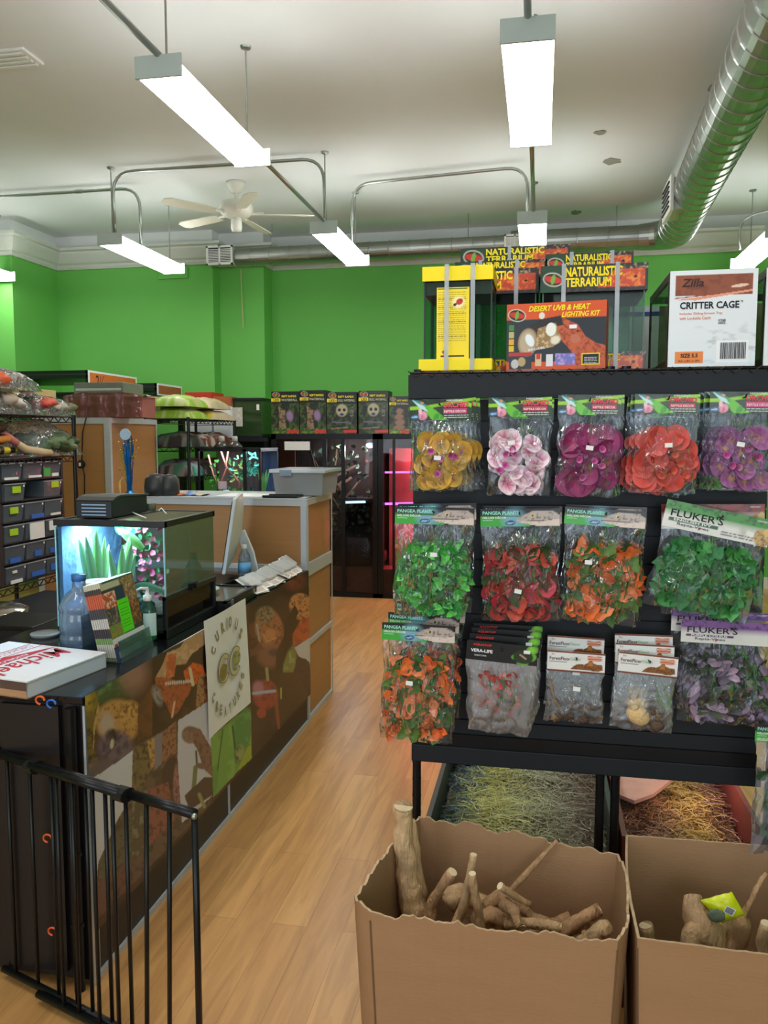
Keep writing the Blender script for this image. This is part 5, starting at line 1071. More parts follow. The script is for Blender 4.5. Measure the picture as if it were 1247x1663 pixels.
cv.rect(0, h*.90, w, h, (196, 190, 160)); cv.rect(w*.05, h*.97, w, h, (50, 90, 60)); cv.rect(w*.55, h*.90, w, h*.98, (170, 140, 90), (200, .5, (70, 50, 40), 1)); cv.rect(0, h*.66, w*.36, h*.86, (190, 80, 40), (120, .5, (240, 210, 190), 2)); cv.rect(w*.38, h*.70, w*.62, h*.88, (40, 50, 84)); cv.rect(w*.64, h*.66, w, h*.9, (130, 96, 70), (90, .5, (200, 160, 110), 3)); cv.rect(0, h*.46, w*.36, h*.65, (70, 64, 66), (120, .5, (150, 130, 120), 4)); cv.rect(w*.60, h*.34, w, h*.66, (88, 64, 52), (100, .5, (196, 110, 60), 5)); cv.rect(0, h*.26, w*.4, h*.45, (110, 140, 70), (110, .5, (190, 130, 60), 6)); cv.rect(w*.0, h*.18, w, h*.28, (232, 230, 226))
for k, c_ in enumerate(((200, 70, 50), (70, 120, 70), (60, 90, 160), (220, 180, 60), (150, 60, 120), (60, 150, 180), (210, 90, 60), (90, 90, 90))): cv.rect(w*(.03+k*.12), h*.17, w*(.12+k*.12), h*.21, c_)
cv.rect(0, 0, w, h*.16, (86, 104, 150)); cv.rect(w*.1, h*.03, w*.8, h*.10, (200, 206, 220)); cv.rect(w*.36, h*.30, w*.70, h*.72, (90, 232, 30)); smalltext(cv, w*.40, w*.66, h*.66, 9, .010, (40, 130, 20), .0016)
n_mag = 8
for k in range(n_mag):
    off = -nrm*(.006+k*.0078); M = Matrix((ex, -nrm, up)).transposed().to_4x4(); M.translation = b0+off+Vector((0, 0, .004))-up*0-ex*(.0)
    cols = [(150, 140, 120), (190, 80, 50), (60, 60, 70), (200, 190, 180), (90, 120, 60), (170, 160, 150), (60, 50, 50)]
    if k == 0:
        o = panel('magazine_cover', cv, M @ Matrix.Translation((0, -.0008, 0)), prtg, None); m_ = o
        text('SAMPLE', w*.28, h*.03, red_txt, o, M @ Matrix.Translation((w*.10, -.0014, h*.935)), .02) if False else None
    mb = MB(); hh = H_-.002*k
    segs = [0, .05, .22, .3, .42, .55, .68, .86, .93, 1]; rnd = random.Random(2)
    cc = [(110, 120, 90), (196, 192, 180), (120, 150, 90), (60, 50, 56), (190, 186, 176), (70, 66, 70), (196, 92, 60), (70, 64, 60), (200, 196, 170)]
    for s in range(9): mb.box((0, 0, hh*segs[s]), (w, .0066, hh*segs[s+1]), 0, tuple(lin(cc[s])), M=M)
    o2 = mb.build('magazine', prt, None)
    if k == 0: o.parent = o2
    lb = ['front leaflet magazine with a lime green sticker on its cover', 'second leaflet magazine in the clear stand', 'third leaflet magazine in the clear stand', 'fourth leaflet magazine in the clear stand', 'fifth leaflet magazine in the clear stand', 'sixth leaflet magazine in the clear stand', 'seventh leaflet magazine in the clear stand', 'rearmost leaflet magazine in the clear stand'][k]
    tag(o2, lb, 'magazine', 'leaflet magazines in the clear stand')
# sanitizer
c = P(235, 1043, Z=.9); c = Vector((c.x, c.y+.03, .9)); t = thing('sanitizer_bottle', 'clear green tinted sanitizer bottle with a white pump', 'bottle', c)
MB().lathe([(.030, 0), (.034, .01), (.034, .10), (.030, .125), (.016, .145), (.014, .152)], c, 20, sy=.75).build('bottle', film('sanitizer_plastic', (214, 240, 230), haze=.12, gloss=.4, bump=0, hazecol=(120, 190, 160)), t, smooth=True)
MB().lathe([(.026, .002), (.030, .01), (.030, .022)], c, 18, sy=.7).build('gel', mat('green_gel', (40, 170, 100), .2), t, smooth=True)
mb = MB(); mb.lathe([(.015, .15), (.016, .153), (.016, .17), (.008, .172), (.006, .188), (.006, .195)], c, 16); mb.tube([c+Vector((.004, 0, .196)), c+Vector((-.02, -.012, .198)), c+Vector((-.034, -.02, .190))], [.006, .005, .004], 8); mb.build('pump', white, t, smooth=True)
mb = MB(); mb.surf(lambda u, v: c+Vector((.0346*math.cos(R(-100+95*u)), .0262*math.sin(R(-100+95*u)), .022+.085*v)), 10, 1); mb.build('label', mat('mint_label', (206, 232, 224), .5), t)
# jug and paper roll
c = P(128, 1048, Z=.9); c = Vector((P(130, 1000, Y=2.565).x, 2.565, .9)); t = thing('water_jug', 'blue tinted round water jug with a ribbed body on the counter', 'jug', c)
MB().lathe([(.056, 0), (.070, .006), (.070, .055), (.067, .062), (.067, .070), (.071, .078), (.071, .130), (.068, .137), (.068, .145), (.072, .152), (.071, .165), (.045, .205), (.024, .222), (.022, .250), (.0245, .253), (.0245, .272)], c, 28).build('jug_body', bluep, t, smooth=True)
MB().lathe([(.025, .250), (.026, .273), (.0, .274)], c, 18).build('jug_cap', film('cap_plastic', (150, 190, 230), haze=.4, gloss=.4, bump=0, hazecol=(90, 150, 210)), t, smooth=True)
MB().lathe([(.0, .004), (.067, .005), (.067, .04), (.0, .04)], c, 24).build('water', film('water', (200, 224, 236), haze=.1, gloss=.3, bump=0, hazecol=(120, 160, 190)), t, smooth=True)
c = P(158, 1035, Z=.9); c = Vector((P(159, 940, Y=2.688).x, 2.688, .9)); t = thing('paper_towel_roll', 'white paper towel roll standing behind the jug', 'paper towel', c)
MB().lathe([(.020, .0), (.060, 0), (.061, .01), (.061, .222), (.058, .228), (.022, .228), (.020, .2)], c, 30).build('paper_roll', mat('tissue', (226, 224, 222), .9, var=.03, bump=.2), t, smooth=True); MB().lathe([(.019, .002), (.019, .22)], c, 18).build('core', kr, t)
# small clear lid and glass pot behind the counter
p = P(88, 1036, Z=.9); tag(MB().lathe([(0, .0), (.05, 0), (.055, .012), (.052, .014), (0, .006)], (p.x-.05, p.y+.02, .9), 24).build('flat_lid_disc', frost, smooth=True), 'flat clear lid lying behind the pizza box beside the jug', 'lid')
# counter terrarium
TX0, TX1, TY0, TY1, TZ0, TZ1 = -1.81, -1.363, 2.76, 3.225, .901, 1.345
t = thing('terrarium', 'lit glass terrarium with plants standing on the sales counter', 'glass terrarium', (-1.58, 3.0, .9))
tg = film('clear_tank_glass', (226, 240, 242), haze=.01, gloss=.12, bump=0, rough=.03, hazecol=(150, 180, 190))
tg2 = film('front_tank_glass', (220, 226, 214), haze=.14, gloss=.12, bump=0, rough=.03, hazecol=(150, 152, 132))
bt = MB(); bt.box((TX0, TY0, TZ0), (TX1, TY1, TZ0+.02)); 
for a, b in (((TX0, TY0), (TX1, TY0+.008)), ((TX0, TY1-.008), (TX1, TY1)), ((TX0, TY0), (TX0+.008, TY1))): bt.box((a[0], a[1], TZ0), (b[0], b[1], TZ0+.03))
bt.build('base_frame', black, t); mb = MB(); mb.box((TX1-.010, TY0, TZ0+.035), (TX1-.008, TY1, TZ0+.15)); mb.build('lower_window', film('smoked_glass', (150, 140, 130), haze=.1, gloss=.2, bump=0, hazecol=(70, 58, 48)), t)
mb = MB(); mb.box((TX1-.014, TY0, TZ0), (TX1+.004, TY1+.004, TZ0+.035)); mb.box((TX1-.014, TY0, TZ0+.145), (TX1+.006, TY1+.004, TZ0+.163)); mb.box((TX1-.014, TY0, TZ0), (TX1+.003, TY0+.012, TZ0+.16)); mb.box((TX1-.014, TY1-.012, TZ0), (TX1+.003, TY1+.004, TZ0+.16)); mb.build('door_sill', black, t, bevel=.002)
mb = MB(); ym = P(308, 900, X=TX1).y; mb.box((TX1+.002, ym-.025, TZ0+.15), (TX1+.02, ym+.025, TZ0+.178)); mb.tube([(TX1+.02, ym, TZ0+.165), (TX1+.03, ym, TZ0+.165)], .010, 10); mb.build('latch', blackm, t)
mb = MB()
for a, b in (((TX0-.004, TY0-.004), (TX1+.004, TY0+.018)), ((TX0-.004, TY1-.018), (TX1+.004, TY1+.004)), ((TX0-.004, TY0), (TX0+.018, TY1)), ((TX1-.018, TY0), (TX1+.004, TY1))): mb.box((a[0], a[1], TZ1-.024), (b[0], b[1], TZ1))
mb.box((-1.61, TY0, TZ1-.01), (-1.59, TY1, TZ1)); mb.build('top_frame', black, t, bevel=.002)
MB().box((-1.59, TY0+.018, TZ1-.006), (TX1-.018, TY1-.018, TZ1-.004)).build('mesh_top', film('mesh_top', (170, 168, 150), haze=.5, gloss=.1, bump=0, hazecol=(150, 146, 122)), t)
MB().box((TX0+.018, TY0+.018, TZ1-.008), (-1.61, TY1-.018, TZ1-.004)).build('lamp_cover', black, t)
MB().box((TX0+.003, TY0+.001, TZ0+.02), (TX1-.003, TY0+.004, TZ1-.02)).build('glass_pane', tg, t); MB().box((TX0+.003, TY1-.004, TZ0+.02), (TX1-.003, TY1-.001, TZ1-.02)).build('glass_pane', tg, t)
MB().box((TX0+.001, TY0+.003, TZ0+.02), (TX0+.004, TY1-.003, TZ1-.02)).build('glass_pane', tg, t)
for a, b in ((TY0+.003, ym-.001), (ym+.001, TY1-.003)): MB().box((TX1-.004, a, TZ0+.16), (TX1-.001, b, TZ1-.02)).build('glass_door', tg2, t)
mb = MB(); mb.box((TX1-.004, TY0-.0005, TZ0+.16), (TX1+.001, TY0+.005, TZ1-.02)); mb.box((TX0-.001, TY0-.0005, TZ0+.03), (TX0+.004, TY0+.005, TZ1-.02)); mb.build('glass_edge', mat('pale_blue_glass_edge', (150, 206, 220), .2), t)
MB().box((TX0+.006, TY0+.01, TZ0+.03), (TX0+.022, TY1-.01, TZ1-.03)).build('background', mat('blue_grey_foam', (112, 140, 176), .9, var=.25, scale=14, bump=1, bscale=30), t)
mb = MB(); mb.surf(lambda u, v: Vector((TX0+.01+(TX1-TX0-.03)*u, TY0+.01+(TY1-TY0-.02)*v, TZ0+.09+.02*mn.noise(Vector((u*4, v*4, 2))))), 16, 16); mb.box((TX0+.01, TY0+.008, TZ0+.02), (TX1-.014, TY1-.01, TZ0+.075)); mb.build('soil', mat('soil', (84, 66, 50), .95, var=.4, scale=60, bump=.6), t)
def blade(mb, base, tip, w, c1, c2, bend=.3, n=8):
    base = Vector(base); tip = Vector(tip); d = tip-base; side = d.cross(Vector((0, 1, 0))).normalized(); vs = []; cs = []
    for k in range(n+1):
        f = k/n; p = base+d*f+Vector((0, 0, bend*d.length*(f-f*f)*1.2)); ww = 1.35*w*math.sin(PI*(.12+.86*f))**.8
        for s, y in ((-1, 0), (0, .25), (1, 0)): vs.append(p+side*s*ww+Vector((0, -y*ww, 0))); cs.append(mixc(c1, c2, abs(s)*.8+f*.2))
    mb.add(vs, [(3*k+j, 3*k+3+j, 3*k+4+j, 3*k+1+j) for k in range(n) for j in (0, 1)], 0, cs)
g1c = tuple(lin((120, 190, 60))); g2c = tuple(lin((216, 236, 190))); yg = tuple(lin((190, 200, 50)))
mb = MB()
for bx, by, tips in ((-1.70, 2.87, (((-1.775, 1.255), .016), ((-1.735, 1.27), .015), ((-1.70, 1.30), .017), ((-1.668, 1.27), .014), ((-1.66, 1.235), .013))), (-1.60, 2.86, (((-1.60, 1.235), .016), ((-1.57, 1.27), .016), ((-1.54, 1.25), .014), ((-1.53, 1.20), .012), ((-1.63, 1.22), .012), ((-1.585, 1.24), .015)))):
    for (tx, tz), w_ in tips: blade(mb, (bx+(tx-bx)*.15, by, TZ0+.10), (tx, by+random.Random(int(tx*999)).uniform(-.03, .03), tz), w_, g1c, g2c, .05)
blade(mb, (-1.55, 2.85, 1.075), (-1.385, 2.83, 1.055), .012, tuple(lin((110, 160, 110))), tuple(lin((170, 200, 160))), .35); blade(mb, (-1.52, 2.9, 1.22), (-1.62, 2.88, 1.30), .016, g1c, g2c, .1)
mb.build('sword_leaf_plant', leafm, t, smooth=True, recalc=False)
mb = MB(); rnd = random.Random(5); cf1 = leaf_cf([(190, 70, 100), (170, 60, 80), (206, 110, 130), (70, 110, 60), (60, 120, 70)])
for k in range(130):
    z = rnd.uniform(TZ0+.10, TZ1-.03); x = -1.50+.07*math.sin(z*9)+rnd.uniform(-.05, .07); petal(mb, (x, rnd.uniform(2.88, 3.05), z), (rnd.uniform(-.6, .6), -1, rnd.uniform(-.6, .6)), rnd.uniform(.010, .017), heart, cf1, rnd, .2, 8)
cf2 = leaf_cf([(60, 180, 130), (60, 150, 90)])
for k in range(8): petal(mb, (-1.60+rnd.uniform(-.04, .05), 2.95, TZ1-.05+rnd.uniform(-.02, .02)), (rnd.uniform(-.4, .4), -1, -.3), .028, heart, cf2, rnd, .2, 10)
mb.build('trailing_vine', leafm, t, smooth=True, recalc=False)
mb = MB(); mb.ell((-1.72, 2.96, TZ0+.17), (.055, .04, .065), 18, 12, nz=.06); mb.build('pale_rock_hide', mat('pale_rock', (190, 196, 198), .85, var=.15, bump=.8), t, smooth=True)
mb = MB(); mb.ell((-1.50, 2.86, TZ0+.115), (.035, .03, .02), 12, 8, nz=.3); mb.build('moss_clump', mat('moss', (70, 96, 70), .95, var=.4, bump=1), t, smooth=True)
MB().box((-1.78, 2.86, TZ1-.034), (-1.56, 2.96, TZ1-.028)).build('led_strip', emat('cool_led', (190, 225, 255), 115), t)
# items on the terrarium
x0, x1 = P(124, 839, Y=2.83).x, P(181, 841, Y=2.83).x; t = thing('black_tray_box', 'black box with four pale slots in its front lying on the terrarium', 'box', ((x0+x1)/2, 2.95, TZ1))
mb = MB(); prof = [(2.83, 0), (2.83, .062), (2.85, .075), (2.90, .082), (3.12, .070), (3.12, 0)]; mb.prism([(x0, y, TZ1+z) for y, z in prof], (x1-x0, 0, 0)); mb.build('shell', mat('black_slotted_plastic', (34, 36, 40), .45), t, bevel=.003)
mb = MB(); mb.prism([(x0-.004, y, TZ1+z) for y, z in ((2.835, .068), (2.86, .081), (2.90, .087), (3.13, .076), (3.13, .070), (2.90, .08), (2.86, .074))], (x1-x0+.008, 0, 0)); mb.build('lid', mat('dark_grey_lid', (72, 72, 70), .5), t)
mb = MB()
for k in range(4): mb.box((x0+.025, 2.827, TZ1+.010+k*.013), (x1-.022, 2.831, TZ1+.0145+k*.013))
mb.build('slot', mat('pale_blue_plastic', (150, 176, 206), .3), t)
c = P(241, 822, Z=TZ1); tag(MB().lathe([(.014, 0), (.018, .0), (.020, .03), (.021, .032), (.017, .032), (.015, .004)], (-1.62, 3.17, TZ1), 16).build('plastic_cup', mat('olive_cup', (150, 150, 120), .5), smooth=True), 'small olive grey cup behind the black box on the terrarium', 'cup')
tag(MB().tube([P(208, 829, Z=TZ1+.01), P(237, 841, Z=TZ1+.006)], .0022, 6).build('plastic_stick', white), 'thin white plastic stick lying on the terrarium mesh', 'stick')
tag(MB().tube([P(258, 829, Z=TZ1+.012), P(262, 825, Z=TZ1+.02), P(270, 834, Z=TZ1+.004)], .0022, 6).build('bent_clip', white), 'small white bent clip on the back of the terrarium mesh', 'clip')
# green bottle seen through the doors
c = Vector((-1.52, 3.36, .9)); t = thing('drink_bottle', 'green drink bottle with a red cap behind the terrarium', 'bottle', c)
MB().lathe([(.04, 0), (.045, .01), (.045, .06), (.042, .07), (.045, .08), (.045, .15), (.03, .19), (.014, .215), (.014, .225)], c, 20).build('bottle', film('green_plastic', (110, 190, 140), haze=.35, gloss=.4, bump=0, hazecol=(50, 140, 90)), t, smooth=True); MB().lathe([(.016, .225), (.017, .23), (.017, .245), (0, .246)], c, 14).build('cap', mat('red_cap', (200, 50, 50), .4), t, smooth=True)
# display case
t = thing('display_case', 'low black case with a glass top and silver latches on the counter', 'display case', (-1.45, 3.4, .9)); a, b = (-1.62, 3.235), (-1.318, 3.62)
mb = MB(); mb.box((a[0], a[1], .901), (b[0], b[1], .94)); mb.build('case_body', black, t, bevel=.003); mb = MB()
for q in (((a[0], a[1]), (b[0], a[1]+.014)), ((a[0], b[1]-.014), (b[0], b[1])), ((a[0], a[1]), (a[0]+.014, b[1])), ((b[0]-.014, a[1]), (b[0], b[1]))): mb.box((q[0][0], q[0][1], .94), (q[1][0], q[1][1], .952))
mb.build('lid_frame', black, t); MB().box((a[0]+.014, a[1]+.014, .941), (b[0]-.014, b[1]-.014, .944)).build('glass_top', mat('case_glass', (104, 100, 92), .12, var=.2), t)
for y in (3.30, 3.57): MB().box((b[0]-.001, y-.010, .925), (b[0]+.006, y+.010, .948)).build('latch', steel, t)
# mouse
c = P(360, 951, Z=.952); tag(MB().ell((-1.47, 3.44, .962), (.034, .052, .014), 18, 10).build('computer_mouse', mat('teal_white', (186, 206, 200), .35), smooth=True), 'pale computer mouse lying on the glass topped black case', 'computer mouse')
# monitor
q0 = P(360, 933, Y=3.80); q1 = P(378, 810, Y=3.80); d = Vector((-math.sin(R(17)), math.cos(R(17)), 0)); upv = (q1-q0); wM = .50
t = thing('computer_monitor', 'white desktop computer monitor seen from behind its edge at the counter', 'monitor', (q0.x, q0.y, .9)); bk = Vector((d.y, -d.x, 0))
mb = MB(); mb.prism([q0, q0+bk*.018, q0+bk*.018+upv, q0+upv], d*wM); mb.build('screen_edge', mat('silver_white', (214, 216, 218), .35, var=.02), t, bevel=.004)
mb = MB(); P0 = q0+bk*.018; pr = []
for f, o in ((0.02, .0), (.12, .012), (.5, .03), (.88, .012), (.98, 0)): pr.append((f, o))
vs = []
for fu, ou in pr:
    for fv, ov in pr: vs.append(P0+d*wM*fu+upv*fv+bk*min(ou, ov)*1.3)
mb.add(vs, [(i*5+j, i*5+j+1, (i+1)*5+j+1, (i+1)*5+j) for i in range(4) for j in range(4)]); mb.build('back_cover', mat('warm_white_plastic', (206, 202, 190), .4, var=.02), t, smooth=True)
mb = MB(); mb.prism([q0-bk*.001+upv*.05, q0-bk*.001+upv*.96, q0-bk*.001+upv*.96+d*wM, q0-bk*.001+upv*.05+d*wM], -bk*.002); mb.build('screen', blackg, t)
m0 = P0+d*wM*.5; s1 = m0+upv*.5+bk*.03; mb = MB(); foot = m0+bk*.13; foot.z = .905
mb.tube([s1, s1*.5+foot*.5+bk*.01+Vector((0, 0, .01)), foot+Vector((0, 0, .02)), foot, foot-bk*.10], [.012, .013, .013, .010, .008], 4, sq=3.0); mb.build('stand', mat('silver_white', (214, 216, 218), .35), t, smooth=False, bevel=.003)
# water bottle, cables
c = P(397, 922, Y=3.95); c.z = .9; t = thing('water_bottle', 'small water bottle with a blue label behind the monitor', 'bottle', c)
MB().lathe([(.03, 0), (.033, .01), (.033, .12), (.028, .15), (.013, .175), (.012, .185)], c, 16).build('bottle', film('pet', (225, 235, 245), haze=.12, gloss=.4), t, smooth=True); MB().lathe([(.0338, .06), (.0338, .11)], c, 16).build('label', mat('blue_label', (110, 170, 210), .5), t, smooth=True); MB().lathe([(.014, .183), (.014, .2), (0, .2)], c, 12).build('cap', white, t)
mb = MB(); mb.tube([(-1.62, 3.9, .905), (-1.56, 4.0, .93), (-1.5, 4.15, .91), (-1.42, 4.1, .93), (-1.40, 4.28, .906)], .004, 6); tag(mb.build('power_cable', black, smooth=True), 'black cable looping on the counter behind the blister packs', 'cable')
mb = MB(); mb.tube([(-1.66, 3.7, .904), (-1.56, 3.78, .92), (-1.50, 3.74, .906), (-1.44, 3.86, .92), (-1.40, 3.82, .905)], .0035, 6); tag(mb.build('power_cable', mat('white_cable', (220, 220, 215), .5), smooth=True), 'white cable curled at the foot of the monitor', 'cable')
mb = MB(); mb.box((-1.78, 3.72, .901), (-1.56, 4.1, .918)); tag(mb.build('keyboard', black, bevel=.004), 'dark keyboard lying on the counter before the monitor', 'keyboard')
# blister packs on the counter edge
blc = mat('blister_card', (238, 236, 228), .5, var=.05); blp = film('blister_plastic', (240, 244, 246), haze=.42, gloss=.2, bump=.3, bscale=30, hazecol=(236, 236, 232))
pk = [(-1.335, 3.66, 18, 'nearest the display case'), (-1.345, 3.76, 14, 'second from the display case'), (-1.33, 3.86, 16, 'third from the display case'), (-1.34, 3.96, 20, 'in the middle of the row'), (-1.33, 4.05, 15, 'just past the middle of the row'), (-1.335, 4.13, 22, 'with a reddish print, near the far end'), (-1.33, 4.22, 18, 'second from the wooden tower'), (-1.35, 4.31, 26, 'next to the wooden tower')]
src = None
for k, (x, y, a, lb) in enumerate(pk):
    if src is None:
        src = thing('blister_pack', 'x', 'blister pack', (0, 0, 0), group='blister packs on the counter edge')
        MB().box((-.05, -.042, 0), (.05, .042, .0015)).build('card', blc, src, shift=False); mb = MB(); mb.box((-.044, -.036, .0016), (.020, .036, .016)); mb.build('blister', blp, src, shift=False, bevel=.004)
        mb = MB()
        for i in range(6): mb.box((.026, -.03+i*.010, .0016), (.044, -.026+i*.010, .0019))
        mb.box((-.02, -.02, .0016), (.015, .015, .004)); mb.build('printed_text', mat('pale_red_ink', (190, 120, 100), .6), src, shift=False)
        o = src
    else: o = dup(src)
    o['label'] = 'clear blister pack with a pale card, '+lb; o.location = (x-.02, y, .945); o.rotation_euler = (0, R(a+8), R((k*37) % 30-15)); o.scale = (1.35, 1.35, 1.35)
for k, (x, y) in enumerate(((-1.34, 3.70), (-1.345, 3.81), (-1.34, 3.91), (-1.34, 4.01), (-1.34, 4.10), (-1.34, 4.18))):
    o = dup(src, ['lower clear pack beneath the others, nearest the case', 'lower clear pack beneath the second one', 'lower clear pack beneath the third one', 'lower clear pack beneath the middle one', 'lower clear pack beneath the reddish one', 'lower clear pack beneath the pack by the tower'][k]); o.location = (x-.03, y, .9035); o.rotation_euler = (0, 0, R((k*53) % 40-20)); o.scale = (1.3, 1.3, 1.3)
# ================================================================== reception tower at the end of the counter
def framed(t, X0, X1, Y0, Y1, z0, z1, rails=(), rw=.035, side_rails=(), sides=True):
    MB().box((X0+.01, Y0+.012, z0), (X1-.012, Y1-.01, z1-.01)).build('wood_panel', wpan, t)
    mb = MB(); e = .006
    for x in (X0, X1-rw-.004): mb.box((x, Y0-.001, z0), (x+rw, Y0+.02, z1))
    for y in (Y0-.0005, Y1-.018): mb.box((X1-.0035, y, z0), (X1+.0015, y+(.030 if y < Y0 else .018), z1))
    for z, h in rails: mb.box((X0, Y0+.0006, z), (X1-.004, Y0+.02, z+h))
    for z, h in side_rails: mb.box((X1-.02, Y0, z), (X1+.002, Y1, z+h))
    mb.box((X0, Y0-.002, z1-.008), (X1+.003, Y1, z1)); mb.build('aluminium_frame', alu, t, bevel=.002)
t = thing('reception_tower', 'tall beech and aluminium reception unit at the far end of the counter', 'reception desk', (-1.85, 4.7, 0))
framed(t, -2.40, -1.30, 4.412, 4.98, 0, 1.31, ((1.265, .045), (.885, .04), (.02, .04)), .034, ((1.27, .04), (.86, .075), (.45, .03), (0, .03)))
# back desk behind the counter
t = thing('back_desk', 'low black desk behind the sales counter', 'desk', (-2.6, 3.6, 0)); MB().box((-2.95, 3.0, .70), (-2.1, 4.38, .73)).build('desk_top', black, t)
for x in (-2.92, -2.13):
    for y in (3.03, 4.35): MB().box((x-.02, y-.02, 0), (x+.02, y+.02, .70)).build('leg', blackm, t)
MB().box((-2.9, 4.33, .15), (-2.15, 4.35, .7)).build('modesty_panel', black, t)
c = Vector((P(0, 1000, Z=.8).x-.03, 3.40, .73)); t = thing('cooking_pot', 'steel rimmed glass pot at the left edge behind the pizza box', 'pot', c)
MB().lathe([(.14, 0), (.15, .02), (.152, .06), (.14, .062)], c, 32).build('glass_bowl', frost, t, smooth=True); MB().lathe([(.156, .055), (.160, .06), (.160, .10), (.152, .103), (.12, .118), (.0, .125)], c, 32).build('steel_lid', mat('polished_steel', (190, 184, 174), .12, .95, var=.2, scale=3), t, smooth=True); MB().lathe([(.012, .125), (.02, .14), (.0, .145)], c, 14).build('knob', black, t, smooth=True)
t = thing('storage_bin', 'black plastic bin on the back desk right of the pot', 'bin', (-2.3, 3.2, .73)); mb = MB()
mb.prism([(-2.42, 3.10, .732), (-2.16, 3.10, .732), (-2.16, 3.36, .732), (-2.42, 3.36, .732)], (0, 0, .10)); mb.build('bin_body', black, t, bevel=.01); mb = MB(); mb.box((-2.435, 3.09, .815), (-2.15, 3.37, .835)); mb.build('rim', blackm, t, bevel=.004)
# ================================================================== things on the reception ledge
LZ = 1.311
c = Vector((-2.235, 4.50, LZ)); t = thing('reptile_hide', 'black domed plastic hide with two lobes on the reception ledge', 'hide', c); hm = mat('dark_grey_plastic', (48, 48, 48), .4, var=.1)
mb = MB(); mb.lathe([(.07, 0), (.072, .05), (.066, .10), (.045, .125), (0, .132)], c-Vector((.028, 0, 0)), 24); mb.build('dome', hm, t, smooth=True); mb = MB(); mb.lathe([(.06, 0), (.062, .05), (.056, .10), (.035, .122), (0, .128)], c+Vector((.045, .02, 0)), 24); mb.build('dome', hm, t, smooth=True)
c = Vector((P(211, 806, Y=4.47).x, 4.47, LZ)); t = thing('tinsel_centrepiece', 'blue and gold foil tinsel spray with a silver disc on the reception ledge', 'decoration', c); rnd = random.Random(3)
MB().lathe([(.045, 0), (.03, .012), (.012, .03), (0, .03)], c, 10).build('weight', mat('blue_foil', (40, 120, 190), .2, .8, var=.3), t)
mb = MB()
for k in range(26):
    a = rnd.uniform(0, 2*PI); r = rnd.uniform(.005, .035); h = rnd.uniform(.22, .36); pts = [c+Vector((.010*math.cos(a), .01*math.sin(a), .02)), c+Vector((r*.5*math.cos(a), r*.5*math.sin(a), h*.45)), c+Vector((r*math.cos(a), r*math.sin(a), h))]; mb.tube(pts, [.005, .006, .004], 4)
mb.build('blue_tinsel', mat('blue_foil', (40, 120, 190), .2, .8), t); mb = MB()
for k in range(22):
    a = rnd.uniform(0, 2*PI); r = rnd.uniform(.03, .075); h = rnd.uniform(.15, .33); mb.tube([c+Vector((.01*math.cos(a), .01*math.sin(a), .04)), c+Vector((r*.4*math.cos(a), r*.4*math.sin(a), h*.6)), c+Vector((r*math.cos(a), r*math.sin(a), h))], .0016, 4); mb.ell(c+Vector((r*math.cos(a), r*math.sin(a), h)), (.006, .004, .006), 6, 4)
for k in range(8): a = rnd.uniform(2.5, 3.8); mb.tube([c+Vector((0, 0, .15)), c+Vector((-.05, -.02, .09)), c+Vector((-.05-.01*k/3, -.02, .0+.012*k))], .0016, 4)
mb.build('gold_tinsel', mat('gold_foil', (206, 180, 90), .25, .8, var=.2), t)
mb = MB(); M = Matrix.Translation(c+Vector((-.008, -.02, .365))) @ Matrix.Rotation(R(90), 4, 'X'); mb.lathe([(0, -.003), (.034, -.003), (.034, .003), (0, .003)], (0, 0, 0), 26, M=M); mb.build('silver_disc', mat('pale_blue_disc', (176, 200, 222), .3, .2), t)
# flat colourful items
p = P(300, 802, Y=4.55); t = thing('toy_packet', 'flat orange and blue packet lying on the reception ledge', 'packet', (p.x, 4.56, LZ)); mb = MB()
mb.surf(lambda u, v: Vector((p.x-.06+.20*u, 4.50+.12*v, LZ+.004+.02*math.sin(PI*u)*math.sin(PI*v)+.004*math.sin(u*20))), 20, 8, cf=lambda u, v: tuple(lin((206, 120, 70))) if u < .45 else (tuple(lin((90, 130, 180))) if u < .75 else tuple(lin((190, 180, 160))))); mb.surf(lambda u, v: Vector((p.x-.06+.20*u, 4.50+.12*v, LZ+.002)), 4, 3, cf=lambda u, v: (.3, .2, .1)); mb.build('packet', prtg, t, smooth=True)
mb = MB(); mb.box((P(352, 800, Y=4.5).x, 4.46, LZ), (P(425, 800, Y=4.5).x, 4.72, LZ+.004)); tag(mb.build('paper_sheet', paper), 'white paper lying on the reception ledge before the lit tanks', 'paper')
# tray with snake shed, clear tote
a = P(432, 800, Y=4.50).x; b = P(488, 800, Y=4.50).x; t = thing('black_tray', 'shallow black tray on the corner of the reception ledge', 'tray', ((a+b)/2, 4.52, LZ)); mb = MB(); mb.box((a, 4.43, LZ), (b, 4.56, LZ+.006)); mb.box((a, 4.43, LZ), (b, 4.437, LZ+.014)); mb.box((a, 4.553, LZ), (b, 4.56, LZ+.014)); mb.build('tray', black, t, bevel=.002)
tx0 = P(448, 806, Y=4.60).x; tx1 = P(523, 803, Y=4.60).x; tz = P(480, 762, Y=4.60).z
t = thing('storage_tote', 'frosted clear storage tote with a lid on the reception ledge', 'storage tote', ((tx0+tx1)/2, 4.75, LZ)); y0, y1 = 4.59, 4.93; e = .014
mb = MB(); lo = [(tx0+.0, y0), (tx1-.0, y0), (tx1, y1), (tx0, y1)]; hi = [(tx0-e, y0-e), (tx1+e, y0-e), (tx1+e, y1+e), (tx0-e, y1+e)]
vs = [(x, y, LZ+.001) for x, y in lo]+[(x, y, tz-.02) for x, y in hi]; mb.add(vs, [(0, 1, 5, 4), (1, 2, 6, 5), (2, 3, 7, 6), (3, 0, 4, 7), (0, 3, 2, 1)]); mb.build('tote_body', frost, t, bevel=.006)
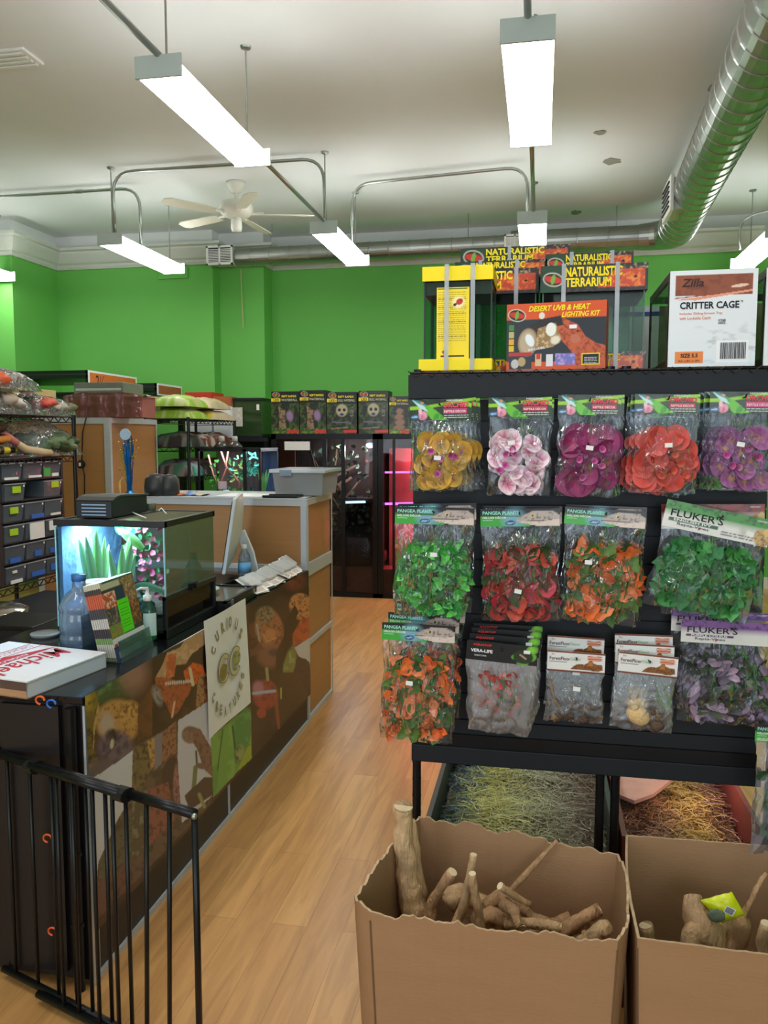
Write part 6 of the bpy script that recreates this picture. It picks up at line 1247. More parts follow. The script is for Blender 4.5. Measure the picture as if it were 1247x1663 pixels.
mb = MB(); mb.box((tx0-e-.016, y0-e-.014, tz-.022), (tx1+e+.016, y1+e+.014, tz)); mb.build('lid', film('frost_lid', (210, 216, 218), haze=.75, gloss=.3, bump=0, hazecol=(206, 212, 216)), t, bevel=.005)
mb = MB(); mb.box((tx0+.035, y0-e-.018, tz-.04), (tx0+.11, y0-e-.012, tz-.002)); mb.build('latch', mat('grey_blue_latch', (120, 140, 158), .4), t, bevel=.003)
p = P(472, 797, Y=4.66); o = MB().ell((p.x, 4.68, LZ+.016), (.055, .04, .012), 16, 8, nz=.12, seed=3).build('bark_piece', mat('pale_bark', (214, 186, 140), .8, var=.15, bump=.4), smooth=True); tag(o, 'flat pale bark piece lying inside the frosted tote', 'bark')
# ================================================================== tall framed partition behind the counter
t = thing('tall_partition', 'tall beech partition unit framed in aluminium behind the counter', 'partition', (-3.75, 6.4, 0))
framed(t, -4.1, -3.41, 6.0, 6.82, 0, 1.82, ((1.77, .05), (.9, .05)), .05, ((1.775, .045), (.9, .04), (0, .04)))
c = P(133, 754, Y=5.98); mb = MB(); mb.tube([(P(140, 677, Y=5.985).x, 5.985, 1.82), (P(134, 700, Y=5.985).x, 5.985, 1.70), c+Vector((0, .0, .02))], .005, 6); mb.tube([c, (P(138, 790, Y=5.985).x, 5.985, 1.35), (P(136, 806, Y=5.985).x, 5.985, 1.05)], .005, 6)
t = mb.build('hanging_cable', black, smooth=True); tag(t, 'black cord with a round plug hanging down the beech partition', 'cord')
mb = MB(); M = Matrix.Translation(c+Vector((0, -.004, 0))) @ Matrix.Rotation(R(90), 4, 'X'); mb.lathe([(0, 0), (.034, 0), (.034, .018), (.02, .024), (0, .024)], (0, 0, 0), 20, M=M); pl = mb.build('round_plug', black, t); MB().box((c.x-.008, c.y-.034, c.z-.014), (c.x+.008, c.y-.027, c.z+.014)).build('plug_label', paper, pl)
# ================================================================== wire racks
def wrack(label, x0, x1, y0, y1, levels, face, name='wire_rack', solid=()):
    t = thing(name, label, 'shelving rack', ((x0+x1)/2, (y0+y1)/2, 0)); top = max(levels)
    for x in (x0, x1):
        for y in (y0, y1): MB().tube([(x, y, 0), (x, y, top+.015)], .015, 10).build('post', blackm, t)
    for z in levels:
        mb = MB()
        for zz, r in ((z, .004), (z-.038, .0035)):
            for y in (y0, y1): mb.tube([(x0, y, zz), (x1, y, zz)], r, 6)
            for x in (x0, x1): mb.tube([(x, y0, zz), (x, y1, zz)], r, 6)
        n = int((x1-x0)/.05)
        for k in range(n+1): mb.tube([(x0+(x1-x0)*k/n, y0, z), (x0+(x1-x0)*k/n, y1, z)], .0018, 4)
        def zig(a, b, fixed, ax):
            n = int((b-a)/.045); pts = []
            for k in range(n+1):
                s = a+(b-a)*k/n; pts.append((s, fixed, z if k % 2 else z-.038) if ax == 0 else (fixed, s, z if k % 2 else z-.038))
            mb.tube(pts, .004, 4)
        zig(x0, x1, y0, 0); zig(y0, y1, x1, 1); mb.build('wire_shelf', blackm, t)
    return t
RX = -3.2
wrack('black wire rack at the left edge holding drawers of small tubs', RX-.50, RX, 4.05, 5.15, (1.80, 1.53, .73), None)
# tub racks with tubs
def tubrack(label, y0, y1, z0, z1, rows, missing, stickers, notes, lab):
    t = thing('tub_rack', label, 'tub rack', (RX-.25, (y0+y1)/2, z0)); fr = mat('grey_black_frame', (48, 48, 50), .5)
    mb = MB(); h = (z1-z0)/rows
    for y in (y0, y1): mb.box((RX-.45, y-.012, z0), (RX-.02, y+.012, z1))
    mb.build('side_wall', fr, t)
    for k in range(rows+1): MB().box((RX-.45, y0, z0+k*h), (RX-.02, y1, z0+k*h+.008)).build('shelf', fr, t)
    w = (y1-y0-.03)/3; src = None
    tf = film('tub_plastic', (190, 198, 206), haze=.42, gloss=.10, bump=.05, hazecol=(134, 144, 154))
    for r in range(rows):
        for c in range(3):
            if (r, c) in missing: continue
            ya = y0+.015+c*w+.004; yb = ya+w-.008; za = z0+(rows-1-r)*h+.009; zb = za+h-.022
            out = .015 if (r, c) in ((1, 0),) else 0
            tb = thing('plastic_tub', lab(r, c), 'tub', (RX-.2, (ya+yb)/2, za), group='small tubs in the tub racks')
            X1 = RX-.012+out; mb = MB(); ins = .012
            lo = [(RX-.40, ya+ins), (X1-ins, ya+ins), (X1-ins, yb-ins), (RX-.40, yb-ins)]; hi = [(RX-.42, ya), (X1, ya), (X1, yb), (RX-.42, yb)]
            mb.add([(x, y, za) for x, y in lo]+[(x, y, zb) for x, y in hi], [(0, 1, 5, 4), (1, 2, 6, 5), (2, 3, 7, 6), (3, 0, 4, 7), (0, 3, 2, 1)]); mb.build('tub_body', tf, tb)
            MB().box((RX-.38, ya+.02, za+.002), (X1-.03, yb-.02, za+.018)).build('bedding', mat('aspen_bedding', (150, 144, 130), .95, var=.35, scale=80), tb)
            mb = MB(); mb.box((X1-.008, ya, zb-.006), (X1+.004, yb, zb)); mb.build('rim', mat('pale_rim', (150, 156, 160), .4), tb)
            MB().box((X1, yb-.025, zb-.025), (X1+.002, yb-.012, zb-.012)).build('dot_sticker', paper, tb)
            for (m_, a, b, zc, hh, nm) in stickers.get((r, c), ()):
                MB().box((X1-ins*.6+.005, ya+(yb-ya)*a, za+(zb-za)*zc), (X1+.004, ya+(yb-ya)*b, za+(zb-za)*(zc+hh))).build(nm, m_, tb)
lime = mat('lime_note', (176, 214, 40), .6); bt_ = mat('blue_tape', (36, 108, 196), .5); gt = mat('green_tape', (70, 170, 80), .5)
N_ = lambda a=.3, z=.35: ((lime, a, a+.38, z, .38, 'lime_note'),)
st = {(0, 0): ((paper, .1, .75, .02, .14, 'label_strip'),), (0, 1): ((paper, .25, .9, .05, .14, 'label_strip'), ), (0, 2): ((gt, .0, .35, .08, .5, 'green_tape'), (paper, .45, .8, .05, .2, 'label_strip')), (1, 0): N_(.35, .45), (1, 2): N_(.4, .55), (2, 0): N_(.3, .45), (2, 1): ((bt_, .3, .95, .0, .25, 'blue_tape'),), (2, 2): ((paper, .3, .85, .02, .14, 'label_strip'),), (3, 0): N_(.25, .4), (3, 1): ((paper, .2, .95, -.05, 1.0, 'paper_sheet'),), (3, 2): ((paper, .2, .6, .3, .6, 'paper_sheet'),), (4, 0): ((bt_, .2, .7, .0, .3, 'blue_tape'),), (4, 1): ((bt_, .4, .75, .1, .35, 'blue_tape'),), (4, 2): ((bt_, .2, .6, .1, .3, 'blue_tape'),), (5, 0): ((paper, .2, .75, .0, .2, 'label_strip'), (paper, .3, .5, .6, .15, 'label_strip')), (5, 1): ((bt_, .2, .9, .1, .3, 'blue_tape'),), (5, 2): ((bt_, .2, .7, .2, .4, 'blue_tape'),)}
rn = ('top row', 'second row', 'third row', 'fourth row', 'fifth row', 'bottom row'); cn = ('left', 'middle', 'right')
extra = {(0, 2): 'green taped ', (1, 0): 'lime noted ', (1, 2): 'lime noted ', (2, 0): 'lime noted ', (3, 0): 'lime noted ', (2, 1): 'blue taped ', (3, 1): 'paper covered ', (4, 0): 'blue taped ', (4, 1): 'blue taped ', (5, 1): 'blue taped '}
tubrack('dark rack of six rows of small clear tubs at the left edge', 4.36, 5.02, .74, 1.515, 6, {(1, 1)}, st, None, lambda r, c: 'small %sclear tub, %s place in the %s of the tub rack' % (extra.get((r, c), ''), cn[c], rn[r]))
tubrack('second tub rack cut off by the left edge of the photo', 4.06, 4.335, .74, 1.515, 6, {(r, c) for r in range(6) for c in (0, 1)} | {(1, 2), (4, 2)}, {}, None, lambda r, c: 'clear tub in the cut off left rack, %s' % rn[r])
# ------------------------------------------------------------------ soft bags and packets
def pillow(name, label, cat, x0, x1, y0, y1, z, h, m, grp=None, seed=0, inner=None, im=None, rough=.15, cf=None, ex=.22):
    t = thing(name, label, cat, ((x0+x1)/2, (y0+y1)/2, z), group=grp); mb = MB(); s = seed*5.1
    def f(u, v, sg):
        e = (16*u*(1-u)*v*(1-v))**ex; n = mn.noise(Vector((u*4+s, v*4, sg)))+.5*mn.noise(Vector((u*9+s, v*9, sg+3)))
        xx = x0+(x1-x0)*(u+.03*mn.noise(Vector((s, v*3, 1)))); yy = y0+(y1-y0)*(v+.03*mn.noise(Vector((u*3, s, 2))))
        return Vector((xx, yy, z+(h*(.55+.45*e)*e*(1+rough*n)+.002 if sg > 0 else .001)))
    mb.surf(lambda u, v: f(u, v, 1), 22, 16, cf=cf); mb.surf(lambda u, v: f(u, v, -1), 4, 4, cf=cf)
    mb.build('wrapper', m, t, smooth=True)
    if inner: inner(t)
    return t
clr = film('loose_film', haze=.16, gloss=.55, bump=.9, bscale=18, hazecol=(210, 206, 204))
def blobs(c, n, rad, cols, sp, seed, nm='contents'):
    def f(t):
        rnd = random.Random(seed); mb = MB()
        for k in range(n): r = rad*rnd.uniform(.7, 1.2); mb.ell((c[0]+rnd.uniform(-1, 1)*sp[0], c[1]+rnd.uniform(-1, 1)*sp[1], c[2]+rnd.uniform(-.2, 1)*sp[2]), (r*1.3, r, r*.7), 10, 7, c=tuple(lin(rnd.choice(cols))), nz=.3, seed=seed+k)
        mb.build(nm, leafm, t, smooth=True, recalc=False)
    return f
T1 = 1.802
pillow('wrapped_toy', 'clear wrapped white item with red at the left end of the top wire shelf, lower', 'wrapped goods', RX-.36, RX-.02, 4.32, 4.76, T1, .15, clr, seed=1, inner=blobs((RX-.15, 4.54, T1+.06), 10, .05, [(214, 198, 176), (226, 216, 204), (190, 170, 150)], (.10, .10, .03), 1))
pillow('wrapped_toy', 'clear wrapped orange and white item stacked on top at the left end of the shelf', 'wrapped goods', RX-.34, RX-.0, 4.30, 4.80, T1+.15, .14, clr, seed=2, inner=blobs((RX-.13, 4.54, T1+.21), 9, .05, [(236, 110, 70), (240, 130, 90), (226, 210, 200)], (.09, .12, .012), 2))
pillow('wrapped_toy', 'clear wrapped red and pink item in the middle of the top wire shelf', 'wrapped goods', RX-.3, RX-.01, 4.74, 5.02, T1, .15, clr, seed=3, inner=blobs((RX-.10, 4.88, T1+.07), 8, .045, [(238, 90, 66), (232, 110, 90), (190, 60, 60)], (.07, .07, .02), 3))
pillow('wrapped_toy', 'clear wrapped grey green item near the post of the top wire shelf', 'wrapped goods', RX-.3, RX-.01, 4.98, 5.20, T1, .13, clr, seed=4, inner=blobs((RX-.10, 5.08, T1+.05), 9, .04, [(120, 130, 96), (190, 184, 170), (160, 160, 140)], (.07, .09, .015), 4))
t = thing('tan_carton', 'tan sealed parcel box behind the wrapped items on the top shelf', 'parcel', (-3.55, 5.0, T1)); q = P(60, 648, X=-3.5)
MB().box((-3.69, 4.92, T1), (-3.50, 5.42, T1+.20)).build('carton', mat('tan_parcel', (206, 186, 130), .5, var=.04), t, bevel=.006); MB().box((-3.50, 5.2, T1+.10), (-3.498, 5.40, T1+.13)).build('tape', mat('pale_tape', (200, 200, 190), .3), t)
# second shelf: plush snakes and a moss bag
T2 = 1.533
t = thing('plush_snake', 'brown and orange coiled toy snake on the second wire shelf at the left edge', 'soft toy', (RX-.15, 4.2, T2)); mb = MB(); pts = [Vector((RX-.14+.09*math.cos(a), 4.42+.10*math.sin(a), T2+.11+.012*a)) for a in [k*.35 for k in range(26)]]; mb.tube(pts, [.030]*26, 10); mb.build('body', mat('brown_plush', (70, 46, 30), .9, var=.6, scale=10), t, smooth=True)
mb = MB(); mb.tube([(RX-.05, 4.34, T2+.12), (RX-.02, 4.40, T2+.11), (RX-.02, 4.47, T2+.12)], .022, 10); mb.build('orange_patch', mat('orange_plush', (206, 130, 60), .9, var=.2), t, smooth=True)
t = thing('plush_lizard', 'yellow black and white toy lizard lying below the brown snake', 'soft toy', (RX-.1, 4.25, T2)); mb = MB()
ys = lambda u, v: tuple(lin((228, 200, 40))) if math.sin(u*20) > -.1 else tuple(lin((30, 26, 24)))
mb.surf(lambda u, v: Vector((RX-.07+.035*math.cos(v*2*PI)*(1-.5*u), 4.24+.36*u, T2+.045+.04*math.sin(v*2*PI)*(1-.6*u))), 40, 12, cf=ys); mb.build('body', leafm, t, smooth=True)
t = thing('plush_tube', 'beige rounded tube with a pink end lying on the second wire shelf', 'soft toy', (RX-.02, 4.5, T2)); mb = MB(); pts = [(RX-.09, 4.50, T2+.15), (RX-.05, 4.56, T2+.10), (RX-.02, 4.63, T2+.05), (RX-.005, 4.76, T2+.032), (RX+.0, 4.86, T2+.026), (RX, 4.89, T2+.024)]; mb.tube(pts, [.018, .022, .026, .026, .022, .008], 14); mb.build('body', mat('beige_felt', (206, 180, 144), .85, var=.05), t, smooth=True)
MB().tube([(RX-.092, 4.495, T2+.154), (RX-.04, 4.58, T2+.085)], .0245, 12).build('pink_cuff', mat('pink_felt', (206, 120, 120), .8), t, smooth=True)
pillow('moss_bag', 'clear bag of dark green moss on the second wire shelf', 'bagged moss', RX-.42, RX+.01, 4.66, 5.24, T2, .24, film('moss_film', haze=.12, gloss=.5, bump=.9, bscale=16), seed=6, inner=blobs((RX-.13, 4.98, T2+.07), 44, .055, [(88, 108, 70), (70, 92, 58), (110, 126, 90), (60, 78, 50)], (.13, .19, .045), 6, 'moss'))
# on the partition top
T3 = 1.822
pinkf = film('pink_blister', (214, 150, 150), haze=.35, gloss=.55, bump=.8, bscale=8, hazecol=(176, 116, 110))
x0 = P(106, 676, Y=6.05).x; x1 = P(232, 676, Y=6.05).x
t = thing('pink_blister_tray', 'large pinkish brown clear blister pack on top of the beech partition', 'blister tray', ((x0+x1)/2, 6.2, T3))
mb = MB(); zt = P(170, 638, Y=6.05).z
def pf2(u, v): return Vector((x0+(x1-x0)*u, 6.03+.015*abs(math.sin(u*PI*4.5))+.01*mn.noise(Vector((u*6, v*5, 1))), T3+.002+(zt-T3)*v*(1-.12*(2*abs(u-.5))**3)))
mb.surf(pf2, 40, 12); mb.surf(lambda u, v: Vector((x0+(x1-x0)*u, 6.04+.3*v, T3+.002+(zt-T3)*(1-.12*(2*abs(u-.5))**3)+.01*mn.noise(Vector((u*6, v*6, 4))))), 40, 8); mb.build('blister', pinkf, t, smooth=True)
mb = MB(); mb.box((x0+.03, 6.06, T3+.002), (x1-.03, 6.33, zt-.03)); mb.build('pink_contents', mat('pink_brown_sand', (156, 96, 88), .8, var=.3, scale=9), t)
a = P(128, 640, Y=6.5); b = P(208, 640, Y=6.5); zt2 = P(160, 622, Y=6.5).z
t = thing('grey_crate', 'grey green wrapped box lying behind the pinkish blister pack', 'wrapped box', ((a.x+b.x)/2, 6.55, T3)); mb = MB(); mb.box((a.x, 6.42, T3+.001), (b.x, 6.78, zt2)); mb.build('box', mat('grey_green_carton', (120, 126, 112), .5, var=.1), t, bevel=.008); mb = MB(); mb.box((a.x+.02, 6.418, zt2-.07), (b.x-.02, 6.42, zt2-.05)); mb.build('strip', mat('pale_tape', (200, 200, 190), .3), t)
# ================================================================== middle rack with bags
MX0, MX1, MY0, MY1 = -3.56, -3.13, 6.87, 8.0
wrack('black wire rack in the middle distance with sacks on its top shelf', MX0, MX1, MY0, MY1, (1.83, 1.57, 1.30, .9), None)
T4 = 1.834
def sack(label, x0, x1, y0, y1, z, h, cols, seed):
    def cf(u, v):
        n = mn.noise(Vector((u*3+seed, v*3, 1)))+.5*mn.noise(Vector((u*9+seed, v*9, 4))); c = cols[0] if n < .05 else (cols[1] if n < .3 else cols[2]); return tuple(lin(c))
    return pillow('bedding_sack', label, 'sack', x0, x1, y0, y1, z, h, prtg, 'sacks on the middle rack', seed, cf=cf, rough=.12)
gc = [(150, 190, 60), (190, 206, 130), (206, 190, 150)]; tc_ = [(206, 188, 156), (196, 174, 140), (214, 190, 70)]
sack('lime green bag of bedding, lower left on the middle rack', MX0+.02, MX1+.0, 6.88, 7.36, T4, .105, gc, 1); sack('lime green bag of bedding stacked above the lower left one', MX0+.02, MX1+.0, 6.88, 7.34, T4+.108, .115, gc, 2)
sack('beige sack lying on the right half of the middle rack top', MX0+.05, MX1+.02, 7.38, 7.98, T4, .105, tc_, 3); sack('beige sack stacked on the other beige sack of the middle rack', MX0+.05, MX1+.0, 7.36, 7.9, T4+.108, .115, tc_, 4)
p0 = P(212, 645, Y=7.1); p1 = P(255, 645, Y=7.1)
tag(MB().box((p0.x, 6.95, T4), (p1.x+.1, 7.3, T4+.20)).build('tan_box', mat('tan_box', (214, 184, 142), .6), bevel=.006), 'tan box with a blue panel left of the lime green bags', 'carton')
bp = P(212, 632, Y=6.94); bq = P(228, 645, Y=6.94)
mb = MB(); mb.box((bp.x, 6.944, bq.z), (bq.x, 6.949, bp.z)); o = mb.build('blue_panel', blu_txt, None); par_ = [x for x in COL.objects if x.name == 'tan_box'][0]; o.parent = par_
wr = thing('spare_shelf', 'hidden side shelf joined to the rack', 'shelf') if False else None
MB().box((p0.x-.05, 6.88, T4-.03), (MX0, 7.4, T4-.002)).build('side_shelf', blackm, [x for x in COL.objects if x.name == 'wire_rack.001'][0])
dk = [(70, 44, 40), (40, 34, 34), (130, 90, 70), (180, 176, 170), (90, 60, 50)]
k = 0
for z, h in ((1.574, .14), (1.304, .15)):
    for i, (ya, yb) in enumerate(((6.89, 7.25), (7.28, 7.62), (7.64, 7.97))):
        k += 1; cc = [[(92, 50, 40), (150, 80, 60), (206, 200, 190)], [(50, 44, 46), (120, 112, 104), (60, 110, 90)], [(60, 46, 40), (180, 170, 160), (110, 60, 50)]][(k) % 3]
        def cf(u, v, cc=cc, k=k): n = mn.noise(Vector((u*2.4+k, v*3, 2)))+.5*mn.noise(Vector((u*9+k, v*9, 4))); return tuple(lin(cc[0] if n < .0 else (cc[1] if n < .25 else cc[2])))
        pillow('substrate_bag', ['dark red bag at the front of the second shelf of the middle rack', 'dark green printed bag in the middle of the second shelf', 'brown bag at the back of the second shelf', 'red brown substrate bag at the front of the third shelf of the middle rack', 'dark mixed bag in the middle of the third shelf', 'brown bag at the back of the third shelf'][k-1], 'bag', MX0+.03, MX1+.0, ya, yb, z, h, prtg, 'bags on the middle rack', k+10, cf=cf)
# bottles on the rack's second shelf near the lit tanks
# ================================================================== lit tanks
KX0 = MX1+.025; KXm = P(395, 730, Y=7.0).x; KX1_ = P(423, 733, Y=7.0).x; TZa = 1.02; TZb = 1.553
t = thing('tank_stand', 'black stand carrying the lit planted tanks', 'stand', ((KX0+KX1_)/2, 7.25, 0)); MB().box((KX0, 7.0, 0), (KX1_, 7.55, TZa-.002)).build('stand_body', black, t, bevel=.004)
led = emat('tank_led', (225, 235, 255), 22)
def littank(label, x0, x1, y0, y1, back, seed, fn):
    t = thing('planted_tank', label, 'planted tank', ((x0+x1)/2, (y0+y1)/2, TZa), group='lit planted tanks'); e = .016; mb = MB()
    for x in (x0, x1-e):
        for y in (y0, y1-e): mb.box((x, y, TZa), (x+e, y+e, TZb))
    for z in (TZa, TZb-.02): mb.box((x0, y0, z), (x1, y0+e, z+.02)); mb.box((x0, y1-e, z), (x1, y1, z+.02)); mb.box((x0, y0, z), (x0+e, y1, z+.02)); mb.box((x1-e, y0, z), (x1, y1, z+.02))
    mb.build('tank_frame', black, t); MB().box((x0+.005, y1-.02, TZa+.01), (x1-.005, y1-.01, TZb-.01)).build('background', back, t)
    MB().box((x0+.005, y0+.004, TZa+.01), (x1-.005, y0+.007, TZb-.01)).build('glass_pane', glassm, t); MB().box((x1-.007, y0+.01, TZa+.01), (x1-.004, y1-.01, TZb-.01)).build('glass_pane', glassm, t)
    MB().box((x0+.01, y0+.01, TZa+.01), (x1-.01, y1-.02, TZa+.07)).build('soil', mat('soil', (84, 66, 50), .95), t); MB().box((x0+.04, y0+.03, TZb-.016), (x1-.04, y0+.12, TZb-.008)).build('led_strip', led, t); MB().box((x0, y0, TZb), (x1, y1, TZb+.012)).build('mesh_lid', blackm, t)
    fn(t, x0, x1, y0, y1)
def plants1(t, x0, x1, y0, y1):
    rnd = random.Random(7); w = x1-x0; mb = MB()
    for k in range(90): f = rnd.random(); petal(mb, (x0+w*(.30+.65*rnd.random()), y0+rnd.uniform(.05, .3), TZa+rnd.uniform(.06, .16)), (rnd.uniform(-.6, .6), -1, rnd.uniform(-.2, .8)), rnd.uniform(.012, .024), heart, leaf_cf([(50, 110, 60), (36, 90, 60), (90, 160, 70)]), rnd, .2, 8)
    for k in range(40): petal(mb, (x0+w*rnd.uniform(.58, .92), y0+rnd.uniform(.05, .25), TZa+rnd.uniform(.24, .50)), (rnd.uniform(-.8, .8), -1, rnd.uniform(-.5, .5)), rnd.uniform(.018, .032), lambda th: .35+.65*abs(math.cos(th))**3, leaf_cf([(90, 200, 170), (150, 220, 140), (60, 160, 120), (190, 200, 110)]), rnd, .2, 12)
    for k in range(24): petal(mb, (x0+w*rnd.uniform(.16, .34), y0+rnd.uniform(.05, .25), TZa+rnd.uniform(.14, .44)), (rnd.uniform(-.8, .8), -1, .2), .018, pointy, leaf_cf([(70, 150, 50), (90, 170, 70)]), rnd, .2, 8)
    mb.build('foliage', leafm, t, smooth=True, recalc=False); mb = MB()
    for pts in (((.40, .52), (.52, .36), (.40, .24), (.44, .12)), ((.56, .52), (.50, .38), (.62, .30)), ((.66, .30), (.80, .22), (.74, .10)), ((.12, .48), (.22, .30), (.34, .16))): mb.tube([(x0+w*a, y0+.12, TZa+z) for a, z in pts], .008, 6)
    mb.build('branch', mat('pink_branch', (206, 130, 110), .7, var=.2), t, smooth=True); MB().box((x0+w*.44, y0-.004, TZa+.17), (x0+w*.62, y0-.001, TZa+.24)).build('label_sticker', mat('lilac_label', (206, 196, 220), .6), t)
    mb = MB(); mb.ell((x0+w*.5, y0+.12, TZa+.11), (.05, .04, .04), 12, 8, nz=.2); mb.build('pale_stone', mat('pale_rock', (190, 196, 198), .85), t, smooth=True)
def plants2(t, x0, x1, y0, y1):
    rnd = random.Random(8); w = x1-x0; mb = MB()
    for k in range(26): petal(mb, (x0+w*rnd.uniform(.05, .5), y0+rnd.uniform(.04, .2), TZa+rnd.uniform(.28, .5)), (rnd.uniform(-.8, .8), -1, rnd.uniform(-.5, .5)), rnd.uniform(.018, .03), lambda th: .35+.65*abs(math.cos(th))**3, leaf_cf([(90, 200, 190), (120, 210, 190)]), rnd, .2, 12)
    for k in range(6): blade(mb, (x1-.05, y0+.2, TZa+.07), (x1-.03+rnd.uniform(-.06, .03), y0+rnd.uniform(.1, .35), TZa+rnd.uniform(.25, .4)), .008, tuple(lin((80, 160, 80))), tuple(lin((140, 200, 120))), .2)
    mb.build('foliage', leafm, t, smooth=True, recalc=False)
littank('wide lit planted tank with a pinkish bark background', KX0, KXm+.008, 7.0, 7.5, mat('pinkish_bark', (128, 92, 86), .9, var=.5, scale=5, bump=.6, stretch=(4, 1, .6)), 1, plants1)
littank('narrow lit planted tank with a blue background, right of the wide one', KXm+.010, KX1_, 7.0, 7.5, mat('blue_backdrop', (70, 90, 140), .8, var=.4, scale=5), 2, plants2)
for k, px in enumerate((360, 381)):
    p = P(px, 722, Y=7.2); c = Vector((p.x, 7.2, TZb+.013)); t = thing('dome_lamp', ('clear round bulb lamp standing on the lit tank, left one of two', 'clear round bulb lamp standing on the lit tank, right one of two')[k], 'lamp', c)
    MB().lathe([(.075, 0), (.07, .02), (.045, .045), (.026, .06)], c, 20).build('dome', mat('smoky_dome', (84, 80, 76), .2, .4), t, smooth=True); MB().lathe([(.026, .058), (.028, .06), (.028, .10), (.022, .108), (0, .108)], c, 16).build('socket', mat('grey_socket', (190, 188, 180), .4), t, smooth=True)
# ================================================================== cages along the back wall
CYF, CYB = 8.1, 8.72
def cage(label, x0, x1, mull, seed, red):
    t = thing('display_cage', label, 'animal cage', ((x0+x1)/2, CYF, 0)); e = .05; mb = MB(); z0, z1 = .0, 1.70
    for x in (x0, x1-e): mb.box((x, CYF, 0), (x+e, CYF+.05, z1))
    mb.box((x0, CYF, z1-.055), (x1, CYB, z1)); mb.box((x0, CYF, 0), (x1, CYB, .045)); mb.box((x0, CYF+.05, .045), (x0+.02, CYB, z1)); mb.box((x1-.02, CYF+.05, .045), (x1, CYB, z1)); mb.build('cage_frame', blackm, t)
    for a, b in mull: MB().box((a, CYF+.005, .045), (b, CYF+.03, z1-.055)).build('mullion', blackm, t)
    MB().box((x0+.02, CYB-.02, .045), (x1-.02, CYB, z1-.055)).build('back_panel', mat('dark_bark_wall', (56, 46, 42), .9, var=.5, scale=4, bump=.8, bscale=14, stretch=(3, 1, 1)), t)
    MB().box((x0+.01, CYF+.012, .045), (x1-.01, CYF+.016, z1-.055)).build('glass_door', film('cage_glass', (222, 222, 222), haze=.01, gloss=.2, bump=0, rough=.03, hazecol=(90, 80, 84)), t)
    MB().box((x0+.02, CYF+.05, .045), (x1-.02, CYB-.02, .30)).build('substrate', mat('reddish_sand', (120, 84, 74), .95, var=.3, bump=.4), t); return t
c1 = cage('tall black framed glass cage with dark branches, left of the pair at the back wall', P(440, 705, Y=CYF).x, P(613, 900, Y=CYF).x, ((P(523, 750, Y=CYF).x, P(530, 750, Y=CYF).x), (P(554, 800, Y=CYF).x, P(560, 800, Y=CYF).x)), 1, 0)
x0 = P(441, 705, Y=CYF).x; x1 = P(613, 900, Y=CYF).x
MB().box((x0+.06, CYF+.08, .95), (P(475, 720, Y=CYF).x, CYF+.10, 1.64)).build('wood_side_panel', mat('red_brown_board', (112, 66, 48), .7, var=.15, scale=3, stretch=(6, 1, .4)), c1); MB().box((P(462, 724, Y=CYF).x, CYF-.003, P(480, 731, Y=CYF).z), (P(503, 724, Y=CYF).x, CYF+.001, P(480, 717, Y=CYF).z)).build('notice', paper, c1)
rnd = random.Random(12); mb = MB()
for k in range(16): a = Vector((rnd.uniform(-2.3, x1-.4), CYF+rnd.uniform(.15, .45), rnd.uniform(.4, 1.4))); mb.tube([a, a+Vector((rnd.uniform(-.2, .2), 0, .2)), a+Vector((rnd.uniform(-.3, .33), .05, .45))], rnd.uniform(.006, .016), 6)
mb.build('branch', mat('dull_branch', (104, 88, 72), .9, var=.3), c1, smooth=True); mb = MB()
for k in range(150): petal(mb, (rnd.uniform(-2.35, x1-.08), CYF+rnd.uniform(.12, .4), rnd.choice((rnd.uniform(.85, 1.1), rnd.uniform(.55, .85), rnd.uniform(1.2, 1.6)))), (rnd.uniform(-.8, .8), -1, rnd.uniform(-.5, .8)), rnd.uniform(.02, .045), pointy, leaf_cf([(60, 80, 56), (80, 96, 66), (70, 110, 90), (100, 84, 60)]), rnd, .2, 8)
mb.build('foliage', leafm, c1, smooth=True, recalc=False); MB().box((x0+.7, CYF+.1, 1.0), (x1-.05, CYB-.02, 1.03)).build('ledge', mat('dark_ledge', (54, 46, 44), .8), c1)
MB().tube([(-2.02, CYF+.09, .985), (-1.78, CYF+.09, .995)], .012, 8).build('cool_reflection_bar', emat('cool_reflection_bar', (170, 210, 255), 3), c1)  # glowing bar stands in for a bluish lamp reflection on the cage glass
MB().ell((-1.78, CYF+.35, 1.58), (.05, .05, .03), 14, 8).build('cool_bulb', emat('cool_bulb', (180, 205, 255), 2), c1)
mb = MB(); mb.ell((-1.95, CYF+.3, .45), (.34, .2, .22), 18, 10, nz=.25, seed=4); mb.build('rock', mat('dark_rock', (66, 54, 54), .9, bump=.8), c1, smooth=True)
x2 = P(614, 900, Y=CYF).x; c2 = cage('tall black framed glass cage glowing red, right of the pair at the back wall', x2, .2, ((P(637, 900, Y=CYF).x, P(641, 900, Y=CYF).x),), 2, 1)
MB().box((x2+.06, CYF+.3, .05), (.1, CYF+.33, 1.55)).build('rock_wall', mat('grey_rock_wall', (150, 110, 104), .9, var=.3, scale=4, bump=.9, bscale=8), c2)
MB().tube([(x2+.06, CYF+.06, 1.305), (-.9, CYF+.06, 1.315)], .010, 8).build('violet_reflection_bar', emat('violet_reflection_bar', (190, 110, 255), 3), c2); MB().tube([(x2+.06, CYF+.06, .98), (-1.25, CYF+.06, .99)], .012, 8).build('violet_reflection_bar', emat('violet_reflection_bar', (190, 110, 255), 3), c2)  # violet bars glow to imitate fluorescent reflections in the glass door
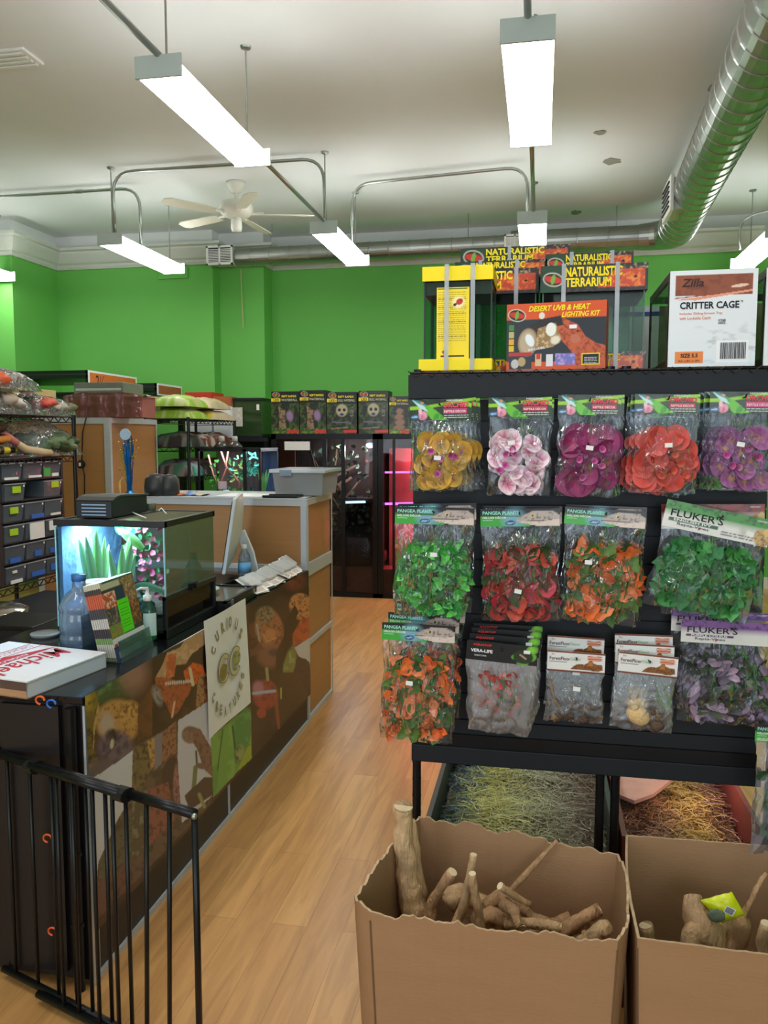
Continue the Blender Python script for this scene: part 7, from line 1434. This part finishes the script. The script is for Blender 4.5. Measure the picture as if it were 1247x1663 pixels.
def heat(x, z, y, par, e=14, s=.05):
    b = MB().ell((x, y, z), (s*.7, s*.7, s*.9), 14, 8).build('heat_bulb', emat('red_heat_bulb', (255, 50, 60), 8), par); l = bpy.data.lights.new('heat_glow', 'POINT'); l.energy = e; l.color = (1, .12, .16); l.shadow_soft_size = .08; o = bpy.data.objects.new('heat_glow', l); COL.objects.link(o); o.location = (x, y-.02, z-.09)
heat(-1.15, 1.56, CYF+.14, c2, 24, .03); heat(-1.15, .80, CYF+.14, c2, 20, .03); heat(-1.68, 1.50, CYF+.30, c1, 7, .03)
l = bpy.data.lights.new('cage_lamp', 'POINT'); l.energy = 16; l.color = (.85, .93, 1); l.shadow_soft_size = .06; o = bpy.data.objects.new('cage_lamp', l); COL.objects.link(o); o.location = (-1.95, CYF+.2, 1.52)
# ================================================================== waterfall cartons on the cages
def wfall(label, xa, xb, ya, kind, dep=.22, ytop=637):
    a = P(xa, 700, Y=CYF+.03); b = P(xb, 700, Y=CYF+.03); zt = P((xa+xb)/2, ytop, Y=CYF+.03).z; w = b.x-a.x; h = zt-1.70; Y0 = CYF+.03+ya
    t = thing('waterfall_carton', label, 'carton', ((a.x+b.x)/2, Y0, 1.702), group='waterfall kit cartons on the back cages')
    MB().box((a.x, Y0+.001, 1.702), (b.x, Y0+dep, zt)).build('carton', mat('black_green_carton', (34, 44, 30), .5, var=.2), t)
    cv = uvcv(w, h, 54, (26, 30, 24)); logo(cv, w*.18, h*.92, w*.13)
    cv.rect(0, 0, w, h*.72, (34, 38, 28), (34, .5, (70, 90, 40), 2))
    if kind == 0: cv.poly([(w*.25, h*.65), (w*.5, h*.55), (w*.48, h*.35), (w*.55, h*.12), (w*.25, h*.10), (w*.3, h*.4)], (150, 122, 96), (60, .5, (90, 70, 50), 3)); cv.ell(w*.66, h*.42, w*.12, h*.12, (150, 120, 160), 10, .6); cv.rect(0, 0, w, h*.12, (60, 84, 34), (60, .5, (120, 150, 50), 4))
    elif kind == 1: cv.ell(w*.5, h*.56, w*.19, h*.15, (176, 168, 136), 0, .3); cv.ell(w*.42, h*.57, w*.05, h*.04, (20, 20, 20)); cv.ell(w*.58, h*.57, w*.05, h*.04, (20, 20, 20)); cv.ell(w*.5, h*.46, w*.07, h*.03, (40, 50, 110)); cv.rect(w*.78, h*.4, w*.9, h*.65, (120, 120, 110), (80, .5, (30, 30, 30), 5)); cv.line((w*.2, h*.28), (w*.8, h*.26), .006, (104, 100, 130)); cv.line((w*.15, h*.12), (w*.7, h*.15), .005, (150, 130, 80))
    else: 
        for k, (cx_, cz_, r_) in enumerate(((.5, .60, .16), (.48, .45, .22), (.52, .30, .24), (.48, .16, .28))): cv.ell(w*cx_, h*cz_, w*r_, h*.08, (150, 112, 92), 5, .4)
        cv.rect(0, 0, w, h*.12, (90, 120, 30), (60, .5, (160, 190, 40), 4))
    cv.rect(w*.55, h*.02, w, h*.09, (206, 60, 50)); cv.rect(0, h*.76, w*.33, h*.84, (236, 210, 40))
    o = panel('front_print', cv, Matrix.Translation((a.x, Y0, 1.702)), prtg, t)
    Mi = Matrix.Translation(-Vector(t.location)); ink = mat('grey_ink', (190, 190, 170), .6)
    text('REPT RAPIDS', w*.52, h*.05, yel_txt, o, Mi @ Matrix.Translation((a.x+w*.38, Y0-.001, 1.702+h*.86)), .02); text('LED', w*.2, h*.055, blk_txt, o, Mi @ Matrix.Translation((a.x+w*.09, Y0-.001, 1.702+h*.77)), .02); text('SKULL WATERFALL' if kind == 1 else 'WATERFALL', w*.58, h*.055, ink, o, Mi @ Matrix.Translation((a.x+w*.36, Y0-.001, 1.702+h*.77)), .02)
wfall('black waterfall kit carton at the left end of the row on the back cages', 441, 486, 0, 0, ytop=636); wfall('black waterfall kit carton second from the left, same wood picture', 487, 530, 0, 0, ytop=634); wfall('skull waterfall carton in the middle of the row', 532, 580, -.02, 1, ytop=637)
wfall('skull waterfall carton right of the other skull carton', 583, 631, -.02, 1, ytop=635); wfall('waterfall carton with stacked stones, right end of the row beside the display rack', 633, 666, -.03, 2, ytop=644)
# ================================================================== boxed tanks on a far shelf
t = thing('far_shelf', 'dark storage shelf along the back wall left, mostly hidden by the racks', 'shelving rack', (-4.3, 8.3, 0)); SH = 2.10
for z in (SH-.03,): MB().box((-6.6, 7.45, z), (-3.90, 8.6, z+.03)).build('shelf_board', black, t)
for x in (-6.5, -3.95):
    for y in (7.6, 8.5): MB().box((x-.03, y-.03, 0), (x+.03, y+.03, SH-.03)).build('leg', blackm, t)
def ftank(label, xa, X1, Y0, z0, z1, lab_, dep=.9, name='boxed_tank', y1=None):
    t = thing(name, label, 'boxed glass tank', ((xa+X1)/2, Y0, z0)); mb = MB(); mb.box((xa, Y0, z0), (X1-.004, Y0+dep, z0+.02)); mb.box((xa, Y0, z1-.08), (X1-.004, Y0+dep, z1)); mb.box((X1-.03, Y0, z0), (X1-.004, Y0+dep, z1)); mb.build('tank_frame', mat('dark_green_black', (30, 40, 34), .3), t)
    mb = MB(); mb.box((X1-.004, Y0, z0), (X1, Y0+dep, z1)); e_ = mb.build('carton_end', mat('white_carton', (222, 226, 230), .6), t)
    MB().box((X1, Y0+.03, z0+.02), (X1+.001, Y0+dep-.03, z1-.02)).build('orange_print', mat(*lab_), e_)
    mb = MB(); mb.box((xa, Y0-.001, z1-.042), (X1-.01, Y0, z1-.036)); mb.build('rim_line', mat('rim_grey', (70, 80, 74), .4), t)
ob = ('orange_box_print', (206, 110, 50), .5)
p = P(143, 601, Y=7.5); ftank('long dark boxed tank with an orange end at the upper left', -6.5, p.x, 7.5, SH+.0, p.z, ob, 1.0); pq_ = P(188, 606, X=p.x)
text("2½", .18, .14, blk_txt, [x for x in COL.objects if x.name.startswith('orange_print')][0], frame((p.x+.003, 7.70, SH+.06), (0, 1, 0), (0, 0, 1)) if False else Matrix.Translation(-Vector(((-6.5+p.x)/2, 7.5, SH))) @ frame((p.x+.003, 7.62, SH+.06), (0, 1, 0), (0, 0, 1)), .0, .2)
p = P(255, 622, Y=7.9)
ftank('dark boxed tank with an orange brown end, next to the right and lower', P(196, 622, Y=7.9).x, p.x, 7.9, SH+.0, p.z, ('brown_box_print', (160, 90, 54), .5), .6)
# red and white cartons and the dark green tank right of the sacks
t = thing('low_shelf', 'dark shelf unit behind the middle rack carrying cartons and a green tank', 'shelving rack', (-3.0, 8.4, 0)); MB().box((-3.58, 8.05, 1.62), (-2.79, 8.95, 1.66)).build('shelf_board', black, t)
for x in (-3.55, -2.82): MB().box((x-.02, 8.07, 0), (x+.02, 8.11, 1.62)).build('leg', blackm, t)
MB().box((-3.55, 8.9, 1.0), (-2.80, 8.92, 1.62)).build('back_board', black, t)
def crt(label, xa, xb, Y0, dep, zt, body, band, z0=1.66, pics=True, wtxt=None):
    a = P(xa, 650, Y=Y0).x; b = P(xb, 650, Y=Y0).x; t = thing('stacked_carton', label, 'carton', ((a+b)/2, Y0, z0)); MB().box((a, Y0+.001, z0), (b, Y0+dep, zt)).build('carton', body, t)
    MB().box((a, Y0, zt-.10), (b+.002, Y0+dep, zt+.001)).build('colour_band', band, t)
    if pics:
        mb = MB()
        for i in range(3):
            for j in range(2): mb.box((b+.0, Y0+.04+j*.09, zt-.20-i*.09), (b+.003, Y0+.09+j*.09, zt-.14-i*.09))
        mb.build('pictogram', blk_txt, t)
wc = mat('white_carton', (222, 226, 230), .6)
crt('white carton with a red band beside the beige sacks', 300, 343, 8.06, .34, P(330, 637, Y=8.06).z, wc, mat('red_band', (190, 56, 40), .5))
crt('white carton with a brown label right of the red banded one', 346, 374, 8.06, .2, P(360, 644, Y=8.06).z, wc, mat('brown_band', (166, 92, 56), .5), pics=False)
t = thing('green_tank', 'dark green glass tank with a black rim in front of the green wall', 'glass tank', (-3.0, 8.3, 1.66)); a = P(376, 650, Y=8.12).x; b = P(424, 650, Y=8.12).x; zt = P(400, 646, Y=8.12).z
MB().box((a, 8.12, 1.662), (b, 8.6, zt-.02)).build('glass_body', mat('dark_green_glass', (42, 66, 34), .12, var=.1), t); mb = MB(); mb.box((a-.01, 8.11, zt-.03), (b+.01, 8.61, zt)); mb.build('top_rim', black, t, bevel=.004); MB().box((a-.01, 8.11, 1.661), (b+.01, 8.61, 1.69)).build('bottom_rim', black, t, bevel=.004)
MB().box((b-.05, 8.112, zt-.13), (b-.02, 8.118, zt-.07)).build('label_sticker', paper, t)
MB().box((a+.0, 8.112, zt-.30), (a+.12, 8.118, zt-.10)).build('picture_label', mat('pale_label', (206, 200, 190), .5, var=.3, scale=60), t)
